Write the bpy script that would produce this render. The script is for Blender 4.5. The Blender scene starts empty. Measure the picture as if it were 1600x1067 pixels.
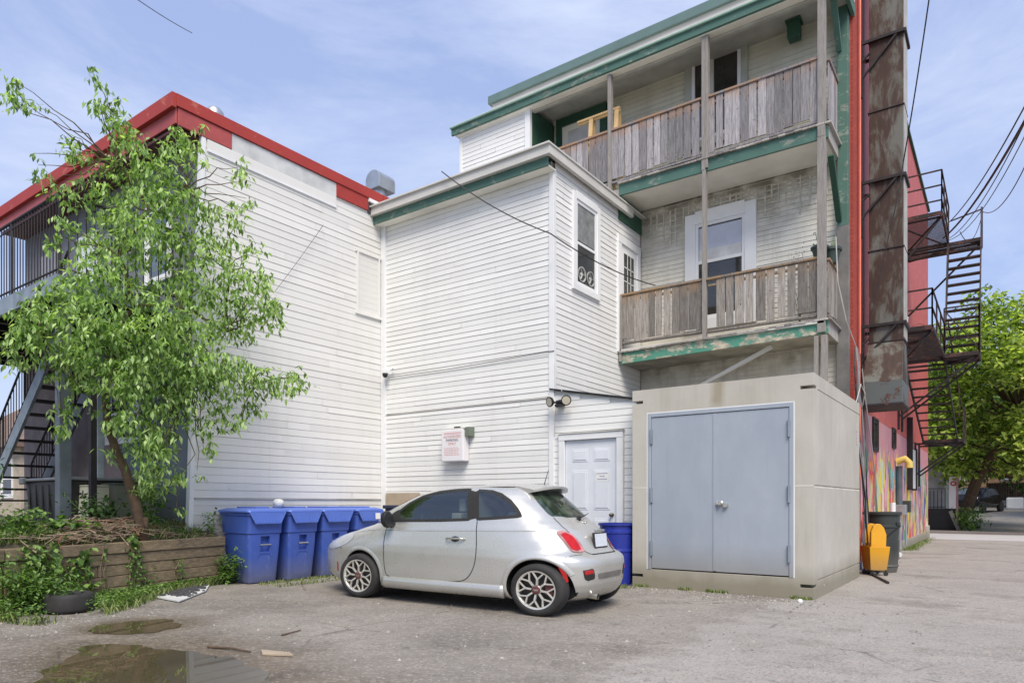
import bpy, bmesh, math, random
import numpy as np
from mathutils import Vector, Matrix
from mathutils.bvhtree import BVHTree
random.seed(7)
R = random.Random(11)
SC = bpy.context.scene
COL = SC.collection
PI = math.pi
# ------------------------------------------------------------------ camera
H = 1.25
YAW = math.radians(35.7)
cam = bpy.data.objects.new('camera', bpy.data.cameras.new('camera'))
COL.objects.link(cam)
cam.location = (0, 0, H)
cam.rotation_euler = (PI/2, 0, YAW)
cam.data.sensor_width = 36
cam.data.lens = 1070/1600*36
cam.data.shift_y = 251.5/1600
cam.data.clip_end = 800
cam.data.clip_start = 0.05
SC.camera = cam
# ------------------------------------------------------------------ world, sun, exposure
SUN_EL, SUN_AZ = math.radians(52), math.radians(136)   # azimuth clockwise from +Y
w = bpy.data.worlds.new('World'); SC.world = w; w.use_nodes = True
nt = w.node_tree; nt.nodes.clear()
out = nt.nodes.new('ShaderNodeOutputWorld'); bg = nt.nodes.new('ShaderNodeBackground')
sky = nt.nodes.new('ShaderNodeTexSky'); sky.sky_type = 'NISHITA'; sky.sun_disc = False
sky.sun_elevation = SUN_EL; sky.sun_rotation = SUN_AZ; sky.air_density = 1.3; sky.dust_density = 1.5; sky.ozone_density = 2.0
tc = nt.nodes.new('ShaderNodeTexCoord')
mp = nt.nodes.new('ShaderNodeMapping'); mp.inputs['Scale'].default_value = (1.3, 1.3, 4.2); mp.inputs['Rotation'].default_value = (0.1, 0.25, 0.6)
nz = nt.nodes.new('ShaderNodeTexNoise'); nz.inputs['Scale'].default_value = 1.6; nz.inputs['Detail'].default_value = 8; nz.inputs['Roughness'].default_value = 0.62
nz.inputs['Distortion'].default_value = 0.5
rp = nt.nodes.new('ShaderNodeValToRGB')
rp.color_ramp.elements[0].position = 0.42; rp.color_ramp.elements[0].color = (0.0, 0.0, 0.0, 1)
rp.color_ramp.elements[1].position = 0.78; rp.color_ramp.elements[1].color = (0.85, 0.85, 0.85, 1)
mx = nt.nodes.new('ShaderNodeMix'); mx.data_type = 'RGBA'
mx.inputs[7].default_value = (4.6, 5.1, 6.4, 1)
L = nt.links.new
L(tc.outputs['Generated'], mp.inputs['Vector']); L(mp.outputs['Vector'], nz.inputs['Vector'])
L(nz.outputs['Fac'], rp.inputs['Fac']); L(rp.outputs['Color'], mx.inputs[0])
veil = nt.nodes.new('ShaderNodeMix'); veil.data_type = 'RGBA'; veil.inputs[0].default_value = 0.66; veil.inputs[7].default_value = (2.85, 3.48, 5.7, 1)
L(sky.outputs['Color'], veil.inputs[6]); L(veil.outputs[2], mx.inputs[6]); L(mx.outputs[2], bg.inputs['Color'])
bg.inputs['Strength'].default_value = 0.11
L(bg.outputs['Background'], out.inputs['Surface'])
sl = bpy.data.lights.new('sun', 'SUN'); sl.energy = 2.7; sl.angle = math.radians(32); sl.color = (1, 0.915, 0.78)
so = bpy.data.objects.new('sun', sl); COL.objects.link(so)
sd = Vector((math.sin(SUN_AZ)*math.cos(SUN_EL), math.cos(SUN_AZ)*math.cos(SUN_EL), math.sin(SUN_EL)))
so.rotation_euler = sd.to_track_quat('Z', 'Y').to_euler()
so.location = (0, 0, 30)
SC.view_settings.view_transform = 'Standard'; SC.view_settings.look = 'None'
SC.view_settings.exposure = 0.64; SC.view_settings.gamma = 1
# ------------------------------------------------------------------ pixel (1600x1067) to world
FW = Vector((-math.sin(YAW), math.cos(YAW), 0)); RT = Vector((math.cos(YAW), math.sin(YAW), 0))
def ray(px, py):
    return FW + RT*((px-800)/1070) + Vector((0, 0, (785-py)/1070))
def at(px, py, X=None, Y=None, Z=None, t=None):
    d = ray(px, py)
    if X is not None: t = X/d.x
    elif Y is not None: t = Y/d.y
    elif Z is not None: t = (Z-H)/d.z
    return Vector((0, 0, H)) + d*t
# ------------------------------------------------------------------ materials
def s2l(c):
    c = c/255
    return c/12.92 if c <= 0.04045 else ((c+0.055)/1.055)**2.4
def rgb(r, g, b): return (s2l(r), s2l(g), s2l(b), 1)
class NB:
    """small node builder"""
    def __init__(s, name, rough=0.7, metal=0.0):
        m = bpy.data.materials.new(name); m.use_nodes = True; s.m = m; s.t = m.node_tree
        s.b = s.t.nodes['Principled BSDF']; s.b.inputs['Roughness'].default_value = rough; s.b.inputs['Metallic'].default_value = metal
        s.tc = s.n('ShaderNodeTexCoord')
    def n(s, k, **kw):
        o = s.t.nodes.new(k)
        for a, v in kw.items(): setattr(o, a, v)
        return o
    def l(s, a, b): s.t.links.new(a, b)
    def val(s, sock, v):
        if hasattr(v, 'is_output'): s.l(v, sock)
        else: sock.default_value = v
    def coord(s, scale=(1, 1, 1), rot=(0, 0, 0), kind='Object'):
        mp = s.n('ShaderNodeMapping'); mp.inputs['Scale'].default_value = scale; mp.inputs['Rotation'].default_value = rot
        s.l(s.tc.outputs[kind], mp.inputs['Vector']); return mp.outputs['Vector']
    def noise(s, scale, detail=4, vec=None, rough=0.55, dist=0.0):
        o = s.n('ShaderNodeTexNoise'); o.inputs['Scale'].default_value = scale; o.inputs['Detail'].default_value = detail
        o.inputs['Roughness'].default_value = rough; o.inputs['Distortion'].default_value = dist
        s.l(vec if vec is not None else s.tc.outputs['Object'], o.inputs['Vector']); return o.outputs['Fac']
    def vor(s, scale, vec=None, feature='F1', out='Distance'):
        o = s.n('ShaderNodeTexVoronoi'); o.feature = feature; o.inputs['Scale'].default_value = scale
        s.l(vec if vec is not None else s.tc.outputs['Object'], o.inputs['Vector']); return o.outputs[out]
    def ramp(s, fac, stops, interp='LINEAR'):
        o = s.n('ShaderNodeValToRGB'); cr = o.color_ramp; cr.interpolation = interp
        while len(cr.elements) < len(stops): cr.elements.new(0.5)
        for e, (p, c) in zip(cr.elements, stops):
            e.position = p; e.color = c if isinstance(c, tuple) else (c, c, c, 1)
        s.l(fac, o.inputs['Fac']); return o.outputs['Color']
    def mix(s, fac, a, b, mode='MIX'):
        o = s.n('ShaderNodeMix'); o.data_type = 'RGBA'; o.blend_type = mode
        s.val(o.inputs[0], fac); s.val(o.inputs[6], a); s.val(o.inputs[7], b); return o.outputs[2]
    def math(s, op, a, b=0.0):
        o = s.n('ShaderNodeMath'); o.operation = op; s.val(o.inputs[0], a); s.val(o.inputs[1], b); return o.outputs[0]
    def island(s):
        return s.n('ShaderNodeNewGeometry').outputs['Random Per Island']
    def xyz(s, vec=None):
        o = s.n('ShaderNodeSeparateXYZ'); s.l(vec if vec is not None else s.tc.outputs['Object'], o.inputs[0]); return o.outputs
    def color(s, c): s.val(s.b.inputs['Base Color'], c); return s
    def rough(s, r): s.val(s.b.inputs['Roughness'], r); return s
    def bump(s, h, strength=0.3, dist=0.01):
        o = s.n('ShaderNodeBump'); o.inputs['Strength'].default_value = strength; o.inputs['Distance'].default_value = dist
        s.l(h, o.inputs['Height']); s.l(o.outputs['Normal'], s.b.inputs['Normal']); return s

def simple(name, c, rough=0.6, metal=0.0, var=0.18, scale=3.0, bump=0.0, spec=None):
    b = NB(name, rough, metal)
    lo = tuple(x*(1-var) for x in c[:3])+(1,); hi = tuple(min(1, x*(1+var)) for x in c[:3])+(1,)
    b.color(b.ramp(b.noise(scale, 6), [(0.3, lo), (0.7, hi)]))
    if bump: b.bump(b.noise(60, 4), bump, 0.004)
    if spec is not None: b.b.inputs['Specular IOR Level'].default_value = spec
    return b.m
def siding_mat(name, base, stain, amount=0.5, streak=0.5, topz=None):
    b = NB(name, 0.62)
    st = b.noise(1.0, 6, b.coord((3.2, 3.2, 0.22)), 0.7)
    bl = b.noise(0.5, 7, None, 0.65)
    pan = b.island()
    f = b.math('MULTIPLY', b.ramp(st, [(0.45, 0.0), (0.75, 1.0)]), streak)
    f2 = b.math('MULTIPLY', b.ramp(bl, [(0.42, 0.0), (0.72, 1.0)]), amount)
    c = b.mix(f, base, stain); c = b.mix(f2, c, stain)
    if topz:      # darker towards the top, with its own ragged outline
        z0, z1, gc = topz
        z = b.xyz()[2]
        zz = b.math('ADD', z, b.math('MULTIPLY', b.noise(1.6, 5, b.coord((1, 1, .5))), 1.6))
        g = b.n('ShaderNodeMapRange'); g.inputs[1].default_value = z0+0.8; g.inputs[2].default_value = z1+0.8
        b.l(zz, g.inputs[0])
        spk = b.math('MULTIPLY', g.outputs[0], b.ramp(b.noise(4, 6), [(0.36, 0.25), (0.58, 1.0)]))
        c = b.mix(spk, c, gc)
    zz0 = b.xyz()[2]     # mud splashed up from the ground
    sp = b.n('ShaderNodeMapRange'); sp.inputs[1].default_value = 1.25; sp.inputs[2].default_value = 0.35
    b.l(b.math('ADD', zz0, b.math('MULTIPLY', b.noise(2.4, 6), -.1)), sp.inputs[0])
    c = b.mix(b.math('MULTIPLY', sp.outputs[0], b.ramp(b.noise(4, 6), [(0.35, .1), (0.7, .6)])), c, (0.36, 0.34, 0.29, 1))
    rs = b.ramp(b.noise(1.1, 5, b.coord((2.6, 2.6, .09)), .75), [(0.60, 0.0), (0.72, 0.45)])
    c = b.mix(b.math('MULTIPLY', rs, streak), c, (0.46, 0.40, 0.30, 1))
    v = b.ramp(pan, [(0, 0.91), (1, 1.0)])
    c = b.mix(1.0, c, v, 'MULTIPLY')
    b.color(c); b.bump(b.noise(25, 3, b.coord((0.5, 0.5, 2))), 0.12, 0.004)
    return b.m
def wood_mat(name, base, dark, rust=None, zr=None, sc=1.0):
    b = NB(name, 0.85)
    g = b.noise(9*sc, 6, b.coord((5, 5, 0.45)), 0.7)
    isl = b.island()
    c = b.mix(b.ramp(g, [(0.3, 0.0), (0.7, 1.0)]), base, dark)
    c = b.mix(1.0, c, b.ramp(isl, [(0, 0.45), (0.5, 0.90), (1, 1.25)]), 'MULTIPLY')
    if rust:
        z = b.xyz()[2]
        o = b.n('ShaderNodeMapRange'); o.inputs[1].default_value = zr[0]; o.inputs[2].default_value = zr[1]
        b.l(b.math('ADD', z, b.math('MULTIPLY', b.noise(5, 5, b.coord((4, 4, .7))), 0.5)), o.inputs[0])
        f = b.math('MULTIPLY', o.outputs[0], b.ramp(b.noise(3.5, 4), [(0.36, 0.0), (0.54, 0.9)]))
        c = b.mix(f, c, rust)
        k = b.ramp(b.noise(22, 2), [(0.7, 0.0), (0.74, 1.0)])
        c = b.mix(k, c, (0.02, 0.018, 0.016, 1))
    b.color(c); b.bump(g, 0.4, 0.004)
    return b.m
def peel_mat(name, paint, under, amt=0.5, under2=None, vec=(1, 1, 1)):
    b = NB(name, 0.65)
    n1 = b.noise(3.5, 8, b.coord(vec), 0.72)
    f = b.ramp(n1, [(amt-0.02, 0.0), (amt+0.03, 1.0)])
    u = b.mix(b.ramp(b.noise(9, 3), [(0.35, 0.0), (0.65, 1.0)]), under, under2 or under)
    p = b.mix(b.noise(2, 4), paint, tuple(x*0.7 for x in paint[:3])+(1,))
    b.color(b.mix(f, p, u)); b.bump(f, 0.25, 0.002)
    return b.m

M = {}
M['white_siding'] = siding_mat('white_siding', (0.79, 0.795, 0.785, 1), (0.66, 0.655, 0.62, 1), 0.30, 0.28)
M['left_siding'] = siding_mat('left_siding', (0.75, 0.745, 0.725, 1), (0.64, 0.625, 0.58, 1), 0.30, 0.42)
M['old_siding'] = siding_mat('old_siding', (0.80, 0.78, 0.70, 1), (0.50, 0.47, 0.38, 1), 0.6, 0.6, (6.1, 7.3, (0.20, 0.18, 0.13, 1)))
M['top_siding'] = siding_mat('top_siding', (0.66, 0.65, 0.53, 1), (0.42, 0.41, 0.31, 1), 0.6, 0.5)
M['low_siding'] = siding_mat('low_siding', (0.72, 0.69, 0.61, 1), (0.36, 0.33, 0.26, 1), 0.7, 0.6, (3.5, 4.4, (0.16, 0.14, 0.10, 1)))
M['groove'] = simple('siding_lap_shade', (0.52, 0.51, 0.48, 1), 0.9, var=0.35, scale=1.2)  # darker groove colour paints the shade line under each lap
M['groove_light'] = simple('siding_lap_shade_light', (0.62, 0.60, 0.57, 1), 0.9, var=0.2, scale=1.2)  # paler version of the painted lap shade
M['trim'] = simple('white_trim_paint', (0.76, 0.77, 0.78, 1), 0.5, var=0.06, scale=2)
M['trim_old'] = peel_mat('weathered_white_trim', (0.66, 0.65, 0.61, 1), (0.36, 0.33, 0.28, 1), 0.66)
M['soffit'] = simple('cream_soffit', (0.76, 0.74, 0.66, 1), 0.7, var=0.14, scale=1.3)
M['green'] = peel_mat('green_paint', (0.075, 0.17, 0.135, 1), (0.19, 0.25, 0.21, 1), 0.58, (0.22, 0.23, 0.19, 1), (1, 1, 2))
M['green_peel'] = peel_mat('peeling_green_paint', (0.085, 0.29, 0.21, 1), (0.55, 0.50, 0.38, 1), 0.50, (0.30, 0.27, 0.22, 1), (.8, .8, 1.6))
M['green_dark'] = simple('dark_green_paint', (0.02, 0.075, 0.045, 1), 0.6)
M['flashing'] = simple('green_flashing', (0.12, 0.19, 0.18, 1), 0.45, var=0.1)
M['picket'] = wood_mat('weathered_boards', (0.44, 0.42, 0.43, 1), (0.15, 0.14, 0.15, 1), (0.38, 0.20, 0.09, 1), (8.62, 8.95))
M['picket_low'] = wood_mat('weathered_boards_brown', (0.38, 0.35, 0.32, 1), (0.12, 0.105, 0.09, 1), (0.33, 0.19, 0.08, 1), (5.3, 5.65))
M['post'] = wood_mat('weathered_post', (0.46, 0.43, 0.40, 1), (0.24, 0.22, 0.20, 1))
M['timber'] = wood_mat('old_timber', (0.26, 0.20, 0.125, 1), (0.10, 0.075, 0.048, 1))
M['timber'].node_tree.nodes['Mapping'].inputs['Scale'].default_value = (5, .45, 5)
M['new_wood'] = simple('new_wood', (0.72, 0.50, 0.24, 1), 0.6)
M['red'] = peel_mat('red_painted_metal', (0.42, 0.045, 0.035, 1), (0.46, 0.12, 0.08, 1), 0.60)
M['redd'] = simple('red_board_paint', (0.40, 0.075, 0.07, 1), 0.55)
M['bluegrey'] = simple('blue_grey_wall_paint', (0.115, 0.15, 0.19, 1), 0.8, var=0.15, scale=1.0, bump=0.2)
M['lightgrey_panel'] = simple('pale_grey_panel', (0.55, 0.56, 0.56, 1), 0.6)
M['steel_blue'] = simple('blue_grey_steel_paint', (0.085, 0.105, 0.125, 1), 0.45, var=0.25, scale=5)
M['steel_light'] = simple('pale_blue_steel_paint', (0.20, 0.245, 0.29, 1), 0.5, var=0.25, scale=5)
M['black_iron'] = simple('dark_iron', (0.025, 0.02, 0.022, 1), 0.6, 0.2, var=0.4, scale=5)
M['rust_iron'] = peel_mat('rusty_iron', (0.025, 0.018, 0.02, 1), (0.085, 0.036, 0.03, 1), 0.55)
M['galv'] = simple('galvanised_metal', (0.42, 0.45, 0.48, 1), 0.4, 0.7, var=0.15)
M['concrete'] = None
b = NB('beige_concrete', 0.85)
c = b.ramp(b.noise(1.1, 7, None, 0.6), [(0.3, rgb(172, 168, 158)), (0.7, rgb(190, 186, 176))])
c = b.mix(b.ramp(b.noise(1.6, 5, b.coord((2.2, 2.2, .16)), .7), [(0.52, 0.0), (0.78, 0.5)]), c, rgb(150, 141, 124))
z = b.xyz()[2]
mr = b.n('ShaderNodeMapRange'); mr.inputs[1].default_value = 0.34; mr.inputs[2].default_value = 0.0
b.l(b.math('ADD', z, b.math('MULTIPLY', b.noise(3, 5), -0.25)), mr.inputs[0])
c = b.mix(b.math('MULTIPLY', mr.outputs[0], 0.75), c, rgb(118, 112, 92))
x_, y_, z_ = b.xyz()
gx_ = b.math('ABSOLUTE', b.math('ADD', x_, b.math('ADD', -.06, b.math('MULTIPLY', b.noise(2.5, 4), .10))))
st = b.math('MULTIPLY', b.ramp(gx_, [(0.03, 1.0), (0.13, 0.0)]), b.ramp(b.math('MULTIPLY', z_, .3), [(0.755, 0.0), (0.80, 1.0)]))
c = b.mix(b.math('MULTIPLY', st, .6), c, rgb(132, 118, 92))
b.color(c); b.bump(b.noise(45, 5), 0.25, 0.004); M['concrete'] = b.m
M['door_blue'] = simple('blue_grey_door_paint', rgb(156, 164, 174), 0.34, var=0.07, scale=1.0)
M['door_white'] = simple('white_door_paint', (0.66, 0.69, 0.74, 1), 0.45, var=0.05)
b = NB('blue_grey_door_worn', 0.36)
c = b.mix(b.ramp(b.noise(1.2, 6, b.coord((1, 1, .5)), .7), [(.35, 0.0), (.7, 1.0)]), rgb(149, 158, 170), rgb(163, 170, 180))
c = b.mix(b.ramp(b.noise(2.0, 6, b.coord((5, 5, .12)), .75), [(.58, 0.0), (.74, .35)]), c, rgb(132, 138, 146))
c = b.mix(b.ramp(b.noise(14, 4), [(.70, 0.0), (.74, .5)]), c, rgb(178, 184, 190))
zd = b.xyz()[2]; md_ = b.n('ShaderNodeMapRange'); md_.inputs[1].default_value = .62; md_.inputs[2].default_value = .25
b.l(b.math('ADD', zd, b.math('MULTIPLY', b.noise(5, 5), -.12)), md_.inputs[0]); c = b.mix(b.math('MULTIPLY', md_.outputs[0], .45), c, rgb(128, 120, 106))
b.color(c); b.rough(b.ramp(b.noise(3, 5), [(.3, .28), (.7, .46)])); b.bump(b.noise(1.6, 2), .12, .03); M['door_blue'] = b.m
M['chrome'] = simple('brushed_steel', (0.62, 0.60, 0.55, 1), 0.25, 0.95, var=0.05)
M['glass'] = simple('window_glass', (0.10, 0.12, 0.15, 1), 0.06, 0.0, var=0.5, scale=1.3, spec=1.0)
M['curtain'] = simple('pale_blind', (0.50, 0.53, 0.62, 1), 0.25, var=0.10)
M['dark_glass'] = simple('dark_glass', (0.035, 0.035, 0.03, 1), 0.08, var=0.3, spec=0.9)
M['black'] = simple('black_plastic', (0.015, 0.016, 0.018, 1), 0.45)
M['rubber'] = simple('rubber', (0.028, 0.027, 0.027, 1), 0.8, var=0.3, scale=8, bump=0.3)
M['bin'] = simple('blue_bin_plastic', rgb(58, 92, 186), 0.40, var=0.12, scale=4)
M['bin_dark'] = simple('blue_bin_recess', rgb(36, 55, 130), 0.5)
M['bin_lid'] = simple('blue_lid_plastic', rgb(80, 108, 190), 0.38, var=0.08, scale=4)
M['barrel'] = simple('deep_blue_plastic', rgb(34, 48, 140), 0.38, var=0.12, scale=4)
M['yellow'] = simple('yellow_plastic', rgb(232, 168, 28), 0.42, var=0.10, scale=4)
M['can'] = simple('dark_grey_plastic', (0.035, 0.042, 0.040, 1), 0.5, var=0.2)
M['cream'] = simple('cream_metal', (0.55, 0.54, 0.43, 1), 0.45, var=0.06)
M['olive'] = simple('olive_grey_box', (0.11, 0.115, 0.085, 1), 0.6)
M['sticker'] = simple('white_sticker', (0.72, 0.72, 0.70, 1), 0.5, var=0.1, scale=30)
M['sign'] = simple('white_sign_panel', (0.74, 0.72, 0.74, 1), 0.4, var=0.06)
M['ink_red'] = simple('faded_red_ink', rgb(196, 120, 118), 0.6)
M['ink_pink'] = simple('faded_pink_ink', rgb(214, 178, 180), 0.6)
M['ink_dark'] = simple('dark_ink', rgb(70, 60, 70), 0.6)
M['wire'] = simple('black_cable', (0.02, 0.02, 0.022, 1), 0.5)
M['wire_white'] = simple('pale_cable', (0.55, 0.54, 0.50, 1), 0.5)
# brick / stucco
def brick_mat(name, a, bb, mortar, bs=0.6):
    b = NB(name, 0.85)
    xx = b.xyz(); cb = b.n('ShaderNodeCombineXYZ'); b.l(xx[1], cb.inputs[0]); b.l(xx[2], cb.inputs[1])
    br = b.n('ShaderNodeTexBrick'); br.inputs['Scale'].default_value = 1.0; br.inputs['Brick Width'].default_value = 0.21
    br.inputs['Row Height'].default_value = 0.075; br.inputs['Mortar Size'].default_value = 0.008
    b.l(cb.outputs[0], br.inputs['Vector'])
    br.inputs['Color1'].default_value = a; br.inputs['Color2'].default_value = bb; br.inputs['Mortar'].default_value = mortar
    c = b.mix(b.ramp(b.noise(1.3, 6), [(0.35, 0.0), (0.7, 0.6)]), br.outputs['Color'], tuple(x*0.7 for x in a[:3])+(1,))
    b.color(c); b.bump(br.outputs['Fac'], -0.5, 0.006)
    return b.m
M['brick_red'] = brick_mat('red_painted_brick', rgb(168, 68, 54), rgb(150, 58, 46), rgb(124, 50, 42))
M['stucco_pink'] = peel_mat('faded_red_stucco', rgb(186, 88, 82), rgb(198, 116, 110), .56, rgb(160, 70, 62), (1, 1.4, .5))
b = NB('mural_paint', 0.7)
wv = b.coord((1, 1.0, 0.30))
n1 = b.noise(1.5, 5, wv, 0.6, 0.35)
stops = [(0.0, rgb(60, 60, 120)), (0.27, rgb(60, 130, 140)), (0.34, rgb(186, 130, 150)), (0.40, rgb(70, 60, 130)), (0.435, rgb(216, 192, 60)), (0.46, rgb(190, 120, 140)), (0.50, rgb(176, 104, 126)), (0.525, rgb(190, 60, 50)), (0.55, rgb(222, 150, 60)), (0.575, rgb(170, 180, 150)), (0.61, rgb(50, 130, 90)), (0.65, rgb(176, 110, 140)), (0.74, rgb(90, 60, 130))]
c = b.ramp(n1, stops, 'CONSTANT')
n2 = b.noise(3.6, 4, b.coord((1, 1.2, 0.22)), 0.6, 0.2)
c2 = b.ramp(n2, [(0.30, rgb(70, 70, 120)), (0.42, rgb(210, 170, 180)), (0.5, rgb(196, 186, 120)), (0.6, rgb(110, 150, 130)), (0.7, rgb(180, 60, 60))], 'CONSTANT')
c = b.mix(b.ramp(b.noise(2.4, 4, b.coord((1, 1, .5))), [(0.50, 0.0), (0.53, 0.9)]), c, c2)
dv = b.n('ShaderNodeVectorMath'); dv.operation = 'ADD'
nzc = b.n('ShaderNodeTexNoise'); nzc.inputs['Scale'].default_value = 1.3; nzc.inputs['Detail'].default_value = 4; b.l(b.tc.outputs['Object'], nzc.inputs['Vector'])
b.l(b.coord((1, 1.6, .62)), dv.inputs[0]); b.l(nzc.outputs['Color'], dv.inputs[1])
vcol = b.vor(2.3, dv.outputs[0], out='Color'); sc_ = b.n('ShaderNodeSeparateColor'); b.l(vcol, sc_.inputs[0])
c3 = b.ramp(sc_.outputs[0], [(0.0, rgb(196, 70, 58)), (.10, rgb(214, 190, 60)), (.22, rgb(60, 140, 96)), (.34, rgb(190, 130, 150)), (.46, rgb(60, 66, 136)), (.54, rgb(170, 192, 170)), (.64, rgb(214, 140, 60)), (.74, rgb(206, 150, 170)), (.84, rgb(96, 160, 170)), (.93, rgb(214, 206, 170))], 'CONSTANT')
c = b.mix(b.ramp(sc_.outputs[1], [(0.34, 0.0), (0.36, .92)]), c, c3)
zz = b.xyz()[2]
c = b.mix(b.ramp(b.math('ADD', b.math('MULTIPLY', zz, 0.2), b.math('MULTIPLY', b.noise(3, 5), 0.5)), [(0.66, 0.0), (0.74, 0.9)]), c, rgb(178, 120, 132))
b.color(c); b.bump(b.noise(40, 4), 0.5, 0.008); M['mural'] = b.m
# rusty duct
b = NB('rusty_duct_metal', 0.6, 0.15)
n1 = b.noise(1.5, 9, b.coord((2.2, 2.2, 0.6)), 0.68, 0.3)
c = b.ramp(n1, [(0.42, rgb(104, 106, 100)), (0.49, rgb(84, 78, 70)), (0.53, rgb(66, 48, 39)), (0.72, rgb(42, 30, 26))])
b.color(c); b.bump(n1, 0.2, 0.01); M['duct'] = b.m
# car paint etc
b = NB('silver_car_paint', 0.30, 0.55)
c = b.mix(b.ramp(b.noise(0.9, 5), [(0.35, 0.0), (0.7, 1.0)]), (0.56, 0.56, 0.535, 1), (0.62, 0.615, 0.59, 1))
zz = b.xyz()[2]
mr = b.n('ShaderNodeMapRange'); mr.inputs[1].default_value = 0.52; mr.inputs[2].default_value = 0.25
b.l(b.math('ADD', zz, b.math('MULTIPLY', b.noise(2.5, 6), 0.2)), mr.inputs[0])
c = b.mix(b.math('MULTIPLY', mr.outputs[0], 0.45), c, (0.30, 0.275, 0.24, 1))
b.color(c); b.rough(b.ramp(b.noise(7, 5), [(0.3, 0.24), (0.7, 0.34)]))
b.b.inputs['Coat Weight'].default_value = 0.3; b.b.inputs['Coat Roughness'].default_value = 0.08
M['paint'] = b.m
b = NB('car_glass', 0.03); b.b.inputs['Specular IOR Level'].default_value = 1.0
b.color(b.ramp(b.noise(3.0, 4, b.coord((1.6, 1, 1.2)), 0.6, 1.2), [(0.38, (0.006, 0.010, 0.007, 1)), (0.50, (0.015, 0.03, 0.016, 1)), (0.60, (0.05, 0.075, 0.05, 1)), (0.72, (0.01, 0.014, 0.014, 1))]))  # green mottling paints tree reflections into the glass colour
M['car_glass'] = b.m
M['gap'] = simple('panel_gap', (0.02, 0.02, 0.02, 1), 0.8)
M['tail'] = simple('red_tail_lens', (0.42, 0.008, 0.01, 1), 0.25, var=0.25, scale=14)
M['tail_clear'] = simple('clear_tail_lens', (0.42, 0.20, 0.20, 1), 0.25, var=0.3, scale=20)
M['reflector'] = simple('red_reflector', (0.42, 0.015, 0.015, 1), 0.3)
M['rim'] = simple('machined_rim', (0.70, 0.68, 0.63, 1), 0.3, 0.55, var=0.1)
M['rim_dark'] = simple('wheel_inner', (0.02, 0.018, 0.018, 1), 0.6)
M['hub_red'] = simple('red_brown_hub', (0.13, 0.04, 0.045, 1), 0.5)
M['plate'] = simple('number_plate', (0.62, 0.66, 0.72, 1), 0.4, var=0.12, scale=40)
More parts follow.
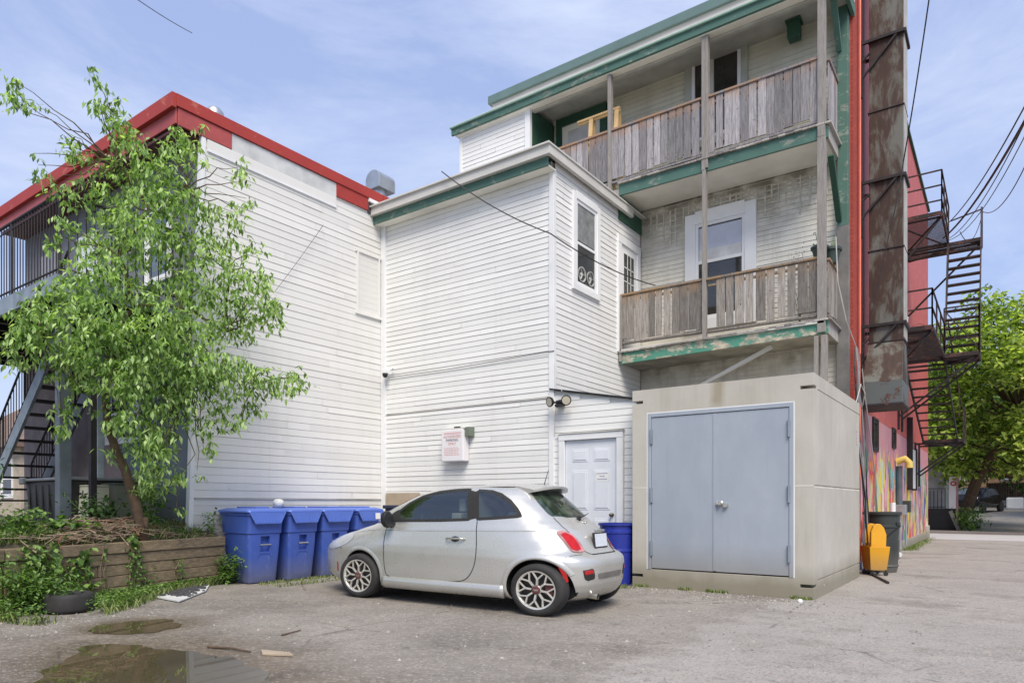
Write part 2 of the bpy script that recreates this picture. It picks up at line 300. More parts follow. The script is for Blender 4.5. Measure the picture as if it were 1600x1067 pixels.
# ground
def ground_mat():
    b = NB('worn_asphalt_and_gravel', 0.9)
    P = b.tc.outputs['Object']
    # two zones with a ragged outline: packed gravel lot and paler worn asphalt lane
    x, y, z = b.xyz()
    zone = b.math('ADD', x, b.math('MULTIPLY', b.noise(0.9, 6, None, .6), 1.6))
    fz = b.ramp(b.math('MULTIPLY', b.math('ADD', zone, 6.0), 0.1), [(0.435, 0.0), (0.455, 1.0)])
    big = b.noise(0.45, 6, None, 0.6)
    lot = b.ramp(big, [(0.28, rgb(90, 86, 80)), (0.42, rgb(122, 117, 110)), (0.60, rgb(144, 138, 130)), (0.75, rgb(104, 99, 92))])
    lane = b.ramp(b.noise(0.7, 6, None, 0.6), [(0.3, rgb(144, 139, 134)), (0.7, rgb(162, 157, 151))])
    c = b.mix(fz, lot, lane)
    # dark damp patches
    c = b.mix(b.ramp(b.noise(0.6, 7, b.coord((1, 1.15, 1)), 0.66), [(0.52, 0.0), (0.66, 0.55)]), c, rgb(90, 83, 76))
    c = b.mix(b.ramp(b.noise(1.1, 7, b.coord((1, 1.15, 1), (0, 0, .5)), 0.68), [(0.55, 0.0), (0.68, 0.45)]), c, rgb(108, 100, 90))
    c = b.mix(b.ramp(b.noise(3.2, 5, b.coord((1, 1, 1)), 0.75), [(0.60, 0.0), (0.70, 0.55)]), c, rgb(78, 72, 68))
    # mud rim round the puddles
    dist = None
    for (cx, cy, rx, ry, rot) in PUDDLE_ELL:
        mpn = b.n('ShaderNodeMapping'); mpn.vector_type = 'TEXTURE'
        mpn.inputs['Location'].default_value = (cx, cy, 0); mpn.inputs['Rotation'].default_value = (0, 0, rot); mpn.inputs['Scale'].default_value = (rx, ry, 1)
        b.l(P, mpn.inputs['Vector'])
        ln = b.n('ShaderNodeVectorMath'); ln.operation = 'LENGTH'; b.l(mpn.outputs[0], ln.inputs[0])
        dist = ln.outputs['Value'] if dist is None else b.math('MINIMUM', dist, ln.outputs['Value'])
    wet = b.ramp(b.math('ADD', dist, b.math('MULTIPLY', b.noise(2.2, 5), 0.9)), [(0.0, 1.0), (0.35, 0.0)] if False else [(0.62, 0.85), (0.98, 0.0)])
    wf = b.n('ShaderNodeMapRange'); wf.inputs[1].default_value = 2.6; wf.inputs[2].default_value = 1.3; wf.inputs[3].default_value = 0; wf.inputs[4].default_value = 0.85
    b.l(b.math('ADD', dist, b.math('MULTIPLY', b.noise(2.2, 5), 0.7)), wf.inputs[0])
    c = b.mix(wf.outputs[0], c, b.ramp(b.noise(2.5, 6), [(.35, rgb(82, 70, 54)), (.65, rgb(114, 100, 82))]))
    # cracks in the paved lane
    ck = b.vor(0.55, b.coord((1, 1.3, 1)), 'DISTANCE_TO_EDGE', 'Distance')
    ckm = b.math('MULTIPLY', b.ramp(b.math('ADD', ck, b.math('MULTIPLY', b.noise(6, 5), .03)), [(0.016, 1.0), (0.024, 0.0)]), b.ramp(b.noise(.8, 3), [(.48, 0.0), (.56, .6)]))
    c = b.mix(ckm, c, rgb(72, 66, 60))
    # stones
    v = b.vor(26, out='Color'); vs = b.n('ShaderNodeSeparateColor'); b.l(v, vs.inputs[0])
    c = b.mix(b.ramp(vs.outputs[0], [(0.0, 0.0), (0.72, 0.0), (0.80, 0.2), (1.0, 0.4)]), c, rgb(160, 150, 140))
    v2 = b.vor(60, out='Color'); vs2 = b.n('ShaderNodeSeparateColor'); b.l(v2, vs2.inputs[0])
    c = b.mix(b.ramp(vs2.outputs[1], [(0.0, 0.40), (0.3, 0.0)]), c, rgb(70, 64, 60))
    c = b.mix(b.ramp(vs2.outputs[2], [(0.93, 0.0), (0.99, 0.5)]), c, rgb(176, 170, 164))
    b.color(c)
    h = b.math('ADD', b.math('MULTIPLY', b.vor(60), 0.6), b.math('MULTIPLY', b.noise(9, 6), 1.2))
    b.bump(h, 0.5, 0.02)
    b.rough(b.ramp(wf.outputs[0], [(0.0, 0.9), (0.85, 0.45)]))
    return b.m
def leaf_mat(name, a, bb, trans=0.35, dark=None):
    b = NB(name, 0.5)
    i = b.island()
    c = b.ramp(i, [(0.0, dark or tuple(x*0.30 for x in a[:3])+(1,)), (0.28, tuple(x*.6 for x in a[:3])+(1,)), (0.5, a), (0.8, bb), (1.0, tuple(min(1, x*1.25) for x in bb[:3])+(1,))])
    b.color(c)
    tr = b.n('ShaderNodeBsdfTranslucent'); b.l(b.mix(1.0, c, (1.3, 1.5, 0.5, 1), 'MULTIPLY'), tr.inputs['Color'])
    ms = b.n('ShaderNodeMixShader'); ms.inputs[0].default_value = trans
    b.l(b.b.outputs[0], ms.inputs[1]); b.l(tr.outputs[0], ms.inputs[2])
    b.l(ms.outputs[0], b.t.nodes['Material Output'].inputs['Surface'])
    return b.m
M['leaf'] = leaf_mat('ash_leaved_foliage', (0.27, 0.41, 0.15, 1), (0.52, 0.64, 0.32, 1), 0.5)
M['leaf_far'] = leaf_mat('maple_foliage', (0.24, 0.34, 0.08, 1), (0.52, 0.58, 0.18, 1), 0.5)
M['leaf_dark'] = leaf_mat('dark_foliage', (0.03, 0.08, 0.02, 1), (0.08, 0.16, 0.04, 1), 0.3)
M['weed'] = leaf_mat('weed_leaves', (0.12, 0.23, 0.055, 1), (0.25, 0.38, 0.11, 1), 0.4)
M['grass'] = leaf_mat('grass_blades', (0.14, 0.21, 0.055, 1), (0.33, 0.37, 0.15, 1), 0.35)
M['bark'] = simple('brown_bark', (0.10, 0.065, 0.04, 1), 0.9, var=0.35, scale=12, bump=0.8)
M['twig'] = simple('dry_twigs', (0.25, 0.19, 0.14, 1), 0.9, var=0.4, scale=6)
M['twig_red'] = simple('rust_twigs', (0.22, 0.11, 0.07, 1), 0.9, var=0.4, scale=6)
b = NB('bare_soil', 0.95)
b.color(b.ramp(b.noise(3, 7, None, .65), [(0.3, (0.05, 0.045, 0.03, 1)), (0.5, (0.10, 0.085, 0.055, 1)), (0.7, (0.085, 0.11, 0.04, 1))])); b.bump(b.noise(14, 5), 0.8, 0.03); M['soil'] = b.m
b = NB('muddy_water', 0.02); b.b.inputs['IOR'].default_value = 1.75
b.color(b.ramp(b.noise(1.4, 5), [(0.3, (0.070, 0.056, 0.030, 1)), (0.7, (0.105, 0.084, 0.046, 1))])); M['water'] = b.m
M['shingle'] = simple('mauve_shingles', (0.22, 0.18, 0.18, 1), 0.9, var=0.2, scale=4, bump=0.4)
M['roof_brown'] = simple('brown_roof', (0.19, 0.13, 0.10, 1), 0.9, var=0.25, scale=3)
M['tan'] = simple('tan_siding', (0.42, 0.36, 0.28, 1), 0.8)
M['plywood'] = simple('old_plywood', (0.38, 0.31, 0.23, 1), 0.8, var=0.2, scale=2)
M['pale_road'] = simple('pale_concrete_road', (0.44, 0.42, 0.42, 1), 0.9, var=0.08, scale=0.4, bump=0.2)
M['black_paint'] = simple('black_car_paint', (0.008, 0.008, 0.01, 1), 0.12)
M['stone'] = simple('loose_stone', (0.25, 0.23, 0.21, 1), 0.9, var=0.4, scale=9)

def scuffed(name, c, c2, rough=0.42):
    b = NB(name, rough)
    k = b.mix(b.ramp(b.noise(3, 5), [(0.3, 0.0), (0.7, 1.0)]), tuple(x*.85 for x in c[:3])+(1,), c)
    k = b.mix(b.ramp(b.noise(7, 7, b.coord((1.5, 1.5, .5)), .8), [(0.58, 0.0), (0.68, 0.45)]), k, c2)
    z = b.xyz()[2]; mr = b.n('ShaderNodeMapRange'); mr.inputs[1].default_value = .35; mr.inputs[2].default_value = 0
    b.l(b.math('ADD', z, b.math('MULTIPLY', b.noise(6, 5), -.15)), mr.inputs[0])
    k = b.mix(b.math('MULTIPLY', mr.outputs[0], .55), k, (.16, .15, .13, 1))
    b.color(k); b.rough(b.ramp(b.noise(9, 4), [(0.3, rough-.08), (0.7, rough+.15)])); return b.m
M['bin'] = scuffed('blue_bin_scuffed', rgb(64, 92, 176), rgb(120, 138, 184))
M['can'] = scuffed('dark_can_scuffed', (0.035, 0.042, 0.040, 1), (.12, .12, .11, 1), .5)
M['yellow'] = scuffed('yellow_scuffed', rgb(226, 164, 34), rgb(190, 140, 50), .45)
b = NB('clear_car_glass', 0.02)
tr = b.n('ShaderNodeBsdfTransparent'); tr.inputs['Color'].default_value = (.62, .70, .66, 1)
gl = b.n('ShaderNodeBsdfGlossy'); gl.inputs['Roughness'].default_value = .02; gl.inputs['Color'].default_value = (.9, .95, .95, 1)
fr_ = b.n('ShaderNodeLayerWeight'); fr_.inputs['Blend'].default_value = .5
fo = b.math('ADD', b.math('MULTIPLY', b.math('POWER', fr_.outputs['Facing'], 3.5), .85), .13)
ms = b.n('ShaderNodeMixShader'); b.l(fo, ms.inputs[0]); b.l(tr.outputs[0], ms.inputs[1]); b.l(gl.outputs[0], ms.inputs[2])
b.l(ms.outputs[0], b.t.nodes['Material Output'].inputs['Surface']); M['clear_glass'] = b.m
M['interior'] = simple('car_interior', (0.12, 0.115, 0.105, 1), 0.8)
M['seat'] = simple('light_grey_seat', (0.30, 0.29, 0.27, 1), 0.8)
# ------------------------------------------------------------------ mesh helpers
OFF = {}
class MB:
    def __init__(s): s.v = []; s.f = []; s.m = []
    def add(s, vs, fs, mi=0):
        k = len(s.v); s.v += [tuple(v) for v in vs]
        for f in fs: s.f.append(tuple(i+k for i in f)); s.m.append(mi)
        return s
    def box(s, x0, x1, y0, y1, z0, z1, mi=0):
        x0, x1 = sorted((x0, x1)); y0, y1 = sorted((y0, y1)); z0, z1 = sorted((z0, z1))
        return s.add([(x0,y0,z0),(x1,y0,z0),(x1,y1,z0),(x0,y1,z0),(x0,y0,z1),(x1,y0,z1),(x1,y1,z1),(x0,y1,z1)],
              [(0,3,2,1),(4,5,6,7),(0,1,5,4),(1,2,6,5),(2,3,7,6),(3,0,4,7)], mi)
    def beam(s, a, b, w, h, mi=0, up=(0, 0, 1)):
        a = Vector(a); b = Vector(b); d = (b-a).normalized(); up = Vector(up)
        if abs(d.dot(up)) > 0.99: up = Vector((1, 0, 0))
        r = d.cross(up).normalized(); u = r.cross(d).normalized()
        vs = []
        for p in (a, b):
            for i, j in ((-1,-1),(1,-1),(1,1),(-1,1)): vs.append(p + r*(i*w/2) + u*(j*h/2))
        return s.add(vs, [(0,3,2,1)[::-1],(4,5,6,7)[::-1],(0,1,5,4)[::-1],(1,2,6,5)[::-1],(2,3,7,6)[::-1],(3,0,4,7)[::-1]], mi)
    def tube(s, pts, rad, n=6, mi=0, cap=True):
        pts = [Vector(p) for p in pts]; k = len(pts)
        if not hasattr(rad, '__len__'): rad = [rad]*k
        vs = []; prev = None
        for i, p in enumerate(pts):
            d = (pts[min(i+1, k-1)]-pts[max(i-1, 0)])
            d = d.normalized() if d.length > 1e-9 else Vector((0, 0, 1))
            if prev is None:
                r = d.cross(Vector((0, 0, 1)))
                if r.length < 1e-3: r = d.cross(Vector((1, 0, 0)))
                r.normalize()
            else:
                r = (prev - d*prev.dot(d)); r = r.normalized() if r.length > 1e-6 else d.orthogonal().normalized()
            prev = r; u = d.cross(r)
            for j in range(n):
                a = 2*PI*j/n; vs.append(p + (r*math.cos(a)+u*math.sin(a))*rad[i])
        fs = [(i*n+j, i*n+(j+1) % n, (i+1)*n+(j+1) % n, (i+1)*n+j) for i in range(k-1) for j in range(n)]
        if cap: fs += [tuple(range(n))[::-1], tuple(range((k-1)*n, k*n))]
        return s.add(vs, fs, mi)
    def lathe(s, prof, c=(0, 0, 0), axis='Z', n=32, mi=0, mis=None, sx=1, sy=1):
        vs = []; k = len(prof)
        for (r, h) in prof:
            for j in range(n):
                a = 2*PI*j/n; x, y = r*math.cos(a)*sx, r*math.sin(a)*sy
                if axis == 'Z': p = (c[0]+x, c[1]+y, c[2]+h)
                elif axis == 'Y': p = (c[0]+x, c[1]+h, c[2]+y)
                else: p = (c[0]+h, c[1]+x, c[2]+y)
                vs.append(p)
        for i in range(k-1):
            fs = [(i*n+j, i*n+(j+1) % n, (i+1)*n+(j+1) % n, (i+1)*n+j) for j in range(n)]
            b = len(s.v) if i == 0 else b
            if i == 0: s.v += [tuple(v) for v in vs]
            for f in fs: s.f.append(tuple(q+b for q in f)); s.m.append(mis[i] if mis else mi)
        return s
    def poly(s, pts, mi=0): return s.add(pts, [tuple(range(len(pts)))], mi)
    def prism(s, pts, vec, mi=0):
        n = len(pts); pts = [Vector(p) for p in pts]; vec = Vector(vec)
        vs = pts + [p+vec for p in pts]
        fs = [tuple(range(n))[::-1], tuple(range(n, 2*n))] + [(i, (i+1) % n, n+(i+1) % n, n+i) for i in range(n)]
        return s.add(vs, fs, mi)
    def obox(s, fr, s0, s1, z0, z1, d0, d1, mi=0):
        """box on a wall frame: along-wall s, height z, outward distance d"""
        o, u, n = fr; vs = []
        for z in (z0, z1):
            for (a, d) in ((s0, d0), (s1, d0), (s1, d1), (s0, d1)):
                vs.append((o[0]+u[0]*a+n[0]*d, o[1]+u[1]*a+n[1]*d, z))
        return s.add(vs, [(0,3,2,1),(4,5,6,7),(0,1,5,4),(1,2,6,5),(2,3,7,6),(3,0,4,7)], mi)
    def xf(s, mat):
        s.v = [tuple(mat @ Vector(v)) for v in s.v]; return s

def mark(o, label=None, cat=None, group=None, kind=None):
    if label: o['label'] = label
    if cat: o['category'] = cat
    if group: o['group'] = group
    if kind: o['kind'] = kind
    return o
def thing(name, loc, label, cat, group=None, rz=0, kind=None):
    o = bpy.data.objects.new(name, None); COL.objects.link(o); o.empty_display_size = 0.2
    o.location = loc; o.rotation_euler = (0, 0, rz)
    OFF[o.name] = Vector(loc) if rz == 0 else Vector((0, 0, 0))
    return mark(o, label, cat, group, kind)
def fixn(me):
    bm = bmesh.new(); bm.from_mesh(me); bmesh.ops.recalc_face_normals(bm, faces=bm.faces); bm.to_mesh(me); bm.free()
def part(name, mb, mats, parent=None, smooth=False, bevel=0, local=False, fix=True, label=None, seg=2, angle=None):
    off = OFF.get(parent.name, Vector((0, 0, 0))) if (parent is not None and not local) else Vector((0, 0, 0))
    me = bpy.data.meshes.new(name)
    vs = mb.v if off.length == 0 else [(v[0]-off.x, v[1]-off.y, v[2]-off.z) for v in mb.v]
    me.from_pydata(vs, [], mb.f)
    if not isinstance(mats, (list, tuple)): mats = [mats]
    for m in mats: me.materials.append(m)
    me.polygons.foreach_set('material_index', mb.m)
    if fix: fixn(me)
    if smooth: me.polygons.foreach_set('use_smooth', [True]*len(me.polygons))
    me.update()
    o = bpy.data.objects.new(name, me); COL.objects.link(o)
    if parent is not None: o.parent = parent
    OFF[o.name] = off
    if bevel:
        md = o.modifiers.new('bevel', 'BEVEL'); md.width = bevel; md.segments = seg; md.limit_method = 'ANGLE'; md.angle_limit = math.radians(35)
    if angle is not None and smooth:
        me.set_sharp_from_angle(angle=math.radians(angle))
    if label: o['label'] = label
    return o
def solo(name, mb, mats, label, cat, group=None, kind=None, base=None, **kw):
    """a thing that is one mesh, its origin at its base"""
    if base is None:
        a = np.array(mb.v); base = Vector(((a[:,0].min()+a[:,0].max())/2, (a[:,1].min()+a[:,1].max())/2, a[:,2].min()))
    base = Vector(base)
    mb.v = [(v[0]-base.x, v[1]-base.y, v[2]-base.z) for v in mb.v]
    o = part(name, mb, mats, None, **kw); o.location = base; OFF[o.name] = base
    return mark(o, label, cat, group, kind)
def struct(name, mb, mats, **kw):
    o = part(name, mb, mats, None, **kw); o['kind'] = 'structure'; return o
def dup(root, loc, label, rz=None):
    r = root.copy(); COL.objects.link(r); r.location = loc
    if rz is not None: r.rotation_euler = (0, 0, rz)
    r['label'] = label
    for ch in list(root.children):
        c = ch.copy(); COL.objects.link(c); c.parent = r
        for g in ch.children:
            d = g.copy(); COL.objects.link(d); d.parent = c
    return r
def siding(mb, fr, ends, z0, z1, course, lip=0.008, g=0.007, seams=0, rnd=None, top=None):
    """lap siding: tilted boards over a recessed groove with lap shade painted in. ends(z) -> (s0, s1)"""
    o, u, n = fr
    def P(a, z, d): return (o[0]+u[0]*a+n[0]*d, o[1]+u[1]*a+n[1]*d, z)
    z = z0
    while z < z1-0.01:
        zt = min(z+course, z1)
        a0, b0 = ends(z); a1, b1 = ends(zt)
        if b0-a0 < 0.02: z += course; continue
        cuts = [0.0, 1.0]
        if rnd and seams:
            cuts = sorted([0.0, 1.0]+[rnd.uniform(0.08, 0.92) for _ in range(rnd.choice([0, 1, 1, seams]))])
        for c0, c1 in zip(cuts[:-1], cuts[1:]):
            l = lip + (rnd.uniform(-0.003, 0.004) if rnd else 0)
            gg = g*(rnd.uniform(0.7, 1.3) if rnd else 1)
            sa, sb = a0+(b0-a0)*c0, a0+(b0-a0)*c1; ta, tb = a1+(b1-a1)*c0, a1+(b1-a1)*c1
            e = 0.005 if c1 < 1 else 0
            mb.add([P(sa, z+gg, l), P(sb-e, z+gg, l), P(tb-e, zt, 0.003), P(ta, zt, 0.003)], [(0, 1, 2, 3)], 0)
            mb.add([P(sa, z+gg, l), P(sb, z+gg, l), P(sb, z+gg, 0.0), P(sa, z+gg, 0.0)], [(0, 1, 2, 3)], 1)
        mb.add([P(a0, z, 0), P(b0, z, 0), P(b0, z+g*1.3, 0), P(a0, z+g*1.3, 0)], [(0, 1, 2, 3)], 1)
        z += course
    return mb
def fr_y(Y): return ((0, Y), (1, 0), (0, -1))      # wall facing -Y, s = X
def fr_x(X): return ((X, 0), (0, 1), (1, 0))       # wall facing +X, s = Y
def text(name, s, size, loc, rot, mat, parent=None, extr=0.002, align='CENTER'):
    c = bpy.data.curves.new(name, 'FONT'); c.body = s; c.size = size; c.extrude = extr; c.align_x = align; c.align_y = 'CENTER'
    o = bpy.data.objects.new(name, c); COL.objects.link(o)
    dg = bpy.context.evaluated_depsgraph_get()
    me = bpy.data.meshes.new_from_object(o.evaluated_get(dg)); COL.objects.unlink(o); bpy.data.objects.remove(o)
    me.materials.clear(); me.materials.append(mat)
    mm = bpy.data.objects.new(name, me); COL.objects.link(mm)
    if parent is not None:
        mm.parent = parent; mm.location = Vector(loc)-OFF.get(parent.name, Vector((0, 0, 0)))
    else: mm.location = loc
    mm.rotation_euler = rot
    return mm
def leaves(mb, cs, size, rnd, droop=0.6, aspect=0.42, mi=0, outd=None):
    """leaf blades: folded diamonds hanging from each point"""
    for c in cs:
        a = rnd.uniform(0, 2*PI); el = rnd.gauss(-droop, 0.45)
        d = Vector((math.cos(a)*math.cos(el), math.sin(a)*math.cos(el), math.sin(el)))
        L_ = size*rnd.uniform(0.65, 1.25); w_ = L_*aspect*0.5
        s = d.cross(Vector((rnd.uniform(-.4, .4), rnd.uniform(-.4, .4), 1))).normalized()
        nn = s.cross(d).normalized()
        p = Vector(c)
        mid = p+d*L_*0.45
        mb.add([p, mid+s*w_+nn*w_*0.25, p+d*L_, mid-s*w_+nn*w_*0.25], [(0, 1, 2), (0, 2, 3)], mi)
# ------------------------------------------------------------------ ground, puddles
def smooth_poly(px, it=2):
    P = [at(x, y, Z=0) for x, y in px]
    for _ in range(it):
        Q = []
        for i, p in enumerate(P):
            q = P[(i+1) % len(P)]; Q += [p*0.75+q*0.25, p*0.25+q*0.75]
        P = Q
    return P
PUD_A = [(20,1100),(60,1052),(105,1030),(138,1009),(175,1004),(230,1011),(300,1019),(345,1024),(385,1035),(420,1052),(440,1075),(445,1110),(300,1160),(90,1150)]
PUD_B = [(128,986),(150,978),(200,971),(240,967),(275,969),(287,977),(270,984),(220,990),(170,991)]
PUDDLE_ELL = []
for pp in (PUD_A, PUD_B):
    Q = smooth_poly(pp, 1); c = sum(Q, Vector())/len(Q)
    a = np.array([(q.x-c.x, q.y-c.y) for q in Q]); ev, ec = np.linalg.eigh(a.T@a/len(a))
    PUDDLE_ELL.append((c.x, c.y, 1.45*math.sqrt(ev[1]), 1.45*math.sqrt(ev[0]), math.atan2(ec[1, 1], ec[0, 1])))
M['ground'] = ground_mat()
mb = MB()
# one sheet: fine near the lot, coarse to the horizon
gx = [-400,-200,-100,-60,-40,-30,-24]+[-20+i*0.5 for i in range(0, 57)]+[12,16,24,40,80,200,400]
gy = [-200,-80,-30,-12,-6]+[-3+i*0.5 for i in range(0, 45)]+[20,21,22,24,26,28,30,33,36,40,46,56,60,80,120,200,400]
def gz(x, y):
    z = 0.0
    if y > 33: z += min((y-33)/24, 1.0)*0.95
    return z
vs = [(x, y, gz(x, y)) for y in gy for x in gx]; n = len(gx)
mb.add(vs, [(j*n+i, j*n+i+1, (j+1)*n+i+1, (j+1)*n+i) for j in range(len(gy)-1) for i in range(n-1)])
struct('ground', mb, M['ground'], smooth=True)
for nm, pp in (('puddle', PUD_A), ('puddle', PUD_B)):
    mb = MB(); Q = smooth_poly(pp, 3); rr = random.Random(3)
    Q = [q+Vector((math.sin(q.y*9+q.x*5)*.035+math.sin(q.y*23)*.018+rr.uniform(-.008, .008), math.sin(q.x*11)*.03+math.sin(q.x*27+q.y*8)*.016+rr.uniform(-.008, .008), 0)) for q in Q]
    mb.poly([(q.x, q.y, 0.004) for q in Q]); struct(nm, mb, M['water'])
# cross street and pavement at the end of the lane
mb = MB(); mb.box(-30, 60, 27.6, 32.6, -0.05, 0.006); struct('cross_street', mb, M['pale_road'])
mb = MB(); mb.box(-30, 60, 32.6, 33.6, -0.05, 0.10); struct('pavement', mb, simple('dark_pavement', rgb(128, 120, 116), 0.9, var=.1), bevel=0.02)
# ------------------------------------------------------------------ raised bed behind the timber wall
A0 = Vector((-8.75, 0.4, 0)); A1 = Vector((-9.2, 2.9, 0)); A2 = Vector((-9.94, 6.03, 0))
def bedz(x, y):
    dx = (-9.3-x)
    return 0.70 + min(max(dx, 0), 2.0)*0.10 + 0.05*math.sin(x*3.1+y*1.7)+0.04*math.sin(x*1.3-y*3.7)
mb = MB()
rows = 34; cols = 60
def edge(t):
    return A0.lerp(A1, t/0.4) if t < 0.4 else A1.lerp(A2, (t-0.4)/0.6)
vs = []
for i in range(rows+1):
    e = edge(i/rows)
    for j in range(cols+1):
        x = e.x-0.03-(j/cols)**1.5*20
        vs.append((x, e.y, bedz(x, e.y) if j else 0.66))
mb.add(vs, [(i*(cols+1)+j, i*(cols+1)+j+1, (i+1)*(cols+1)+j+1, (i+1)*(cols+1)+j) for i in range(rows) for j in range(cols)])
struct('raised_bed_soil', mb, M['soil'], smooth=True)
# timber retaining wall, five courses
tw = thing('retaining_wall', (A1.x, A1.y, 0), 'low retaining wall of five old brown timbers holding up the weedy bed', 'retaining wall')
rr = random.Random(5)
for k in range(5):
    mb = MB(); z0 = k*0.146; z1 = z0+0.141
    segs = [(A0, A1), (A1, A1.lerp(A2, .5+rr.uniform(-.2, .2))), None]
    cut = rr.uniform(.3, .75); mid = A1.lerp(A2, cut)
    for (p, q) in ((A0, A1), (A1, mid), (mid, A2)):
        d = (q-p).normalized(); nrm = Vector((d.y, -d.x, 0))
        off = nrm*(rr.uniform(-.012, .012)+ (0.03 if k == 4 else 0))
        a, b_ = p+off+d*0.004, q+off-d*0.004
        mb.beam((a.x, a.y, (z0+z1)/2), (b_.x, b_.y, (z0+z1)/2), 0.15, z1-z0)
    part('timber', mb, M['timber'], tw, bevel=0.010)

# ------------------------------------------------------------------ left building
lb = thing('side_building', (-12, 8, 0), 'two storey building with red roof trim, white siding and blue grey rear wall at left', 'building')
WL = fr_x(-10.25)
def l_ends(z): return (5.70+0.035*(z-0.7), 9.75)
mb = MB(); siding(mb, WL, l_ends, 1.32, 7.12, 0.123, lip=0.008, g=0.007, rnd=R, seams=2)
siding(mb, WL, lambda z: (5.74, 9.75), 0.60, 1.30, 0.150, lip=0.008, g=0.007, rnd=R, seams=0)
mb.box(-10.45, -10.262, 5.95, 9.75, 0, 7.2, 2)
mb.box(-10.45, -10.30, 9.75, 24, 0, 7.2, 2)
side = part('side_wall', mb, [M['left_siding'], M['groove_light'], M['trim']], lb, fix=False)
mb = MB()
mb.add([(-10.225,5.66,.6),(-10.225,5.735,.6),(-10.225,5.96,7.1),(-10.225,5.89,7.1),(-10.32,5.66,.6),(-10.32,5.735,.6),(-10.32,5.96,7.1),(-10.32,5.89,7.1)],
       [(0,1,2,3),(5,4,7,6),(4,0,3,7),(1,5,6,2)])
part('corner_board', mb, M['trim'], lb)
mb = MB(); mb.obox(WL, 5.78, 9.7, 1.303, 1.318, 0, 0.022, 2); part('starter_strip', mb, [M['trim'], M['left_siding'], M['groove']], lb)
mb = MB(); mb.obox(WL, 5.98, 8.55, 6.80, 6.84, 0, 0.035); mb.obox(WL, 5.98, 8.55, 6.84, 6.99, 0, 0.03, 1)
part('trim_strip', mb, [M['trim'], M['left_siding'], M['groove']], lb)
mb = MB()   # blanked window: thin frame over siding
for (a, b_, c_, d_) in ((9.06, 9.10, 4.98, 6.14), (9.62, 9.66, 4.98, 6.14), (9.03, 9.70, 6.14, 6.19), (9.03, 9.70, 4.93, 4.98)): mb.obox(WL, a, b_, c_, d_, 0, 0.04)
mb.obox(WL, 9.10, 9.62, 4.98, 6.14, 0, 0.012, 0)
for k in range(1, 10): mb.obox(WL, 9.10, 9.62, 4.98+k*0.116, 4.986+k*0.116, 0.0125, 0.014, 1)
part('blanked_window', mb, [M['left_siding'], M['groove_light']], lb)
# rear wall facing the camera
WLF = fr_y(5.88)
mb = MB()
mb.box(-12.9, -10.30, 5.90, 6.1, 0, 4.35, 0); mb.box(-17.3, -12.9, 5.90, 6.1, 0, 4.35, 1)
mb.box(-17.3, -10.30, 5.92, 6.1, 4.35, 7.1, 2); mb.box(-17.3, -17.1, 6.1, 24, 0, 7.1, 1)
mb.box(-17.1, -10.46, 23.8, 24, 0, 7.1, 1)
part('rear_wall', mb, [M['bluegrey'], M['shingle'], simple('grey_upper_wall', (0.17, 0.18, 0.20, 1), 0.8)], lb)
mb = MB(); mb.box(-17.3, -10.28, 5.52, 24, 7.14, 7.24); part('flat_roof', mb, simple('roof_membrane', (0.2, 0.19, 0.18, 1), .9), lb)
# red parapet trims
mb = MB()
mb.box(-17.5, -10.20, 5.40, 5.47, 7.24, 7.46, 0)          # front upper band
mb.box(-17.45, -10.23, 5.47, 5.50, 7.02, 7.26, 1)         # front lower band
mb.box(-10.27, -10.19, 5.47, 9.72, 7.27, 7.46, 0)         # side upper band
mb.box(-10.26, -10.215, 5.505, 6.40, 7.0, 7.26, 1)        # side lower red piece
mb.box(-10.26, -10.21, 8.55, 9.34, 7.02, 7.27, 0)
part('red_fascia', mb, [M['red'], M['redd']], lb, bevel=0.004)
mb = MB(); mb.box(-10.26, -10.222, 6.40, 8.55, 6.98, 7.26); part('grey_panel', mb, M['lightgrey_panel'], lb)
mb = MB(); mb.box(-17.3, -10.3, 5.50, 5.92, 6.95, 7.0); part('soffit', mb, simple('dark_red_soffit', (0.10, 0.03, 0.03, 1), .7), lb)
mb = MB()   # dark junction piece and pale flashing at the far end
mb.box(-10.27, -10.222, 9.345, 9.74, 6.98, 7.20, 0); mb.box(-10.27, -10.18, 9.345, 9.74, 7.20, 7.265, 1); mb.box(-10.27, -10.19, 9.73, 11.2, 7.275, 7.46, 2)
part('junction_flashing', mb, [simple('dark_slate_flashing', (0.05, 0.055, 0.065, 1), .5), M['trim'], M['red']], lb)
# roof vents
mb = MB(); c0 = at(593, 300, X=-11.6)
prof = [(c0.y-0.0, 0)]
mb.tube([(-11.6, c0.y, 7.2), (-11.6, c0.y, c0.z+.02)], 0.16, 16)
arc = [(-11.6-0.22, c0.z), (-11.6-0.22, c0.z+0.22)] + [(-11.6+0.22*math.cos(a), c0.z+0.22+0.20*math.sin(a)) for a in np.linspace(PI, 0, 12)] + [(-11.6+.22, c0.z)]
mb.prism([(x, c0.y-0.22, z) for x, z in arc], (0, 0.5, 0))
part('roof_vent', mb, M['galv'], lb, bevel=0.01)
mb = MB(); c1 = at(335, 172, X=-11.2)
mb.tube([(-11.2, c1.y, 7.2), (-11.2, c1.y, c1.z-.05)], 0.09, 14)
mb.lathe([(0.0, .12), (.10, .10), (.155, .03), (.16, -.06), (.0, -.06)], (c1.x, c1.y, c1.z-0.08), n=20)
part('roof_vent', mb, M['galv'], lb, smooth=True, angle=40)
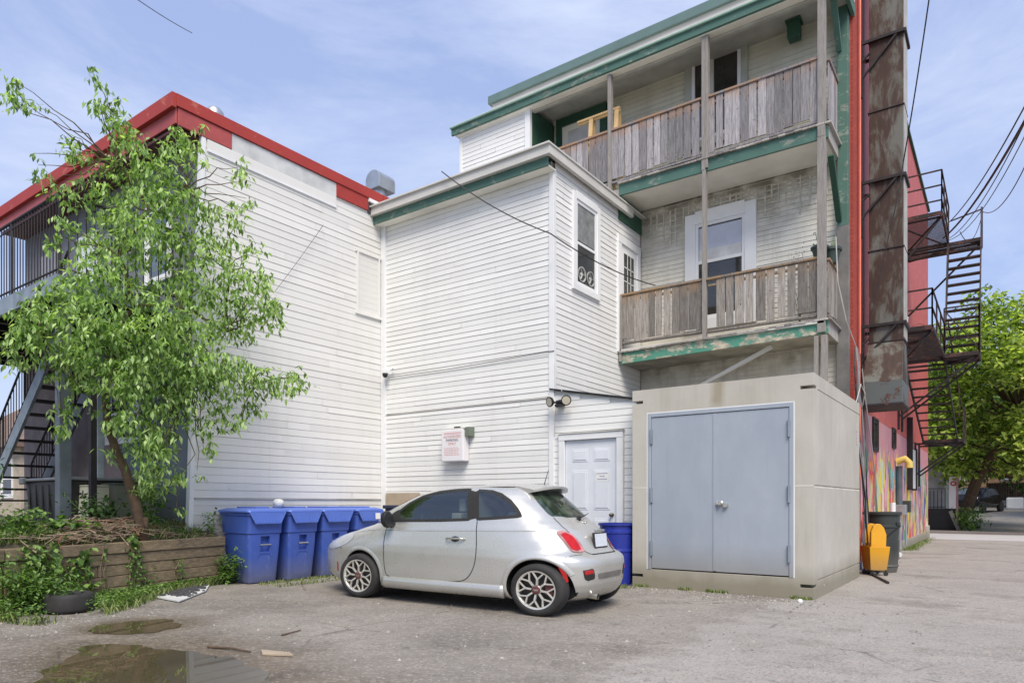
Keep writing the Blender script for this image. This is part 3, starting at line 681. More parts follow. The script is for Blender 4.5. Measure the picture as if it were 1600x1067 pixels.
# windows and doors on rear wall
def window(parent, fr, s0, s1, z0, z1, fw=0.07, cas=0.0, glass='glass', rail=True, mat='trim', d=0.02, base=0.0, cmat=None, blind=None):
    mb = MB()
    if cas:
        for (a, b_, c_, e_) in ((s0-cas, s0, z0-cas, z1+cas), (s1, s1+cas, z0-cas, z1+cas), (s0, s1, z1, z1+cas*1.2), (s0, s1, z0-cas, z0)): mb.obox(fr, a, b_, c_, e_, base-0.01, base+d+0.02, 0)
    o_ = part('window', mb, cmat or M[mat], parent, bevel=0.004) if cas else None
    mb = MB()
    for (a, b_, c_, e_) in ((s0, s0+fw, z0, z1), (s1-fw, s1, z0, z1), (s0+fw, s1-fw, z1-fw, z1), (s0+fw, s1-fw, z0, z0+fw)): mb.obox(fr, a, b_, c_, e_, base-0.01, base+d, 0)
    if rail: mb.obox(fr, s0+fw, s1-fw, (z0+z1)/2-0.03, (z0+z1)/2+0.02, base-0.01, base+d*0.8, 0)
    if o_ is None: o_ = part('window', mb, M[mat], parent, bevel=0.003)
    else:
        f_ = part('window_frame', mb, M[mat], o_, bevel=0.003)
    mb = MB()
    mb.obox(fr, s0+fw*.9, s1-fw*.9, z0+fw*.9, z1-fw*.9, base-0.008, base+0.002, 0)
    g_ = part('pane', mb, M[glass], o_)
    if blind:
        mb = MB(); mb.obox(fr, s0+fw, s1-fw, blind[0], blind[1], base+0.002, base+0.004, 0); part('blind', mb, M['curtain'], o_)
    return o_
window(lb, WLF, -13.35, -12.2, 2.35, 3.35, 0.06, 0.05, 'dark_glass')
window(lb, WLF, -11.9, -11.2, 5.0, 6.2, 0.05, 0.06, 'glass')
mb = MB(); mb.obox(WLF, -14.6, -13.8, 4.40, 6.35, -0.02, 0.03); part('door', mb, M['door_white'], lb, bevel=0.01)
mb = MB(); mb.obox(WLF, -16.3, -15.5, 4.40, 6.35, -0.02, 0.03); part('door', mb, simple('mauve_grey_door', (0.28, 0.28, 0.31, 1), .6), lb, bevel=0.01)
# balcony
by0, by1, bx0, bx1, bz = 3.98, 5.88, -17.3, -10.45, 4.34
mb = MB()
mb.box(bx0, bx1, by0, by1, bz-0.05, bz, 1)
mb.box(bx0, bx1, by0-0.06, by0, bz-0.24, bz, 0); mb.box(bx1, bx1+0.06, by0-0.06, by1, bz-0.22, bz, 0)
for k in range(12): mb.box(bx0+0.3+k*0.56, bx0+0.36+k*0.56, by0, by1, bz-0.22, bz-0.052, 2)
bal = part('balcony', mb, [M['steel_light'], M['steel_blue'], M['black']], lb)
mb = MB()
rt = bz+1.12
mb.tube([(bx0, by0, rt), (bx1, by0, rt)], 0.022, 8); mb.tube([(bx1, by0, rt), (bx1, by1, rt)], 0.022, 8)
mb.tube([(bx0, by0, bz+0.10), (bx1, by0, bz+0.10)], 0.014, 6); mb.tube([(bx1, by0, bz+.10), (bx1, by1, bz+.10)], 0.014, 6)
mb.tube([(bx0, by0, rt-0.10), (bx1, by0, rt-0.10)], 0.010, 6); mb.tube([(bx1, by0, rt-.10), (bx1, by1, rt-.10)], 0.010, 6)
for k in range(int((bx1-bx0)/0.105)+1): x = bx1-k*0.105; mb.tube([(x, by0, bz), (x, by0, rt)], 0.022 if k % 16 == 0 else 0.0085, 5)
for k in range(1, 17): y = by0+k*0.112; mb.tube([(bx1, y, bz), (bx1, y, rt)], 0.0085, 5)
part('railing', mb, M['black_iron'], bal)
p1 = at(95, 600, Y=4.02)
for x, y, wd, mt in ((p1.x, 4.05, 0.15, 'steel_blue'), (at(145, 600, Y=4.6).x, 4.6, 0.085, 'black_iron'), (at(150, 600, Y=4.95).x, 5.0, 0.10, 'steel_light')):
    mb = MB(); mb.box(x-wd/2, x+wd/2, y-wd/2, y+wd/2, 0.5, bz-0.05)
    mb.box(x-wd*.8, x+wd*.8, y-wd*.8, y+wd*.8, 0.5, 0.9)
    part('post', mb, M[mt], bal, bevel=0.006)
# stair
mb = MB()
a = Vector((-15.9, 4.75, 1.08)); b_ = Vector((-12.15, 4.75, 4.32))
mb.beam(a, b_, 0.05, 0.24, 0); mb.beam(a+Vector((0, .80, 0)), b_+Vector((0, .80, 0)), 0.05, 0.24, 1)
for k in range(1, 15):
    p = a.lerp(b_, k/15); mb.box(p.x-0.13, p.x+0.13, 4.79, 5.51, p.z-0.025, p.z+0.01, 2)
st = part('staircase', mb, [M['steel_light'], M['steel_blue'], M['black_iron']], lb)
mb = MB(); up = Vector((0, 0, 0.95))
for yy in (0, .8):
    o_ = Vector((0, yy, 0)); mb.tube([a+o_+up, b_+o_+up], 0.02, 6); mb.tube([a+o_+up*.25, b_+o_+up*.25], 0.012, 6)
    for k in range(0, 31): p = a.lerp(b_, k/30)+o_; mb.tube([p, p+up], 0.0085 if k % 8 else .02, 5)
part('handrail', mb, M['black_iron'], st)

# ------------------------------------------------------------------ middle apartment building
ap = thing('apartment_building', (-6.2, 12.5, 0), 'white clapboard apartment building with green trimmed weathered wooden porches', 'building')
WB = fr_y(9.75)
mb = MB(); siding(mb, WB, lambda z: (-10.13, -6.22), 0.12, 3.0, 0.0965, rnd=R, seams=1, g=0.007)
siding(mb, WB, lambda z: (-10.13, -6.22), 3.03, 6.80, 0.0965, rnd=R, seams=1, g=0.007)
mb.box(-10.2, -6.2, 9.762, 9.9, 0, 7.0, 0)
part('front_wall', mb, [M['white_siding'], M['groove'], ], ap, fix=False)
mb = MB(); mb.obox(WB, -10.13, -6.22, 3.012, 3.024, 0, .02); part('seam_strip', mb, M['groove_light'], ap)
# door opening in the extension wall
dA = at(884, 700, Y=9.72).x; dB = at(962, 700, Y=9.72).x; DZ = at(884, 690, Y=9.72).z
def ext_top(x): return 3.13 + (x+6.15)*(-0.19)
mb = MB()
z = 0.12
while z < 3.2:
    zt = z+0.104
    xr = min(-4.56, -6.15 + (3.13-zt)/0.19)
    if z < DZ+0.13:
        siding(mb, WB, lambda q: (-6.14, dA-0.14), z, zt, 0.104, rnd=None)
        siding(mb, WB, lambda q: (dB+0.14, -4.56), z, zt, 0.104, rnd=None)
    elif xr > -6.1: siding(mb, WB, lambda q: (-6.14, xr), z, zt, 0.104, rnd=None)
    z = zt
mb.prism([(-6.2, 9.762, 0), (-4.6, 9.762, 0), (-4.6, 9.762, ext_top(-4.6)), (-6.2, 9.762, ext_top(-6.2))], (0, 0.12, 0), 0)
mb.box(-4.72, -4.60, 9.88, 13.1, 0, 2.82, 0)
part('extension_wall', mb, [M['white_siding'], M['groove_light']], ap, fix=False)
mb = MB(); mb.prism([(-6.2, 9.70, ext_top(-6.2)+.005), (-4.5, 9.70, ext_top(-4.5)+.005), (-4.5, 9.70, ext_top(-4.5)+.03), (-6.2, 9.70, ext_top(-6.2)+.03)], (0, 3.4, 0))
part('lean_to_roof', mb, M['black'], ap)
mb = MB(); mb.obox(WB, -6.185, -6.14, 0.1, ext_top(-6.15)-0.02, 0, .022); part('joint_strip', mb, M['trim'], ap)
# entrance door
mb = MB()
mb.obox(WB, dA-0.13, dA-0.02, 0.1, DZ+0.02, 0, 0.05, 0); mb.obox(WB, dB+0.02, dB+0.13, 0.1, DZ+0.02, 0, 0.05, 0); mb.obox(WB, dA-0.13, dB+0.13, DZ+0.02, DZ+0.12, 0, 0.055, 0)
mb.obox(WB, dA-.15, dB+.15, DZ+.121, DZ+.135, 0, .07, 1)
dr = part('door_frame', mb, [M['trim'], M['groove']], ap, bevel=0.004)
mb = MB(); W_ = dB-dA
mb.obox(WB, dA-0.015, dB+0.015, 0.12, DZ+0.015, -0.06, 0.006)
for (c0, c1) in ((0.12, 0.44), (0.56, 0.88)):
    for (z0, z1) in ((DZ-0.34, DZ-0.13), (DZ-1.12, DZ-0.48), (DZ-1.95, DZ-1.26)):
        mb.obox(WB, dA+W_*c0, dA+W_*c1, z0, z1, 0.005, 0.012)
        mb.obox(WB, dA+W_*c0+.03, dA+W_*c1-.03, z0+.03, z1-.03, 0.011, 0.020)
d_ = part('door', mb, M['door_white'], dr, bevel=0.006)
mb = MB(); mb.obox(WB, dA+W_*.60, dA+W_*.86, DZ-.66, DZ-.51, 0.0201, 0.0215)
part('notice', mb, M['sticker'], dr)
mb = MB()
for k, (l0, l1) in enumerate(((.62, .84), (.68, .78), (.63, .83))): mb.obox(WB, dA+W_*l0, dA+W_*l1, DZ-.545-k*.045, DZ-.535-k*.045, .0216, .0222)
part('faded_print', mb, simple('faded_blue_ink', rgb(120, 128, 168), .6), dr)
mb = MB()
simple('aged_brass', (.16, .13, .08, 1), .35, .8)
for nm_, zz in (('deadbolt', DZ-1.20), ('door_knob', DZ-1.40)):
    mb = MB(); mb.lathe([(0, -.07), (.025, -.07), (.028, -.045), (.014, -.03), (.03, -.018), (.03, 0)], (dB-.07, 9.744, zz), 'Y', 16); part(nm_, mb, bpy.data.materials['aged_brass'], dr, smooth=True)
# upper volume side wall
WS = fr_x(-6.15)
mb = MB(); siding(mb, WS, lambda z: (9.80, 13.12), 2.95, 7.0, 0.1, rnd=R, seams=1, g=0.007)
mb.box(-6.3, -6.162, 9.9, 13.1, 2.8, 7.0, 0)
part('bay_side_wall', mb, [M['white_siding'], M['groove'] ], ap, fix=False)
mb = MB(); mb.box(-6.225, -6.128, 9.725, 9.81, 0.1, 6.85)
part('corner_board', mb, M['trim'], ap, bevel=0.004)
mb = MB(); mb.box(-10.24, -10.12, 9.70, 9.80, 0.1, 6.85); part('corner_board', mb, M['trim'], ap, bevel=0.004)
w_ = window(ap, WS, 10.44, 11.20, 5.10, 6.60, 0.06, 0.11, 'dark_glass', base=0.016)
mb = MB()   # curtain in upper sash + window fan
mb.obox(WS, 10.50, 11.14, 5.9, 6.54, 0.0185, 0.020); part('curtain', mb, simple('grey_curtain', (.22, .23, .23, 1), .5, var=.3, scale=8), w_)
mb = MB()
for yc in (10.66, 10.98):
    mb.lathe([(0.13, 0.0), (0.135, 0.02), (0.12, 0.02), (0.115, 0.0)], (-6.132, yc, 5.32), 'X', 24); mb.lathe([(0.04, 0.0), (0.03, 0.018), (0, .02)], (-6.132, yc, 5.32), 'X', 12)
    for q in range(3): a_ = q*2*PI/3; mb.beam((-6.125, yc, 5.32), (-6.125, yc+.11*math.cos(a_), 5.32+.11*math.sin(a_)), .05, .004)
part('window_fan', mb, simple('pale_fan', (.45, .46, .46, 1), .5), w_)
# bay roof and eaves
mb = MB()
mb.box(-10.34, -6.02, 9.42, 9.50, 6.95, 7.10, 0); mb.box(-6.09, -6.02, 9.50, 12.55, 6.95, 7.10, 0)
mb.box(-10.34, -6.0, 9.38, 13.1, 7.10, 7.13, 0)
mb.box(-10.30, -6.10, 9.50, 9.53, 6.80, 6.95, 1)
mb.box(-10.30, -6.10, 9.53, 9.75, 6.80, 6.825, 2)
part('bay_eave', mb, [M['trim_old'], M['green'], M['soffit']], ap, bevel=0.004)
# porch door on bay side wall
mb = MB()
mb.obox(WS, 12.06, 12.20, 4.2, 6.35, 0, .045); mb.obox(WS, 12.92, 13.06, 4.2, 6.35, 0, .045); mb.obox(WS, 12.06, 13.06, 6.35, 6.50, 0, .05); mb.obox(WS, 12.20, 12.92, 4.2, 6.35, 0, .02)
mb.obox(WS, 12.34, 12.78, 5.1, 6.2, 0.0205, .024, 1)
pd = part('porch_door', mb, [M['trim'], M['dark_glass']], ap, bevel=.004)
mb = MB()
for k in (1, 2): mb.obox(WS, 12.34+k*.1467-.008, 12.34+k*.1467+.008, 5.1, 6.2, .0245, .030)
for k in (1, 2, 3): mb.obox(WS, 12.34, 12.78, 5.1+k*.275-.008, 5.1+k*.275+.008, .0245, .030)
part('muntins', mb, M['trim'], pd)
# back walls of the porches
WP = fr_y(13.13)
mb = MB(); siding(mb, WP, lambda z: (-6.12, -2.37), 4.2, 7.27, 0.092, rnd=R, seams=2, lip=.008, g=.007)
mb.box(-6.15, -2.3, 13.145, 13.3, 2.0, 7.3, 0)
part('middle_porch_wall', mb, [M['old_siding'], M['groove']], ap, fix=False)
mb = MB(); siding(mb, WP, lambda z: (-6.12, -2.37), 1.9, 4.2, 0.092, rnd=R, seams=1, lip=.008, g=.007)
part('lower_porch_wall', mb, [M['low_siding'], M['groove']], ap, fix=False)
mb = MB(); siding(mb, WP, lambda z: (-8.25, -2.37), 7.4, 10.2, 0.10, rnd=R, seams=2, lip=.008, g=.007)
mb.box(-8.3, -2.3, 13.145, 13.3, 7.3, 10.4, 0)
part('top_porch_wall', mb, [M['top_siding'], M['groove']], ap, fix=False)
mb = MB()  # bare battens left at the top of the middle porch wall
rr = random.Random(21)
for zz, xs in ((6.55, ((-5.9, -5.35), (-3.75, -3.35))), (6.68, ((-5.95, -5.2), (-3.8, -3.1))), (6.80, ((-5.6, -5.15), (-3.7, -2.7))), (6.92, ((-5.9, -5.3), (-3.8, -3.0), (-2.9, -2.6))), (7.03, ((-5.1, -3.75), (-3.6, -2.55))), (7.11, ((-5.2, -3.9), (-3.5, -2.6)))):
    for xa, xb in xs: mb.obox(WP, xa, xb, zz, zz+.020, 0, .02)
for k in range(26):
    xa = -5.9+k*.132+rr.uniform(-.03, .03)
    if xa > -2.55: continue
    up = -5.15 < xa < -3.8
    za = (6.97 if up else rr.uniform(6.42, 6.9)); mb.obox(WP, xa, xa+rr.uniform(.022, .036), za, 7.12+rr.uniform(0, .06), 0, .021)
part('old_battens', mb, simple('dull_batten', (.52, .50, .43, 1), .8, var=.25, scale=8), ap)
wx0, wx1 = at(1090, 400, Y=13.1).x, at(1160, 400, Y=13.1).x
w_ = window(ap, WP, wx0-.04, wx1+.05, 4.85, 6.72, 0.06, 0.21, 'dark_glass', rail=False, base=0.014, d=0.03)
mb = MB(); mb.obox(WP, wx0+.03, wx1-.02, 6.20, 6.63, .0205, .024, 0); mb.obox(WP, wx0+.03, wx1-.02, 5.99, 6.20, .0205, .026, 1)
mb.obox(WP, wx0+.02, wx1-.01, 5.93, 5.99, .0205, .036, 2)
part('blind', mb, [M['curtain'], M['lightgrey_panel'], M['trim']], w_)
ux0, ux1 = at(1082, 100, Y=13.1).x, at(1158, 100, Y=13.1).x
w_ = window(ap, WP, ux0-.02, ux1, 8.35, 9.98, 0.07, 0.13, 'dark_glass', rail=False, base=0.014, d=0.03, cmat=simple('greenish_old_trim', (.40, .42, .36, 1), .6))
mb = MB(); mb.obox(WP, ux0+.35, ux0+.43, 8.4, 9.9, .016, .05); mb.obox(WP, ux0+.43, ux1-.07, 9.0, 9.03, .016, .04); part('window_frame', mb, M['trim_old'], w_)
gx0, gx1 = at(878, 200, Y=13.1).x, at(938, 200, Y=13.1).x
mb = MB()
mb.obox(WP, gx0-.14, gx0, 7.45, 9.80, 0, .06, 0); mb.obox(WP, gx1, gx1+.16, 7.45, 9.80, 0, .06, 0); mb.obox(WP, gx0-.14, gx1+.16, 9.64, 9.82, 0, .062, 0)
mb.obox(WP, gx0, gx1, 7.45, 9.64, 0, .02, 1); mb.obox(WP, gx0+.16, gx1-.16, 8.5, 9.5, .0201, .024, 2)
part('upper_porch_door', mb, [M['green_dark'], M['soffit'], M['lightgrey_panel']], ap, bevel=.004)
# third floor closet
WC = fr_y(12.19)
mb = MB(); siding(mb, WC, lambda z: (-10.20, -8.36), 7.1, 9.72, 0.098, rnd=R, seams=1, g=.007)
mb.box(-10.2, -8.30, 12.202, 13.2, 7.1, 9.75, 0)
part('closet_wall', mb, [M['white_siding'], M['groove']], ap, fix=False)
mb = MB(); mb.box(-10.24, -10.17, 12.165, 12.25, 7.1, 9.70); part('corner_board', mb, M['trim'], ap, bevel=.004)
mb = MB(); mb.box(-8.40, -8.27, 12.16, 12.25, 7.1, 9.70); part('corner_board', mb, M['trim'], ap, bevel=.004)
mb = MB(); mb.box(-8.30, -8.26, 12.26, 13.13, 7.4, 9.75); part('closet_side', mb, M['green_dark'], ap)
# main roof eave, parapet
mb = MB()
mb.box(-10.38, -2.12, 12.04, 12.09, 9.72, 9.86, 0); mb.box(-10.40, -2.10, 12.00, 12.09, 9.865, 9.90, 3)
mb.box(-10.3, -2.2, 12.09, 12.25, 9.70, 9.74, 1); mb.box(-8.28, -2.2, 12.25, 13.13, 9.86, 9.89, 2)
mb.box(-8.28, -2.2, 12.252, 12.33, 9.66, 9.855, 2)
mb.box(-2.17, -2.11, 12.04, 13.2, 9.72, 9.92, 0); mb.box(-10.4, -2.1, 12.04, 13.1, 9.902, 9.935, 1)
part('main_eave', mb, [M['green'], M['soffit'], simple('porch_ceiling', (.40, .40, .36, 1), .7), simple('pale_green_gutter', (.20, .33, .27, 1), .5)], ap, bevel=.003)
mb = MB(); mb.box(-9.42, -2.2, 12.34, 24.0, 9.937, 10.26, 0); mb.box(-10.2, -2.3, 13.3, 24.0, 0, 9.9, 0)
part('parapet', mb, M['trim_old'], ap)
mb = MB(); mb.box(-9.50, -2.15, 12.28, 12.6, 10.26, 10.44); part('parapet_flashing', mb, M['flashing'], ap, bevel=.008)
# decks
def deck(name, xa, xb, za, zb, mat_f, mat_s, zl, zr):
    """deck whose front fascia runs from height zl (left) to zr (right), with real joists and boards"""
    mb = MB(); y0, y1 = 12.14, 13.12; h = 0.21
    mb.prism([(xa, y0, zl), (xb, y0, zr), (xb, y0, zr+h), (xa, y0, zl+h)], (0, .045, 0), 0)
    mb.prism([(xb-.04, y0+.046, zr), (xb-.04, y1, zr), (xb-.04, y1, zr+h), (xb-.04, y0+.046, zr+h)], (.038, 0, 0), 1)
    d_ = part(name, mb, [mat_f, M['post']], ap, bevel=.003)
    mb = MB(); rr = random.Random(int(za*10)); x = xa
    while x < xb+.03:
        w2 = rr.uniform(.10, .14); t_ = (x-xa)/(xb-xa); zz = zl+(zr-zl)*t_+h+.003
        mb.box(x, min(x+w2-.006, xb+.05), y0-.04-rr.uniform(0, .02), y1, zz, zz+.03); x += w2
    part('deck_boards', mb, M['post'], d_)
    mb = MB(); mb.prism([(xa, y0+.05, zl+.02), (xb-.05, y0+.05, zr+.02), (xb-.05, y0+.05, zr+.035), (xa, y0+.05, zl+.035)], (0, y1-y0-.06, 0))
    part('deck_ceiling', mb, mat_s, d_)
    return d_
d3 = deck('upper_deck', -6.14, -2.34, 7.26, 7.45, M['green'], M['soffit'], 7.27, 7.24)
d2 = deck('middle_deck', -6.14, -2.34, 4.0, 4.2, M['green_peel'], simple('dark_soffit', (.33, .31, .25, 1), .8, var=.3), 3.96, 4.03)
mb = MB(); mb.box(-8.27, -6.14, 12.14, 12.20, 7.25, 7.36); mb.box(-8.27, -6.14, 12.14, 13.1, 7.36, 7.40); part('deck_edge', mb, M['post'], d3)
mb = MB(); mb.obox(WS, 12.12, 13.1, 6.80, 7.25, 0, .05); part('beam', mb, M['green_dark'], d3)
mb = MB(); mb.box(-6.12, -2.4, 12.10, 12.135, 4.20, 4.235); part('deck_edge', mb, M['trim_old'], d2)
# railings: individual weathered boards
def railing(name, fr, s0, s1, zb, zt, mat, pitch=0.118, bw=0.098, seed=1, gapy=0.0, d0=0.02, cut=None, sides=False):
    rr = random.Random(seed); mb = MB()
    z_ = lambda s, z: z
    x = s0
    while x < s1-bw*.5:
        b2 = bw*rr.uniform(.85, 1.12); j = rr.uniform(-.012, .012)
        zz = zt+rr.uniform(-.02, .01)
        o, u, n = fr; e = rr.uniform(-.006, .006)
        if rr.random() > .03: mb.obox(fr, x, min(x+b2, s1), zb+rr.uniform(-.03, .03), zz, d0+rr.uniform(0, .006), d0+.022, 0)
        x += pitch*rr.uniform(.92, 1.1) + (gapy if rr.random() > .5 else 0)
    o_ = part(name, mb, mat, ap)
    mb = MB(); mb.obox(fr, s0-.02, s1+.02, zt+.005, zt+.045, -.03, .065); part('top_rail', mb, mat, o_, bevel=.004)
    mb = MB(); mb.obox(fr, s0, s1, zb-.075, zb-.035, -.02, .05); mb.obox(fr, s0, s1, zt-.10, zt-.06, -.03, .018); part('bottom_rail', mb, mat, o_, bevel=.004)
    return o_
WD = fr_y(12.19)
railing('upper_railing', WD, -8.24, -6.37, 7.62, 8.58, M['picket'], seed=1, pitch=.142, bw=.132)
railing('upper_railing', WD, -6.30, -4.46, 7.62, 8.58, M['picket'], seed=2, pitch=.142, bw=.130)
railing('upper_railing', WD, -4.36, -2.50, 7.60, 8.57, M['picket'], seed=3, pitch=.142, bw=.130, gapy=.006)
railing('side_railing', fr_x(-2.40), 12.26, 13.08, 7.6, 8.55, M['picket'], seed=4)
railing('middle_railing', WD, -6.12, -4.47, 4.42, 5.28, M['picket_low'], seed=5, pitch=.152, bw=.138, gapy=.006)
railing('middle_railing', WD, -4.37, -2.52, 4.40, 5.27, M['picket_low'], pitch=.162, bw=.144, seed=6, gapy=.008)
railing('side_railing', fr_x(-2.40), 12.26, 13.08, 4.4, 5.25, M['picket_low'], seed=7, gapy=.01)
# posts
for x, wd, z0, z1 in ((-6.335, .07, 7.26, 9.72), (-4.43, .065, 7.26, 9.70), (-4.37, .05, 7.30, 9.70), (-2.44, .12, 7.265, 9.72), (-4.42, .065, 4.2, 7.28), (-2.44, .13, 4.05, 7.262), (-6.10, .06, 4.0, 5.3), (-2.52, .07, 1.6, 4.0), (-2.40, .09, 1.6, 4.0)):
    mb = MB(); mb.box(x-wd/2, x+wd/2, 12.10, 12.19+.02, z0, z1); part('porch_post', mb, M['post'], ap, bevel=.005)
mb = MB(); mb.beam((-2.33, 12.3, 7.0), (-2.33, 13.0, 6.15), .09, .09); part('diagonal_brace', mb, M['green_dark'], ap)
mb = MB(); mb.beam((-2.33, 12.3, 10.0), (-2.33, 13.0, 9.1), .09, .09); part('diagonal_brace', mb, M['green'], ap)
mb = MB(); mb.beam((-4.75, 12.6, 3.42), (-3.3, 12.4, 3.98), .06, .06); part('loose_board', mb, M['trim_old'], ap)
# pilaster at the right corner
mb = MB(); mb.box(-2.36, -2.19, 12.99, 13.14, 6.05, 11.3); part('corner_pilaster', mb, M['green'], ap, bevel=.006)
mb = MB(); mb.box(-2.37, -2.18, 12.99, 13.14, 0.0, 6.05); part('corner_pilaster', mb, simple('bare_grey_board', (.15, .145, .14, 1), .85, var=.35, scale=3), ap, bevel=.006)
# ------------------------------------------------------------------ red brick building along the lane
bb = thing('brick_building', (-3.0, 20, 0), 'tall red painted brick building with colourful mural along its lane wall', 'building')
XW = -2.18; WR = fr_x(XW)
mb = MB()
mb.box(XW-.3, XW, 13.15, 28.2, 3.0, 11.5, 0)
mb.box(XW-12, XW-.3, 24.5, 28.2, 0, 9.8, 1); mb.box(XW-.3, XW-.29, 13.3, 28.2, 3, 11.4, 1)
part('wall', mb, [M['stucco_pink'], M['brick_red']], bb)
mb = MB(); mb.box(XW-.3, XW, 13.15, 28.2, 0.0, 2.995); part('mural_wall', mb, M['mural'], bb)
mb = MB(); mb.box(XW, XW+.045, 13.15, 13.80, 0, 11.4); part('brick_strip', mb, M['brick_red'], bb)
mb = MB(); mb.box(XW-.35, XW+.06, 13.1, 28.25, 11.5, 11.58); part('coping', mb, M['green_dark'], bb)
mb = MB(); mb.box(XW, XW+.05, 27.0, 28.2, 0, .45); mb.box(XW, XW+.03, 20, 27, 0, .25); part('plinth', mb, M['concrete'], bb)
for (ya, yb, za, zb) in ((15.6, 16.2, 2.35, 2.95), (18.6, 19.1, 2.6, 3.0), (17.9, 18.9, 5.0, 6.9), (20.0, 21.3, 8.3, 9.6)):
    window(bb, WR, ya, yb, za, zb, .05, .04, 'dark_glass', rail=False, mat='black_iron' if zb < 3.2 else 'redd')
mb = MB(); mb.obox(WR, 21.8, 22.9, 1.65, 2.75, 0, .10, 1); mb.obox(WR, 21.72, 21.8, 1.6, 3.6, 0, .14, 0); mb.obox(WR, 22.9, 22.98, 1.6, 2.8, 0, .14, 0)
part('shuttered_window', mb, [M['black_iron'], M['lightgrey_panel']], bb)
mb = MB(); mb.tube([(XW+.03, 19.2, 2.25), (XW+.22, 19.2, 2.32), (XW+.30, 19.2, 2.22), (XW+.30, 19.2, 2.1)], .085, 10); part('vent_elbow', mb, simple('faded_yellow', rgb(214, 186, 96), .6), bb, smooth=True, angle=60)
mb = MB(); mb.tube([(XW+.08, 19.3, 1.2), (XW+.08, 19.3, 2.15)], .07, 10); part('dark_pipe', mb, M['steel_blue'], bb)
mb = MB(); mb.box(XW+.01, XW+.25, 19.0, 19.3, .95, 1.2); mb.box(XW+.01, XW+.22, 20.2, 20.5, 1.0, 1.3, 1); mb.tube([(XW+.12, 19.15, .1), (XW+.12, 19.15, .95)], .03, 8)
mb.tube([(XW+.12, 20.35, 1.0), (XW+.12, 20.35, .15)], .025, 8); mb.tube([(XW+.12, 19.15, 1.1), (XW+.12, 20.3, 1.1)], .022, 8)
part('gas_meter', mb, [M['galv'], M['can']], bb, bevel=.01)
mb = MB(); mb.tube([(XW+.14, 17.6, .12), (XW+.14, 17.6, 1.25)], .055, 10); mb.tube([(XW+.14, 17.6, .12), (XW+.30, 17.5, .08)], .05, 10)
mb.box(XW+.02, XW+.30, 16.7, 17.3, .0, .42, 1); part('white_drain_pipe', mb, [M['trim'], M['can']], bb, smooth=True, angle=50)
mb = MB(); mb.tube([(XW+.09, 13.55, 0.2), (XW+.09, 13.55, 11.3)], .018, 6); mb.tube([(XW+.035, 13.9, 3.2), (XW+.035, 13.9, 6.4)], .02, 8, 1); part('conduit', mb, [simple('pink_conduit', rgb(220, 120, 96), .6), M['redd']], bb)
# ------------------------------------------------------------------ exhaust duct on brackets
dk = thing('exhaust_duct', (-1.76, 14.3, 3.0), 'tall rusty square exhaust duct bracketed to the red wall', 'duct')
dx0, dx1, dy0, dy1 = -2.04, -1.48, 14.20, 14.74
zs = [4.2, 5.9, 7.18, 8.47, 9.80, 11.2, 12.9]
mb = MB()
for a, b_ in zip(zs[:-1], zs[1:]):
    mb.box(dx0, dx1, dy0, dy1, a+.012, b_-.012); mb.box(dx0-.018, dx1+.018, dy0-.018, dy1+.018, b_-.012, b_+.012, 1)
mb.box(dx0-.018, dx1+.018, dy0-.018, dy1+.018, 4.19, 4.21, 1)
mb.add([(dx0,dy0,4.2),(dx1,dy0,4.2),(dx1,dy1,4.2),(dx0,dy1,4.2),(dx0-.06,dy0-.42,3.42),(dx1+.03,dy0-.42,3.42),(dx1+.03,dy1,3.42),(dx0-.06,dy1,3.42)],
       [(0,1,2,3),(0,4,5,1),(1,5,6,2),(2,6,7,3),(3,7,4,0)], 0)
mb.box(dx0-.06, dx1+.03, dy0-.42, dy1, 3.02, 3.42, 2); mb.box(dx0-.08, dx1+.05, dy0-.44, dy1+.01, 2.98, 3.02, 1)
part('duct_shaft', mb, [M['duct'], M['rust_iron'], peel_mat('grey_hood_metal', rgb(98, 104, 104), rgb(92, 60, 46), .56, rgb(60, 42, 36))], dk, bevel=.006)
mb = MB()
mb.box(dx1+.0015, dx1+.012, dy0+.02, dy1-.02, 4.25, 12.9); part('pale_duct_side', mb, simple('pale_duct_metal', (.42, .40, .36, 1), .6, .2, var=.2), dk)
for zz in (4.45, 7.12, 9.72):
    mb = MB()
    mb.beam((XW, dy0-.04, zz+.06), (dx1+.02, dy0-.04, zz+.06), .05, .05); mb.beam((XW, dy0-.04, zz-.62), (dx1-.1, dy0-.04, zz+.04), .035, .035)
    mb.box(XW, XW+.04, dy0-.07, dy0-.01, zz-.95, zz+.1); mb.beam((XW, dy0-.04, zz-.3), (dx0+.02, dy0-.04, zz-.16), .03, .03)
    mb.box(dx1+.01, dx1+.05, dy0-.05, dy1+.05, zz+.03, zz+.09); mb.beam((XW, dy1+.03, zz+.06), (dx1+.05, dy1+.03, zz+.06), .05, .05)
    part('bracket', mb, M['black_iron'], dk)
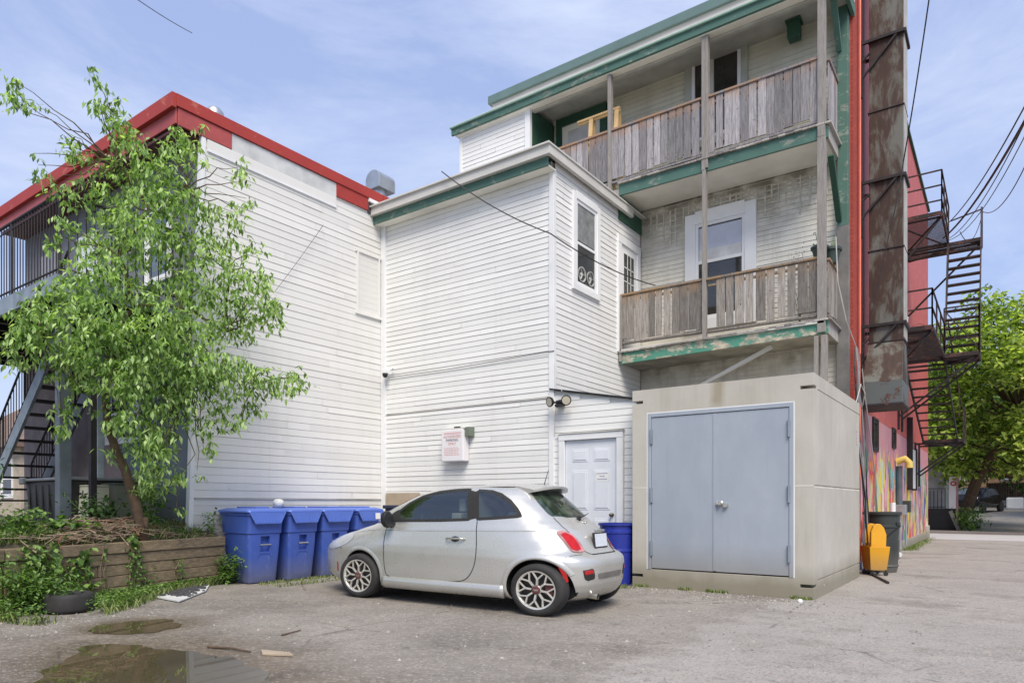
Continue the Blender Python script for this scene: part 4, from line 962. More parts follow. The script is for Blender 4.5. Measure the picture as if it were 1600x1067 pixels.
# ------------------------------------------------------------------ fire escape
fe = thing('fire_escape', (-1.4, 19, 3), 'dark iron fire escape with stairs zigzagging off the red wall', 'fire escape')
def grate(xa, xb, ya, yb, z, sp=.07):
    mb = MB()
    for (p, q) in (((xa, ya), (xb, ya)), ((xb, ya), (xb, yb)), ((xb, yb), (xa, yb)), ((xa, yb), (xa, ya))): mb.beam((p[0], p[1], z), (q[0], q[1], z), .04, .09)
    y = ya+sp
    while y < yb: mb.beam((xa, y, z+.03), (xb, y, z+.03), .022, .012); y += sp
    mb.beam((xa, ya, z-.06), (xb, yb, z-.06), .03, .03); mb.beam((xb, ya, z-.06), (xa, yb, z-.06), .03, .03)
    return mb
def rail(mb, a, b_, h=.95, n=4, mids=(.5,)):
    a = Vector(a); b_ = Vector(b_)
    for k in range(n+1): p = a.lerp(b_, k/n); mb.beam(p, p+Vector((0, 0, h)), .03, .03)
    for m_ in (1.0,)+tuple(mids): mb.beam(a+Vector((0, 0, h*m_)), b_+Vector((0, 0, h*m_)), .03, .03)
Z1, Z2 = 4.8, 8.0
for (xa, xb, ya, yb, z) in ((XW+.02, -1.18, 16.2, 20.0, Z1), (XW+.02, -1.18, 18.8, 21.2, Z2), (XW+.02, -.48, 21.25, 21.95, Z2), (-1.18, -.48, 19.6, 20.5, Z1), (-1.95, -.95, 23.6, 24.9, 3.05)):
    part('platform', grate(xa, xb, ya, yb, z), M['rust_iron'], fe)
def flight(p, q, wv, n):
    mb = MB(); p = Vector(p); q = Vector(q); wv = Vector(wv)
    mb.beam(p, q, .03, .13); mb.beam(p+wv, q+wv, .03, .13)
    for k in range(1, n): c = p.lerp(q, k/n); mb.beam(c, c+wv, .20, .03)
    return mb
part('stair_flight', flight((-1.18, 19.7, Z1), (-1.18, 21.3, Z2), (.70, 0, 0), 13), M['rust_iron'], fe)
part('stair_flight', flight((-2.05, 20.0, Z1), (-1.95, 23.7, 3.05), (.86, 0, 0), 10), M['black_iron'], fe)
mb = MB()
rail(mb, (-1.18, 16.2, Z1), (-1.18, 19.6, Z1), .78, 3); rail(mb, (XW+.02, 16.2, Z1), (-1.18, 16.2, Z1), .78, 1)
rail(mb, (-1.18, 18.8, Z2), (-1.18, 21.2, Z2), 1.0, 3, (.3, .65)); rail(mb, (XW+.02, 18.8, Z2), (-1.18, 18.8, Z2), 1.0, 1, (.3, .65))
rail(mb, (-1.18, 19.6, Z1), (-.48, 19.6, Z1), 1.15, 1, (.33, .66)); mb.beam((-1.18, 19.6, Z1+.1), (-.48, 19.6, Z1+1.1), .025, .025); mb.beam((-.48, 19.6, Z1+.1), (-1.18, 19.6, Z1+1.1), .025, .025)
rail(mb, (-.48, 19.6, Z1), (-.48, 20.5, Z1), 1.15, 1)
mb.beam((-.48, 20.2, Z1+1.1), (-.48, 21.8, Z2+1.0), .035, .035); mb.beam((-1.18, 20.2, Z1+1.1), (-1.18, 21.3, Z2+1), .035, .035)
mb.beam((-.48, 21.95, Z2), (-.48, 21.95, Z2+1.05), .05, .05); mb.beam((-1.18, 21.95, Z2+.85), (-.48, 21.95, Z2+1.0), .03, .03)
mb.beam((-1.12, 20.0, Z1+.9), (-1.0, 23.7, 3.95), .03, .03); rail(mb, (-.95, 23.6, 3.05), (-.95, 24.9, 3.05), .95, 2)
mb.beam((-1.1, 20.8, Z1-.3), (-1.08, 20.8, Z1+.5), .03, .03); mb.beam((-1.0, 22.5, 3.6), (-1.0, 22.5, 4.4), .03, .03)
part('railing', mb, M['rust_iron'], fe)
mb = MB()
for (x1, y, z, zl) in ((-.5, 19.7, Z1-.06, 1.35), (-.5, 20.4, Z1-.06, 1.35), (-.48, 21.4, Z2-.06, 1.7), (-1.2, 18.9, Z2-.06, 1.2), (-.98, 23.7, 3.0, .95), (-.98, 24.8, 3.0, .95), (-1.2, 16.3, Z1-.06, .9)):
    mb = MB(); mb.beam((XW, y, z-zl), (x1, y, z), .035, .045); mb.beam((XW, y, z), (x1, y, z), .04, .05); mb.box(XW, XW+.05, y-.04, y+.04, z-zl-.3, z+.05); part('brace', mb, M['black_iron'], fe)
for i, (x, y, c_) in enumerate(((-1.82, 16.9, 'white plastic bucket nearer the duct on the fire escape landing'), (-1.55, 17.6, 'squat whitish bucket behind the taller one on the fire escape landing'))):
    t = thing('bucket', (x, y, Z1+.05), c_, 'bucket', 'buckets on the fire escape')
    mb = MB(); h = .36 if i == 0 else .26
    mb.lathe([(0, 0), (.125, 0), (.150, h), (.158, h), (.158, h+.015), (.14, h+.015), (.135, h*.9), (0, h*.9)], (x, y, Z1+.05), n=20); part('bucket_body', mb, M['trim'], t, smooth=True, angle=40)
    mb = MB(); mb.tube([(x+.15*math.cos(a), y+.02, Z1+.05+h+.0+.10*math.sin(a)) for a in np.linspace(0, PI, 10)], .004, 5); part('handle', mb, M['black_iron'], t)
# ------------------------------------------------------------------ concrete utility vault with steel doors
cv = thing('concrete_vault', (-3.25, 11.1, 0), 'beige precast concrete utility box with grey blue steel double doors', 'utility box')
X0, X1, Y0, Y1, ZT = -4.53, -1.98, 9.40, 12.80, 2.92
ox0, ox1, oz0, oz1 = at(1012, 700, Y=Y0).x, at(1240, 700, Y=Y0).x, 0.27, 2.56
jz = 1.47
def bake(o, *kill):
    bpy.context.view_layer.update()
    dg = bpy.context.evaluated_depsgraph_get(); me = bpy.data.meshes.new_from_object(o.evaluated_get(dg)); o.modifiers.clear(); o.data = me
    for k in kill: bpy.data.objects.remove(k)
mb = MB(); mb.box(X0, X1, Y0, Y1, 0.0, ZT)
shell = part('shell', mb, M['concrete'], cv)
def carve(o, boxes, off):
    cs = []
    for bx in boxes:
        c = MB(); c.box(*bx); c.v = [(v[0]-off.x, v[1]-off.y, v[2]-off.z) for v in c.v]
        k = part('cutter_tmp', c, M['concrete'], None); k.parent = o.parent; cs.append(k)
        md = o.modifiers.new('c', 'BOOLEAN'); md.object = k; md.operation = 'DIFFERENCE'; md.solver = 'EXACT'
    bake(o, *cs)
carve(shell, [(ox0, ox1, Y0-.1, Y0+.35, oz0, oz1)] + [(x-.17, x+.17, Y0-.05, Y0+.14, z-.022, z+.022) for x in (X0, X1) for z in (ZT-.18, .17)]
      + [(X1-.012, X1+.05, Y0+.20, Y1+.1, .225, .243), (X1-.010, X1+.05, Y0+.20, Y1+.1, ZT-.198, ZT-.185), (X1-.012, X1+.05, Y0+.02, Y1+.1, jz-.010, jz+.010)], OFF[cv.name])
md = shell.modifiers.new('bevel', 'BEVEL'); md.width = .016; md.segments = 3; md.limit_method = 'ANGLE'; md.angle_limit = math.radians(40); md.use_clamp_overlap = True
M_mortar = simple('pale_mortar', (.60, .57, .50, 1), .9)
mb = MB(); mb.box(X0+.01, ox0-.02, Y0-.0015, Y0+.01, jz-.010, jz+.010); part('mortar_joint', mb, M_mortar, cv)
mb = MB(); mb.box(ox1+.02, X1-.01, Y0-.0015, Y0+.01, jz-.012, jz+.010); part('mortar_joint', mb, M_mortar, cv)
mb = MB(); mb.box(X1-.011, X1+.001, Y0+.03, Y1-.01, jz-.028, jz-.006); part('mortar_joint', mb, M_mortar, cv)
mb = MB()
for (a, b_, c_, e_) in ((ox0, ox0+.055, oz0, oz1), (ox1-.055, ox1, oz0, oz1), (ox0+.055, ox1-.055, oz1-.055, oz1)): mb.box(a, b_, Y0-.006, Y0+.4, c_, e_)
df = part('door_frame', mb, M['door_blue'], cv, bevel=.004)
mb = MB(); mb.box(ox0-.014, ox1+.014, Y0-.003, Y0+.01, oz1+.0005, oz1+.012); mb.box(ox0-.014, ox0-.0005, Y0-.003, Y0+.01, oz0, oz1); mb.box(ox1+.0005, ox1+.014, Y0-.003, Y0+.01, oz0, oz1)
part('caulking', mb, M['trim'], cv)
mb = MB(); mb.box(ox0+.06, ox1-.06, Y0+.10, Y0+.12, oz0, oz1-.06); part('dark_gap', mb, M['gap'], df)
xm = at(1117, 780, Y=Y0).x
for (a, b_, hs) in ((ox0+.060, xm-.003, 0), (xm+.003, ox1-.060, 1)):
    mb = MB(); mb.box(a, b_, Y0+.006, Y0+.055, oz0+.018, oz1-.062)
    dd = part('door', mb, M['door_blue'], cv, bevel=.003)
    hx = ox0+.058 if hs == 0 else ox1-.058
    for hz in (.58, 1.36, 2.22):
        mb = MB(); mb.tube([(hx, Y0-.018, hz-.11), (hx, Y0-.018, hz+.11)], .014, 10); mb.box(hx-.02, hx+.02, Y0-.010, Y0+.006, hz-.11, hz+.11)
        part('hinge', mb, simple('hinge_steel', (.26, .30, .35, 1), .4, .3) if hz == .58 and hs == 0 else bpy.data.materials['hinge_steel'], dd)
mb = MB(); mb.box(xm-.025, xm+.020, Y0-.004, Y0+.006, oz0+.03, oz1-.07); part('astragal', mb, M['door_blue'], cv, bevel=.002)
mb = MB(); hz = 1.24
mb.lathe([(0, -.075), (.024, -.075), (.030, -.055), (.016, -.035), (.034, -.02), (.036, 0)], (xm+.085, Y0+.006, hz), 'Y', 20)
mb.box(xm+.02, xm+.075, Y0-.03, Y0+.006, hz-.02, hz+.02)
part('door_knob', mb, M['chrome'], cv, smooth=True, angle=40)
mb = MB(); mb.lathe([(0, -.05), (.026, -.05), (.032, -.03), (.034, 0)], (xm+.155, Y0+.006, hz-.03), 'Y', 20); part('lock', mb, M['chrome'], cv, smooth=True, angle=40)
mb = MB()
for k, (a, b_) in enumerate(((.0, .05), (.01, .035), (.0, .05), (.015, .04), (.0, .045))): mb.box(X1-.001, X1+.0015, Y1-.33+a, Y1-.33+b_, 2.40-k*.052, 2.43-k*.052)
part('stencil_mark', mb, simple('mauve_stencil', rgb(150, 110, 130), .7), cv)
mb = MB()
for k in range(5):
    y = Y0+.45+k*.62; mb.box(X1-.005, X1+.0012, y, y+.004, .30, ZT-.22)
mb.tube([(X1-.01, Y0+.6, .13), (X1+.004, Y0+.6, .13)], .02, 8); mb.tube([(X1-.01, Y1-.6, .13), (X1+.004, Y1-.6, .13)], .02, 8)
part('form_line', mb, simple('form_mark', (.40, .37, .32, 1), .9), cv)
mb = MB()   # cable hoop and cap seen over the roof
mb.tube([(X0+.45+.16*math.cos(a), Y0+1.9, ZT+.32*math.sin(a)) for a in np.linspace(0, PI, 12)], .012, 6); part('cable_hoop', mb, M['wire'], cv)
mb = MB(); mb.box(-3.15, -2.98, Y0+2.4, Y0+2.6, ZT, ZT+.12); part('roof_cap', mb, M['rust_iron'], cv, bevel=.01)
# ------------------------------------------------------------------ wheeled blue bins
def bin_proto():
    t = thing('wheeled_bin', (0, 0, 0), 'x', 'wheelie bin', 'blue wheeled bins along the white wall')
    def ring(x0, x1, hw, z, r=.05, n=5):
        P = []
        for cx, cy, a0 in ((x1-r, hw-r, 0), (x0+r, hw-r, PI/2), (x0+r, -hw+r, PI), (x1-r, -hw+r, 3*PI/2)):
            for k in range(n): a = a0+PI/2*k/(n-1); P.append((cx+r*math.cos(a), cy+r*math.sin(a), z))
        return P
    mb = MB(); lv = [(-.30, .30, .225, .015), (-.31, .315, .232, .06), (-.36, .36, .262, .55), (-.37, .37, .268, .73), (-.385, .385, .283, .745), (-.40, .405, .292, 1.00), (-.43, .43, .305, 1.01), (-.43, .43, .305, 1.05)]
    rs = [ring(*l) for l in lv]; n = len(rs[0]); vs = [p for r_ in rs for p in r_]
    fs = [(i*n+j, i*n+(j+1) % n, (i+1)*n+(j+1) % n, (i+1)*n+j) for i in range(len(rs)-1) for j in range(n)]+[tuple(range(n))[::-1], tuple(range((len(rs)-1)*n, len(rs)*n))]
    mb.add(vs, fs); body = part('bin_body', mb, M['bin'], t, smooth=True, local=True)
    c = MB(); c.box(.30, .5, -.075, .075, .47, .70); c.prism([(.30, -.115, .04), (.30, .115, .04), (.30, .115, .38), (.30, .07, .44), (.30, -.07, .44), (.30, -.115, .38)], (.2, 0, 0))
    c.v[8:] = [(x if x < .4 else .5, y, z) for x, y, z in c.v[8:]]
    # the lower recess is shallower
    c.v[8:] = [(.315+(z-.04)*.07 if x < .4 else x, y, z) for x, y, z in c.v[8:]]
    co = part('cut', c, M['bin'], None); md = body.modifiers.new('b', 'BOOLEAN'); md.object = co; md.operation = 'DIFFERENCE'; md.solver = 'EXACT'
    bake(body, co); body.data.set_sharp_from_angle(angle=math.radians(38))
    body.data.polygons.foreach_set('use_smooth', [True]*len(body.data.polygons)); body.data.set_sharp_from_angle(angle=math.radians(38))
    mb = MB(); mb.tube([(.372, -.09, .575), (.372, .09, .575)], .012, 8); part('grab_bar', mb, M['chrome'], t, local=True)
    mb = MB()
    P = ring(-.46, .455, .33, 1.055, .06); Q = ring(-.45, .445, .32, 1.085, .06); S = ring(-.36, .36, .24, 1.115, .08); n = len(P)
    mb.add(P+Q+S, [(j, (j+1) % n, n+(j+1) % n, n+j) for j in range(n)]+[(n+j, n+(j+1) % n, 2*n+(j+1) % n, 2*n+j) for j in range(n)]+[tuple(range(2*n, 3*n)), tuple(range(n))[::-1]])
    mb.box(-.25, .30, -.11, .11, 1.112, 1.135)
    # apron with ribs
    part('lid', mb, M['bin_lid'], t, local=True, bevel=.006); mb = MB()
    mb.add([(.45, -.31, 1.06), (.45, .31, 1.06), (.462, .21, .885), (.462, -.21, .885), (.43, -.31, 1.06), (.43, .31, 1.06), (.445, .21, .885), (.445, -.21, .885)], [(0,1,2,3),(4,7,6,5),(3,2,6,7),(0,3,7,4),(1,5,6,2)])
    for k in range(8): y = -.195+k*.053; mb.add([(.453, y, 1.0), (.453, y+.018, 1.0), (.470, y+.018, .90), (.470, y, .90), (.44, y, 1.0), (.44, y+.018, 1.0), (.45, y+.018, .90), (.45, y, .90)], [(0,1,2,3),(3,2,6,7),(0,3,7,4),(1,5,6,2)])
    part('lid_apron', mb, M['bin_lid'], t, local=True)
    mb = MB(); mb.tube([(-.47, -.25, 1.02), (-.50, -.25, 1.04), (-.50, .25, 1.04), (-.47, .25, 1.02)], .016, 8); part('handle', mb, M['bin'], t, local=True)
    for y in (-.27, .27):
        mb = MB(); mb.lathe([(0, -.03), (.09, -.03), (.125, -.025), (.125, .025), (.09, .03), (0, .03)], (-.32, y, .125), 'Y', 20); part('wheel', mb, M['rubber'], t, smooth=True, local=True, angle=40)
    return t
bp = bin_proto(); BX = -9.30-.335
labs = ['blue wheeled bin nearest the timber wall, foremost of the four', 'blue wheeled bin second from the timber wall', 'blue wheeled bin third from the timber wall, half behind the car nose', 'blue wheeled bin furthest back with a white sticker on its lid']
bins = [bp]; bp.location = (BX-.03, 6.40, 0); bp.scale = (1.03, 1.03, 1.045); bp['label'] = labs[0]; bp.rotation_euler = (0, 0, math.radians(-3))
for i, (y, rz, dx) in enumerate(((7.05, 2, .0), (7.74, -1, 0), (8.42, 3, .02))): bins.append(dup(bp, (BX+dx, y, 0), labs[i+1], math.radians(rz)))
mb = MB(); mb.add([(.474, .08, .915), (.474, .20, .915), (.468, .20, 1.02), (.468, .08, 1.02)], [(0, 1, 2, 3)])
part('sticker', mb, M['sticker'], bins[3], local=True)
mb = MB(); rr = random.Random(4)
mb.lathe([(0, 0), (.05, .01), (.085, .06), (.08, .11), (.05, .14), (.0, .15)], (0, 0, 0), n=14, sx=1.1)
mb.v = [(x+rr.uniform(-.008, .008), y+rr.uniform(-.008, .008), z) for x, y, z in mb.v]; mb.v = [(x-9.60, y+6.84, z+1.165) for x, y, z in mb.v]
solo('foam_cup', mb, M['sticker'], 'crumpled pale bag lying on the lids of the two foremost blue bins', 'rubbish', smooth=True)
# ------------------------------------------------------------------ barrel, can, mop bucket, tyre
t = thing('barrel', (-4.83, 9.46, 0), 'open blue plastic barrel between the silver car and concrete box', 'barrel')
mb = MB(); mb.lathe([(0, 0), (.225, 0), (.235, .05), (.24, .50), (.25, .51), (.25, .54), (.242, .55), (.25, .78), (.262, .79), (.262, .83), (.25, .84), (.252, .90), (.275, .905), (.275, .94), (.24, .94), (.235, .5), (.22, .05), (0, .05)], (-4.83, 9.46, 0), n=40)
part('barrel_body', mb, M['barrel'], t, smooth=True, angle=35)
mb = MB(); mb.box(-5.08, -5.03, 9.40, 9.52, .80, .86); mb.box(-4.63, -4.585, 9.40, 9.52, .80, .86); part('handle', mb, M['barrel'], t, bevel=.008)
t = thing('rubbish_can', (-1.80, 14.0, 0), 'large dark grey plastic rubbish can behind the yellow mop bucket', 'rubbish can')
mb = MB(); mb.lathe([(0, 0), (.235, 0), (.24, .03), (.255, .08), (.275, .80), (.29, .81), (.29, .84), (.278, .85), (.285, 1.03), (.315, 1.035), (.32, 1.075), (.30, 1.085), (.27, 1.08), (.25, .4), (0, .38)], (-1.80, 14.0, 0.0), n=40)
part('can_body', mb, M['can'], t, smooth=True, angle=35)
mb = MB(); mb.box(-1.55, -1.50, 13.85, 14.0, .84, .9); mb.lathe([(.258, .10), (.27, .11), (.27, .13), (.26, .14)], (-1.80, 14.0, 0), n=40); part('handle', mb, M['can'], t, bevel=.006)
t = thing('mop_bucket', (-1.82, 13.32, 0), 'yellow wheeled mop bucket with side wringer beside the concrete box', 'mop bucket')
mb = MB()
def tub(mb, x, y, a0, b0, a1, b1, z0, z1, th=.012):
    q = lambda a, b_, z: [(x-a, y-b_, z), (x+a, y-b_, z), (x+a, y+b_, z), (x-a, y+b_, z)]
    mb.add(q(a0, b0, z0)+q(a1, b1, z1)+q(a1-th, b1-th, z1)+q(a0-th, b0-th, z0+th), [(3,2,1,0),(0,1,5,4),(1,2,6,5),(2,3,7,6),(3,0,4,7),(4,5,9,8),(5,6,10,9),(6,7,11,10),(7,4,8,11),(8,9,13,12),(9,10,14,13),(10,11,15,14),(11,8,12,15),(12,13,14,15)])
tub(mb, -1.82, 13.32, .13, .17, .165, .225, .09, .50); 
part('bucket_body', mb, M['yellow'], t, bevel=.014)
mb = MB()
for y in (13.13, 13.40):
    pts = [(-1.95, y, .42), (-1.71, y, .42), (-1.70, y, .70), (-1.74, y, .82), (-1.79, y, .88), (-1.86, y, .89), (-1.91, y, .85), (-1.95, y, .75)]
    mb.prism(pts, (0, .07, 0))
mb.box(-1.95, -1.68, 13.23, 13.40, .42, .56); part('wringer', mb, M['yellow'], t, bevel=.012)
mb = MB(); mb.beam((-1.72, 13.2, .62), (-1.48, 13.12, .86), .03, .03); part('lever', mb, M['black'], t, bevel=.005)
for x in (-1.93, -1.71):
    for y in (13.14, 13.5):
        mb = MB(); mb.lathe([(0, -.014), (.036, -.014), (.038, 0), (.036, .014), (0, .014)], (x, y, .038), 'Y', 14); mb.tube([(x, y, .05), (x, y, .10)], .012, 6); part('caster', mb, M['black'], t)
t.rotation_euler = (0, 0, math.radians(28))
TX, TY = -8.70, 3.41
t = thing('old_tyre', (TX, TY, 0), 'worn black car tyre lying flat on the grass edge', 'tyre')
mb = MB(); TR = .185
prof = [(.185, .03), (.20, .012), (.25, 0), (.285, .012), (.298, .04), (.300, .10), (.298, .16), (.285, .19), (.25, .203), (.20, .19), (.185, .172), (.195, .15), (.24, .165), (.268, .15), (.275, .10), (.268, .05), (.24, .035), (.195, .05), (.185, .03)]
prof = [(r_*.85, h_*1.06) for r_, h_ in prof]; mb.lathe(prof, (TX, TY, 0.005), n=56); part('tyre_carcass', mb, M['rubber'], t, smooth=True, angle=50)
mb = MB(); mb.lathe([(.0, .0), (.225, .0), (.215, .03), (0, .04)], (TX, TY, .03), n=24); part('leaf_litter', mb, M['soil'], t)
# ------------------------------------------------------------------ sign, camera, floodlight
t = thing('parking_sign', at(706, 725, Y=9.6), 'white sign lightbox with faded red AUTHORIZED PARKING ONLY lettering', 'sign')
sx0, sx1, sz0, sz1 = at(689, 700, Y=9.55).x, at(723, 700, Y=9.55).x, at(700, 721, Y=9.55).z, at(700, 671, Y=9.55).z
mb = MB(); mb.box(sx0, sx1, 9.56, 9.735, sz0, sz1); part('sign_box', mb, M['sign'], t, bevel=.02, seg=3)
mb = MB(); mb.box(sx0-.01, sx1+.01, 9.57, 9.735, sz1+.001, sz1+.02); mb.box(sx1-.25, sx1-.14, 9.60, 9.66, sz1+.02, sz1+.05, 1); part('hood', mb, [M['trim_old'], M['black']], t)
mb = MB(); mb.box(sx1+.01, sx1+.12, 9.60, 9.745, sz1-.14, sz1+.03); part('junction_box', mb, simple('greenish_box', (.16, .19, .15, 1), .7), t, bevel=.006)
cx = (sx0+sx1)/2
for tx, dz, s_, m_ in (('PRIVATE LOT', .055, .042, 'ink_pink'), ('AUTHORIZED', .125, .066, 'ink_red'), ('PARKING', .19, .072, 'ink_dark'), ('ONLY', .255, .072, 'ink_red'), ('VEHICLES PARKED', .345, .040, 'ink_pink'), ('WITHOUT PERMIT', .39, .040, 'ink_red'), ('TOWED AT OWNER', .435, .040, 'ink_pink'), ("RISK & EXPENSE", .48, .038, 'ink_red')):
    pass
for tx, dz, s_, m_ in (('AUTHORIZED', .135, .066, 'ink_red'), ('PARKING', .20, .070, 'ink_dark'), ('ONLY', .265, .070, 'ink_red')):
    text('lettering', tx, s_, (cx, 9.5585, sz1-dz), (PI/2, 0, 0), M[m_], t, .0006)
mb = MB(); mb.box(sx0+.06, sx1-.05, 9.5575, 9.5595, sz1-.085, sz1-.055); rr = random.Random(3)
for k in range(5):
    zz = sz1-.345-k*.032; x = sx0+.07
    while x < sx1-.11: l_ = rr.uniform(.02, .07); mb.box(x, min(x+l_, sx1-.06), 9.5575, 9.5595, zz, zz+.016); x += l_+.012
part('fine_print', mb, M['ink_pink'], t)
t = thing('security_camera', at(601, 585, Y=9.6), 'small black dome security camera on the white corner board', 'camera')
p = at(604, 585, Y=9.62)
mb = MB(); mb.box(p.x-.06, p.x+.02, 9.55, 9.70, p.z+.02, p.z+.10); mb.tube([(p.x+.06, 9.70, p.z+.09), (p.x+.16, 9.66, p.z+.12)], .02, 8); part('mount', mb, M['trim'], t, bevel=.008)
mb = MB(); mb.lathe([(0, -.065), (.03, -.06), (.05, -.03), (.055, 0), (.055, .02), (0, .02)], (p.x-.02, 9.60, p.z), n=18); part('dome', mb, M['black'], t, smooth=True)
p = at(873, 628, Y=9.6)
t = thing('flood_light', p, 'twin black round floodlights above the white door', 'light')
mb = MB(); mb.box(p.x-.07, p.x+.07, 9.62, 9.70, p.z-.035, p.z+.035); mb.box(p.x-.04, p.x+.04, 9.66, 9.745, p.z-.05, p.z+.05); mb.tube([(p.x-.14, 9.61, p.z), (p.x+.14, 9.61, p.z)], .018, 8)
mb.box(p.x-.05, p.x+.05, 9.55, 9.64, p.z-.085, p.z-.035); part('mount', mb, M['black'], t, bevel=.006)
for dx, dn in ((-.15, -.35), (.17, .35)):
    mb = MB(); mb.lathe([(0, .06), (.05, .055), (.075, .03), (.085, 0), (.085, -.012), (.068, -.014)], (0, 0, 0), 'Y', 22)
    m4 = Matrix.Translation((p.x+dx, 9.56, p.z+.01)) @ Matrix.Rotation(dn, 4, 'Z') @ Matrix.Rotation(.2, 4, 'X')
    mb.xf(m4); hd = part('lamp_head', mb, M['black'], t, smooth=True, angle=40)
    mb = MB(); mb.lathe([(0, -.013), (.068, -.013)], (0, 0, 0), 'Y', 22); mb.xf(m4); part('lens', mb, simple('floodlight_lens', (.50, .46, .36, 1), .3) if dx < 0 else bpy.data.materials['floodlight_lens'], hd)
# plywood sheet behind the car nose, with dark hose reel
mb = MB(); a = at(598, 770, Y=9.62); c_ = at(650, 770, Y=9.62)
mb.add([(a.x, 9.66, .0), (c_.x, 9.66, 0), (c_.x, 9.71, a.z), (a.x, 9.71, a.z), (a.x, 9.68, 0), (c_.x, 9.68, 0), (c_.x, 9.73, a.z), (a.x, 9.73, a.z)], [(0,1,2,3),(5,4,7,6),(4,0,3,7),(1,5,6,2),(3,2,6,7),(0,4,5,1)])
solo('plywood_sheet', mb, M['plywood'], 'weathered plywood sheet leaning on the white wall behind the car', 'board')
mb = MB(); q = at(616, 792, Y=9.4); mb.box(q.x-.10, q.x+.5, 9.25, 9.5, 0, q.z-.03); mb.box(q.x-.14, q.x+.54, 9.22, 9.53, q.z-.03, q.z+.04)
solo('storage_crate', mb, simple('navy_plastic', (.02, .025, .06, 1), .4), 'dark navy crate with a lid tucked behind the silver car', 'crate', bevel=.015)
# ------------------------------------------------------------------ things on the porches
t = thing('saw_horse', (-7.0, 12.5, 7.40), 'pale new timber saw horse standing on the top porch', 'saw horse')
hx0, hx1 = at(905, 190, Y=12.5).x, at(970, 180, Y=12.5).x
zt = at(905, 192, Y=12.5).z
mb = MB(); mb.box(hx0, hx1, 12.46, 12.50, zt-.09, zt); mb.box(hx0, hx1, 12.42, 12.455, zt-.05, zt-.01); part('top_beam', mb, M['new_wood'], t, bevel=.003)
for x in (hx0+.32, hx1-.06):
    for y in (12.28, 12.68):
        mb = MB(); mb.beam((x, y, 7.4), (x, 12.45 if y < 12.4 else 12.52, zt-.02), .09, .035, up=(0, 1, 0)); part('leg', mb, M['new_wood'], t)
mb = MB(); mb.beam((hx0+.02, 12.44, zt-.10), (hx0+.02, 12.44, zt-.10+.001), .03, .03)
p = at(1241, 48, Y=12.9)
t = thing('hanging_lantern', p, 'small dark green box lantern hung under the top porch roof', 'lantern')
mb = MB(); mb.box(p.x-.10, p.x+.10, 12.8, 13.0, p.z-.16, p.z+.12); mb.box(p.x-.13, p.x+.13, 12.77, 13.03, p.z+.12, p.z+.15); part('lantern_body', mb, M['green_dark'], t, bevel=.006)
mb = MB(); mb.tube([(p.x, 12.9, p.z+.15), (p.x, 12.9, 9.92)], .006, 5); part('chain', mb, M['black_iron'], t)
def pot(x, y, z, s, label, plant):
    t = thing('plant_pot', (x, y, z), label, 'plant pot', 'pots on the middle porch corner')
    mb = MB(); mb.lathe([(0, 0), (.085*s, 0), (.12*s, .16*s), (.14*s, .165*s), (.14*s, .20*s), (.12*s, .20*s), (.11*s, .15*s), (0, .15*s)], (x, y, z), n=20); part('pot', mb, simple('green_black_pot', (.03, .05, .042, 1), .5), t, smooth=True, angle=40)
    mb = MB(); rr = random.Random(int(x*100)); pts = []
    for k in range(plant):
        a = rr.uniform(0, 2*PI); h = rr.uniform(.1, .35); e = Vector((x+math.cos(a)*.1, y+math.sin(a)*.1, z+.15*s+h)); mb.tube([(x, y, z+.15*s), e], .003, 4); pts += [e, e.lerp(Vector((x, y, z+.2)), .4)]
    leaves(mb, pts*2, .05, rr, .2); part('plant', mb, M['weed'], t, fix=False)
p = at(1283, 398, Y=12.3); pot(p.x-.02, 12.28, 5.31, 1.0, 'dark green plant pot on the middle porch rail behind the post', 5)
pot(-2.38, 12.55, 5.28, 1.25, 'larger dark plant pot on the porch side rail next to the pilaster', 6)
mb = MB(); p = at(1250, 385, Y=12.5); rr = random.Random(8)
tp = thing('dry_plant', (p.x, 12.5, 4.25), 'thin dry plant standing behind the middle porch railing', 'plant')
for k in range(5):
    a = Vector((p.x, 12.5, 4.25)); pts = [a]
    for q in range(5): a = a+Vector((rr.uniform(-.07, .07), rr.uniform(-.03, .03), .27)); pts.append(a)
    mb.tube(pts, [.006, .005, .004, .003, .003, .002], 4)
part('stems', mb, M['twig'], tp)
mb = MB(); leaves(mb, [v for v in mb.v], .01, rr) ; mb = MB(); leaves(mb, [(p.x+rr.uniform(-.12, .12), 12.5+rr.uniform(-.05, .05), rr.uniform(5.2, 5.75)) for _ in range(30)], .04, rr); part('dry_leaves', mb, M['twig'], tp, fix=False)
# utility cabinets, dark bin, tyre rim behind on the raised bed
t = thing('heat_pump', at(125, 800, Y=4.75), 'cream coloured heat pump unit beside the balcony post', 'heat pump')
ax, bx_ = at(102, 780, Y=4.6).x, at(137, 780, Y=4.6).x; zt = at(120, 760, Y=4.6).z
mb = MB(); mb.box(ax, bx_, 4.6, 4.92, .72, zt); mb.box(ax-.01, bx_+.01, 4.59, 4.93, zt, zt+.02); part('casing', mb, M['cream'], t, bevel=.01)
mb = MB(); mb.box(bx_-.17, bx_-.14, 4.594, 4.6, zt-.14, zt-.06, 0); mb.box(bx_-.165, bx_-.15, 4.594, 4.6, zt-.38, zt-.31, 0); mb.box(ax+.16, bx_-.2, 4.596, 4.5995, zt-.125, zt-.095, 0); part('handle', mb, M['black'], t)
t = thing('olive_cabinet', at(170, 800, Y=4.8), 'olive grey metal cabinet behind the tree trunk', 'cabinet')
ax, bx_ = at(149, 780, Y=4.9).x, at(182, 780, Y=4.9).x; zt = at(165, 757, Y=4.9).z
mb = MB(); mb.box(ax, bx_, 4.9, 5.5, .72, zt); mb.box(ax-.015, bx_+.015, 4.885, 5.515, zt, zt+.018); part('casing', mb, M['olive'], t, bevel=.012)
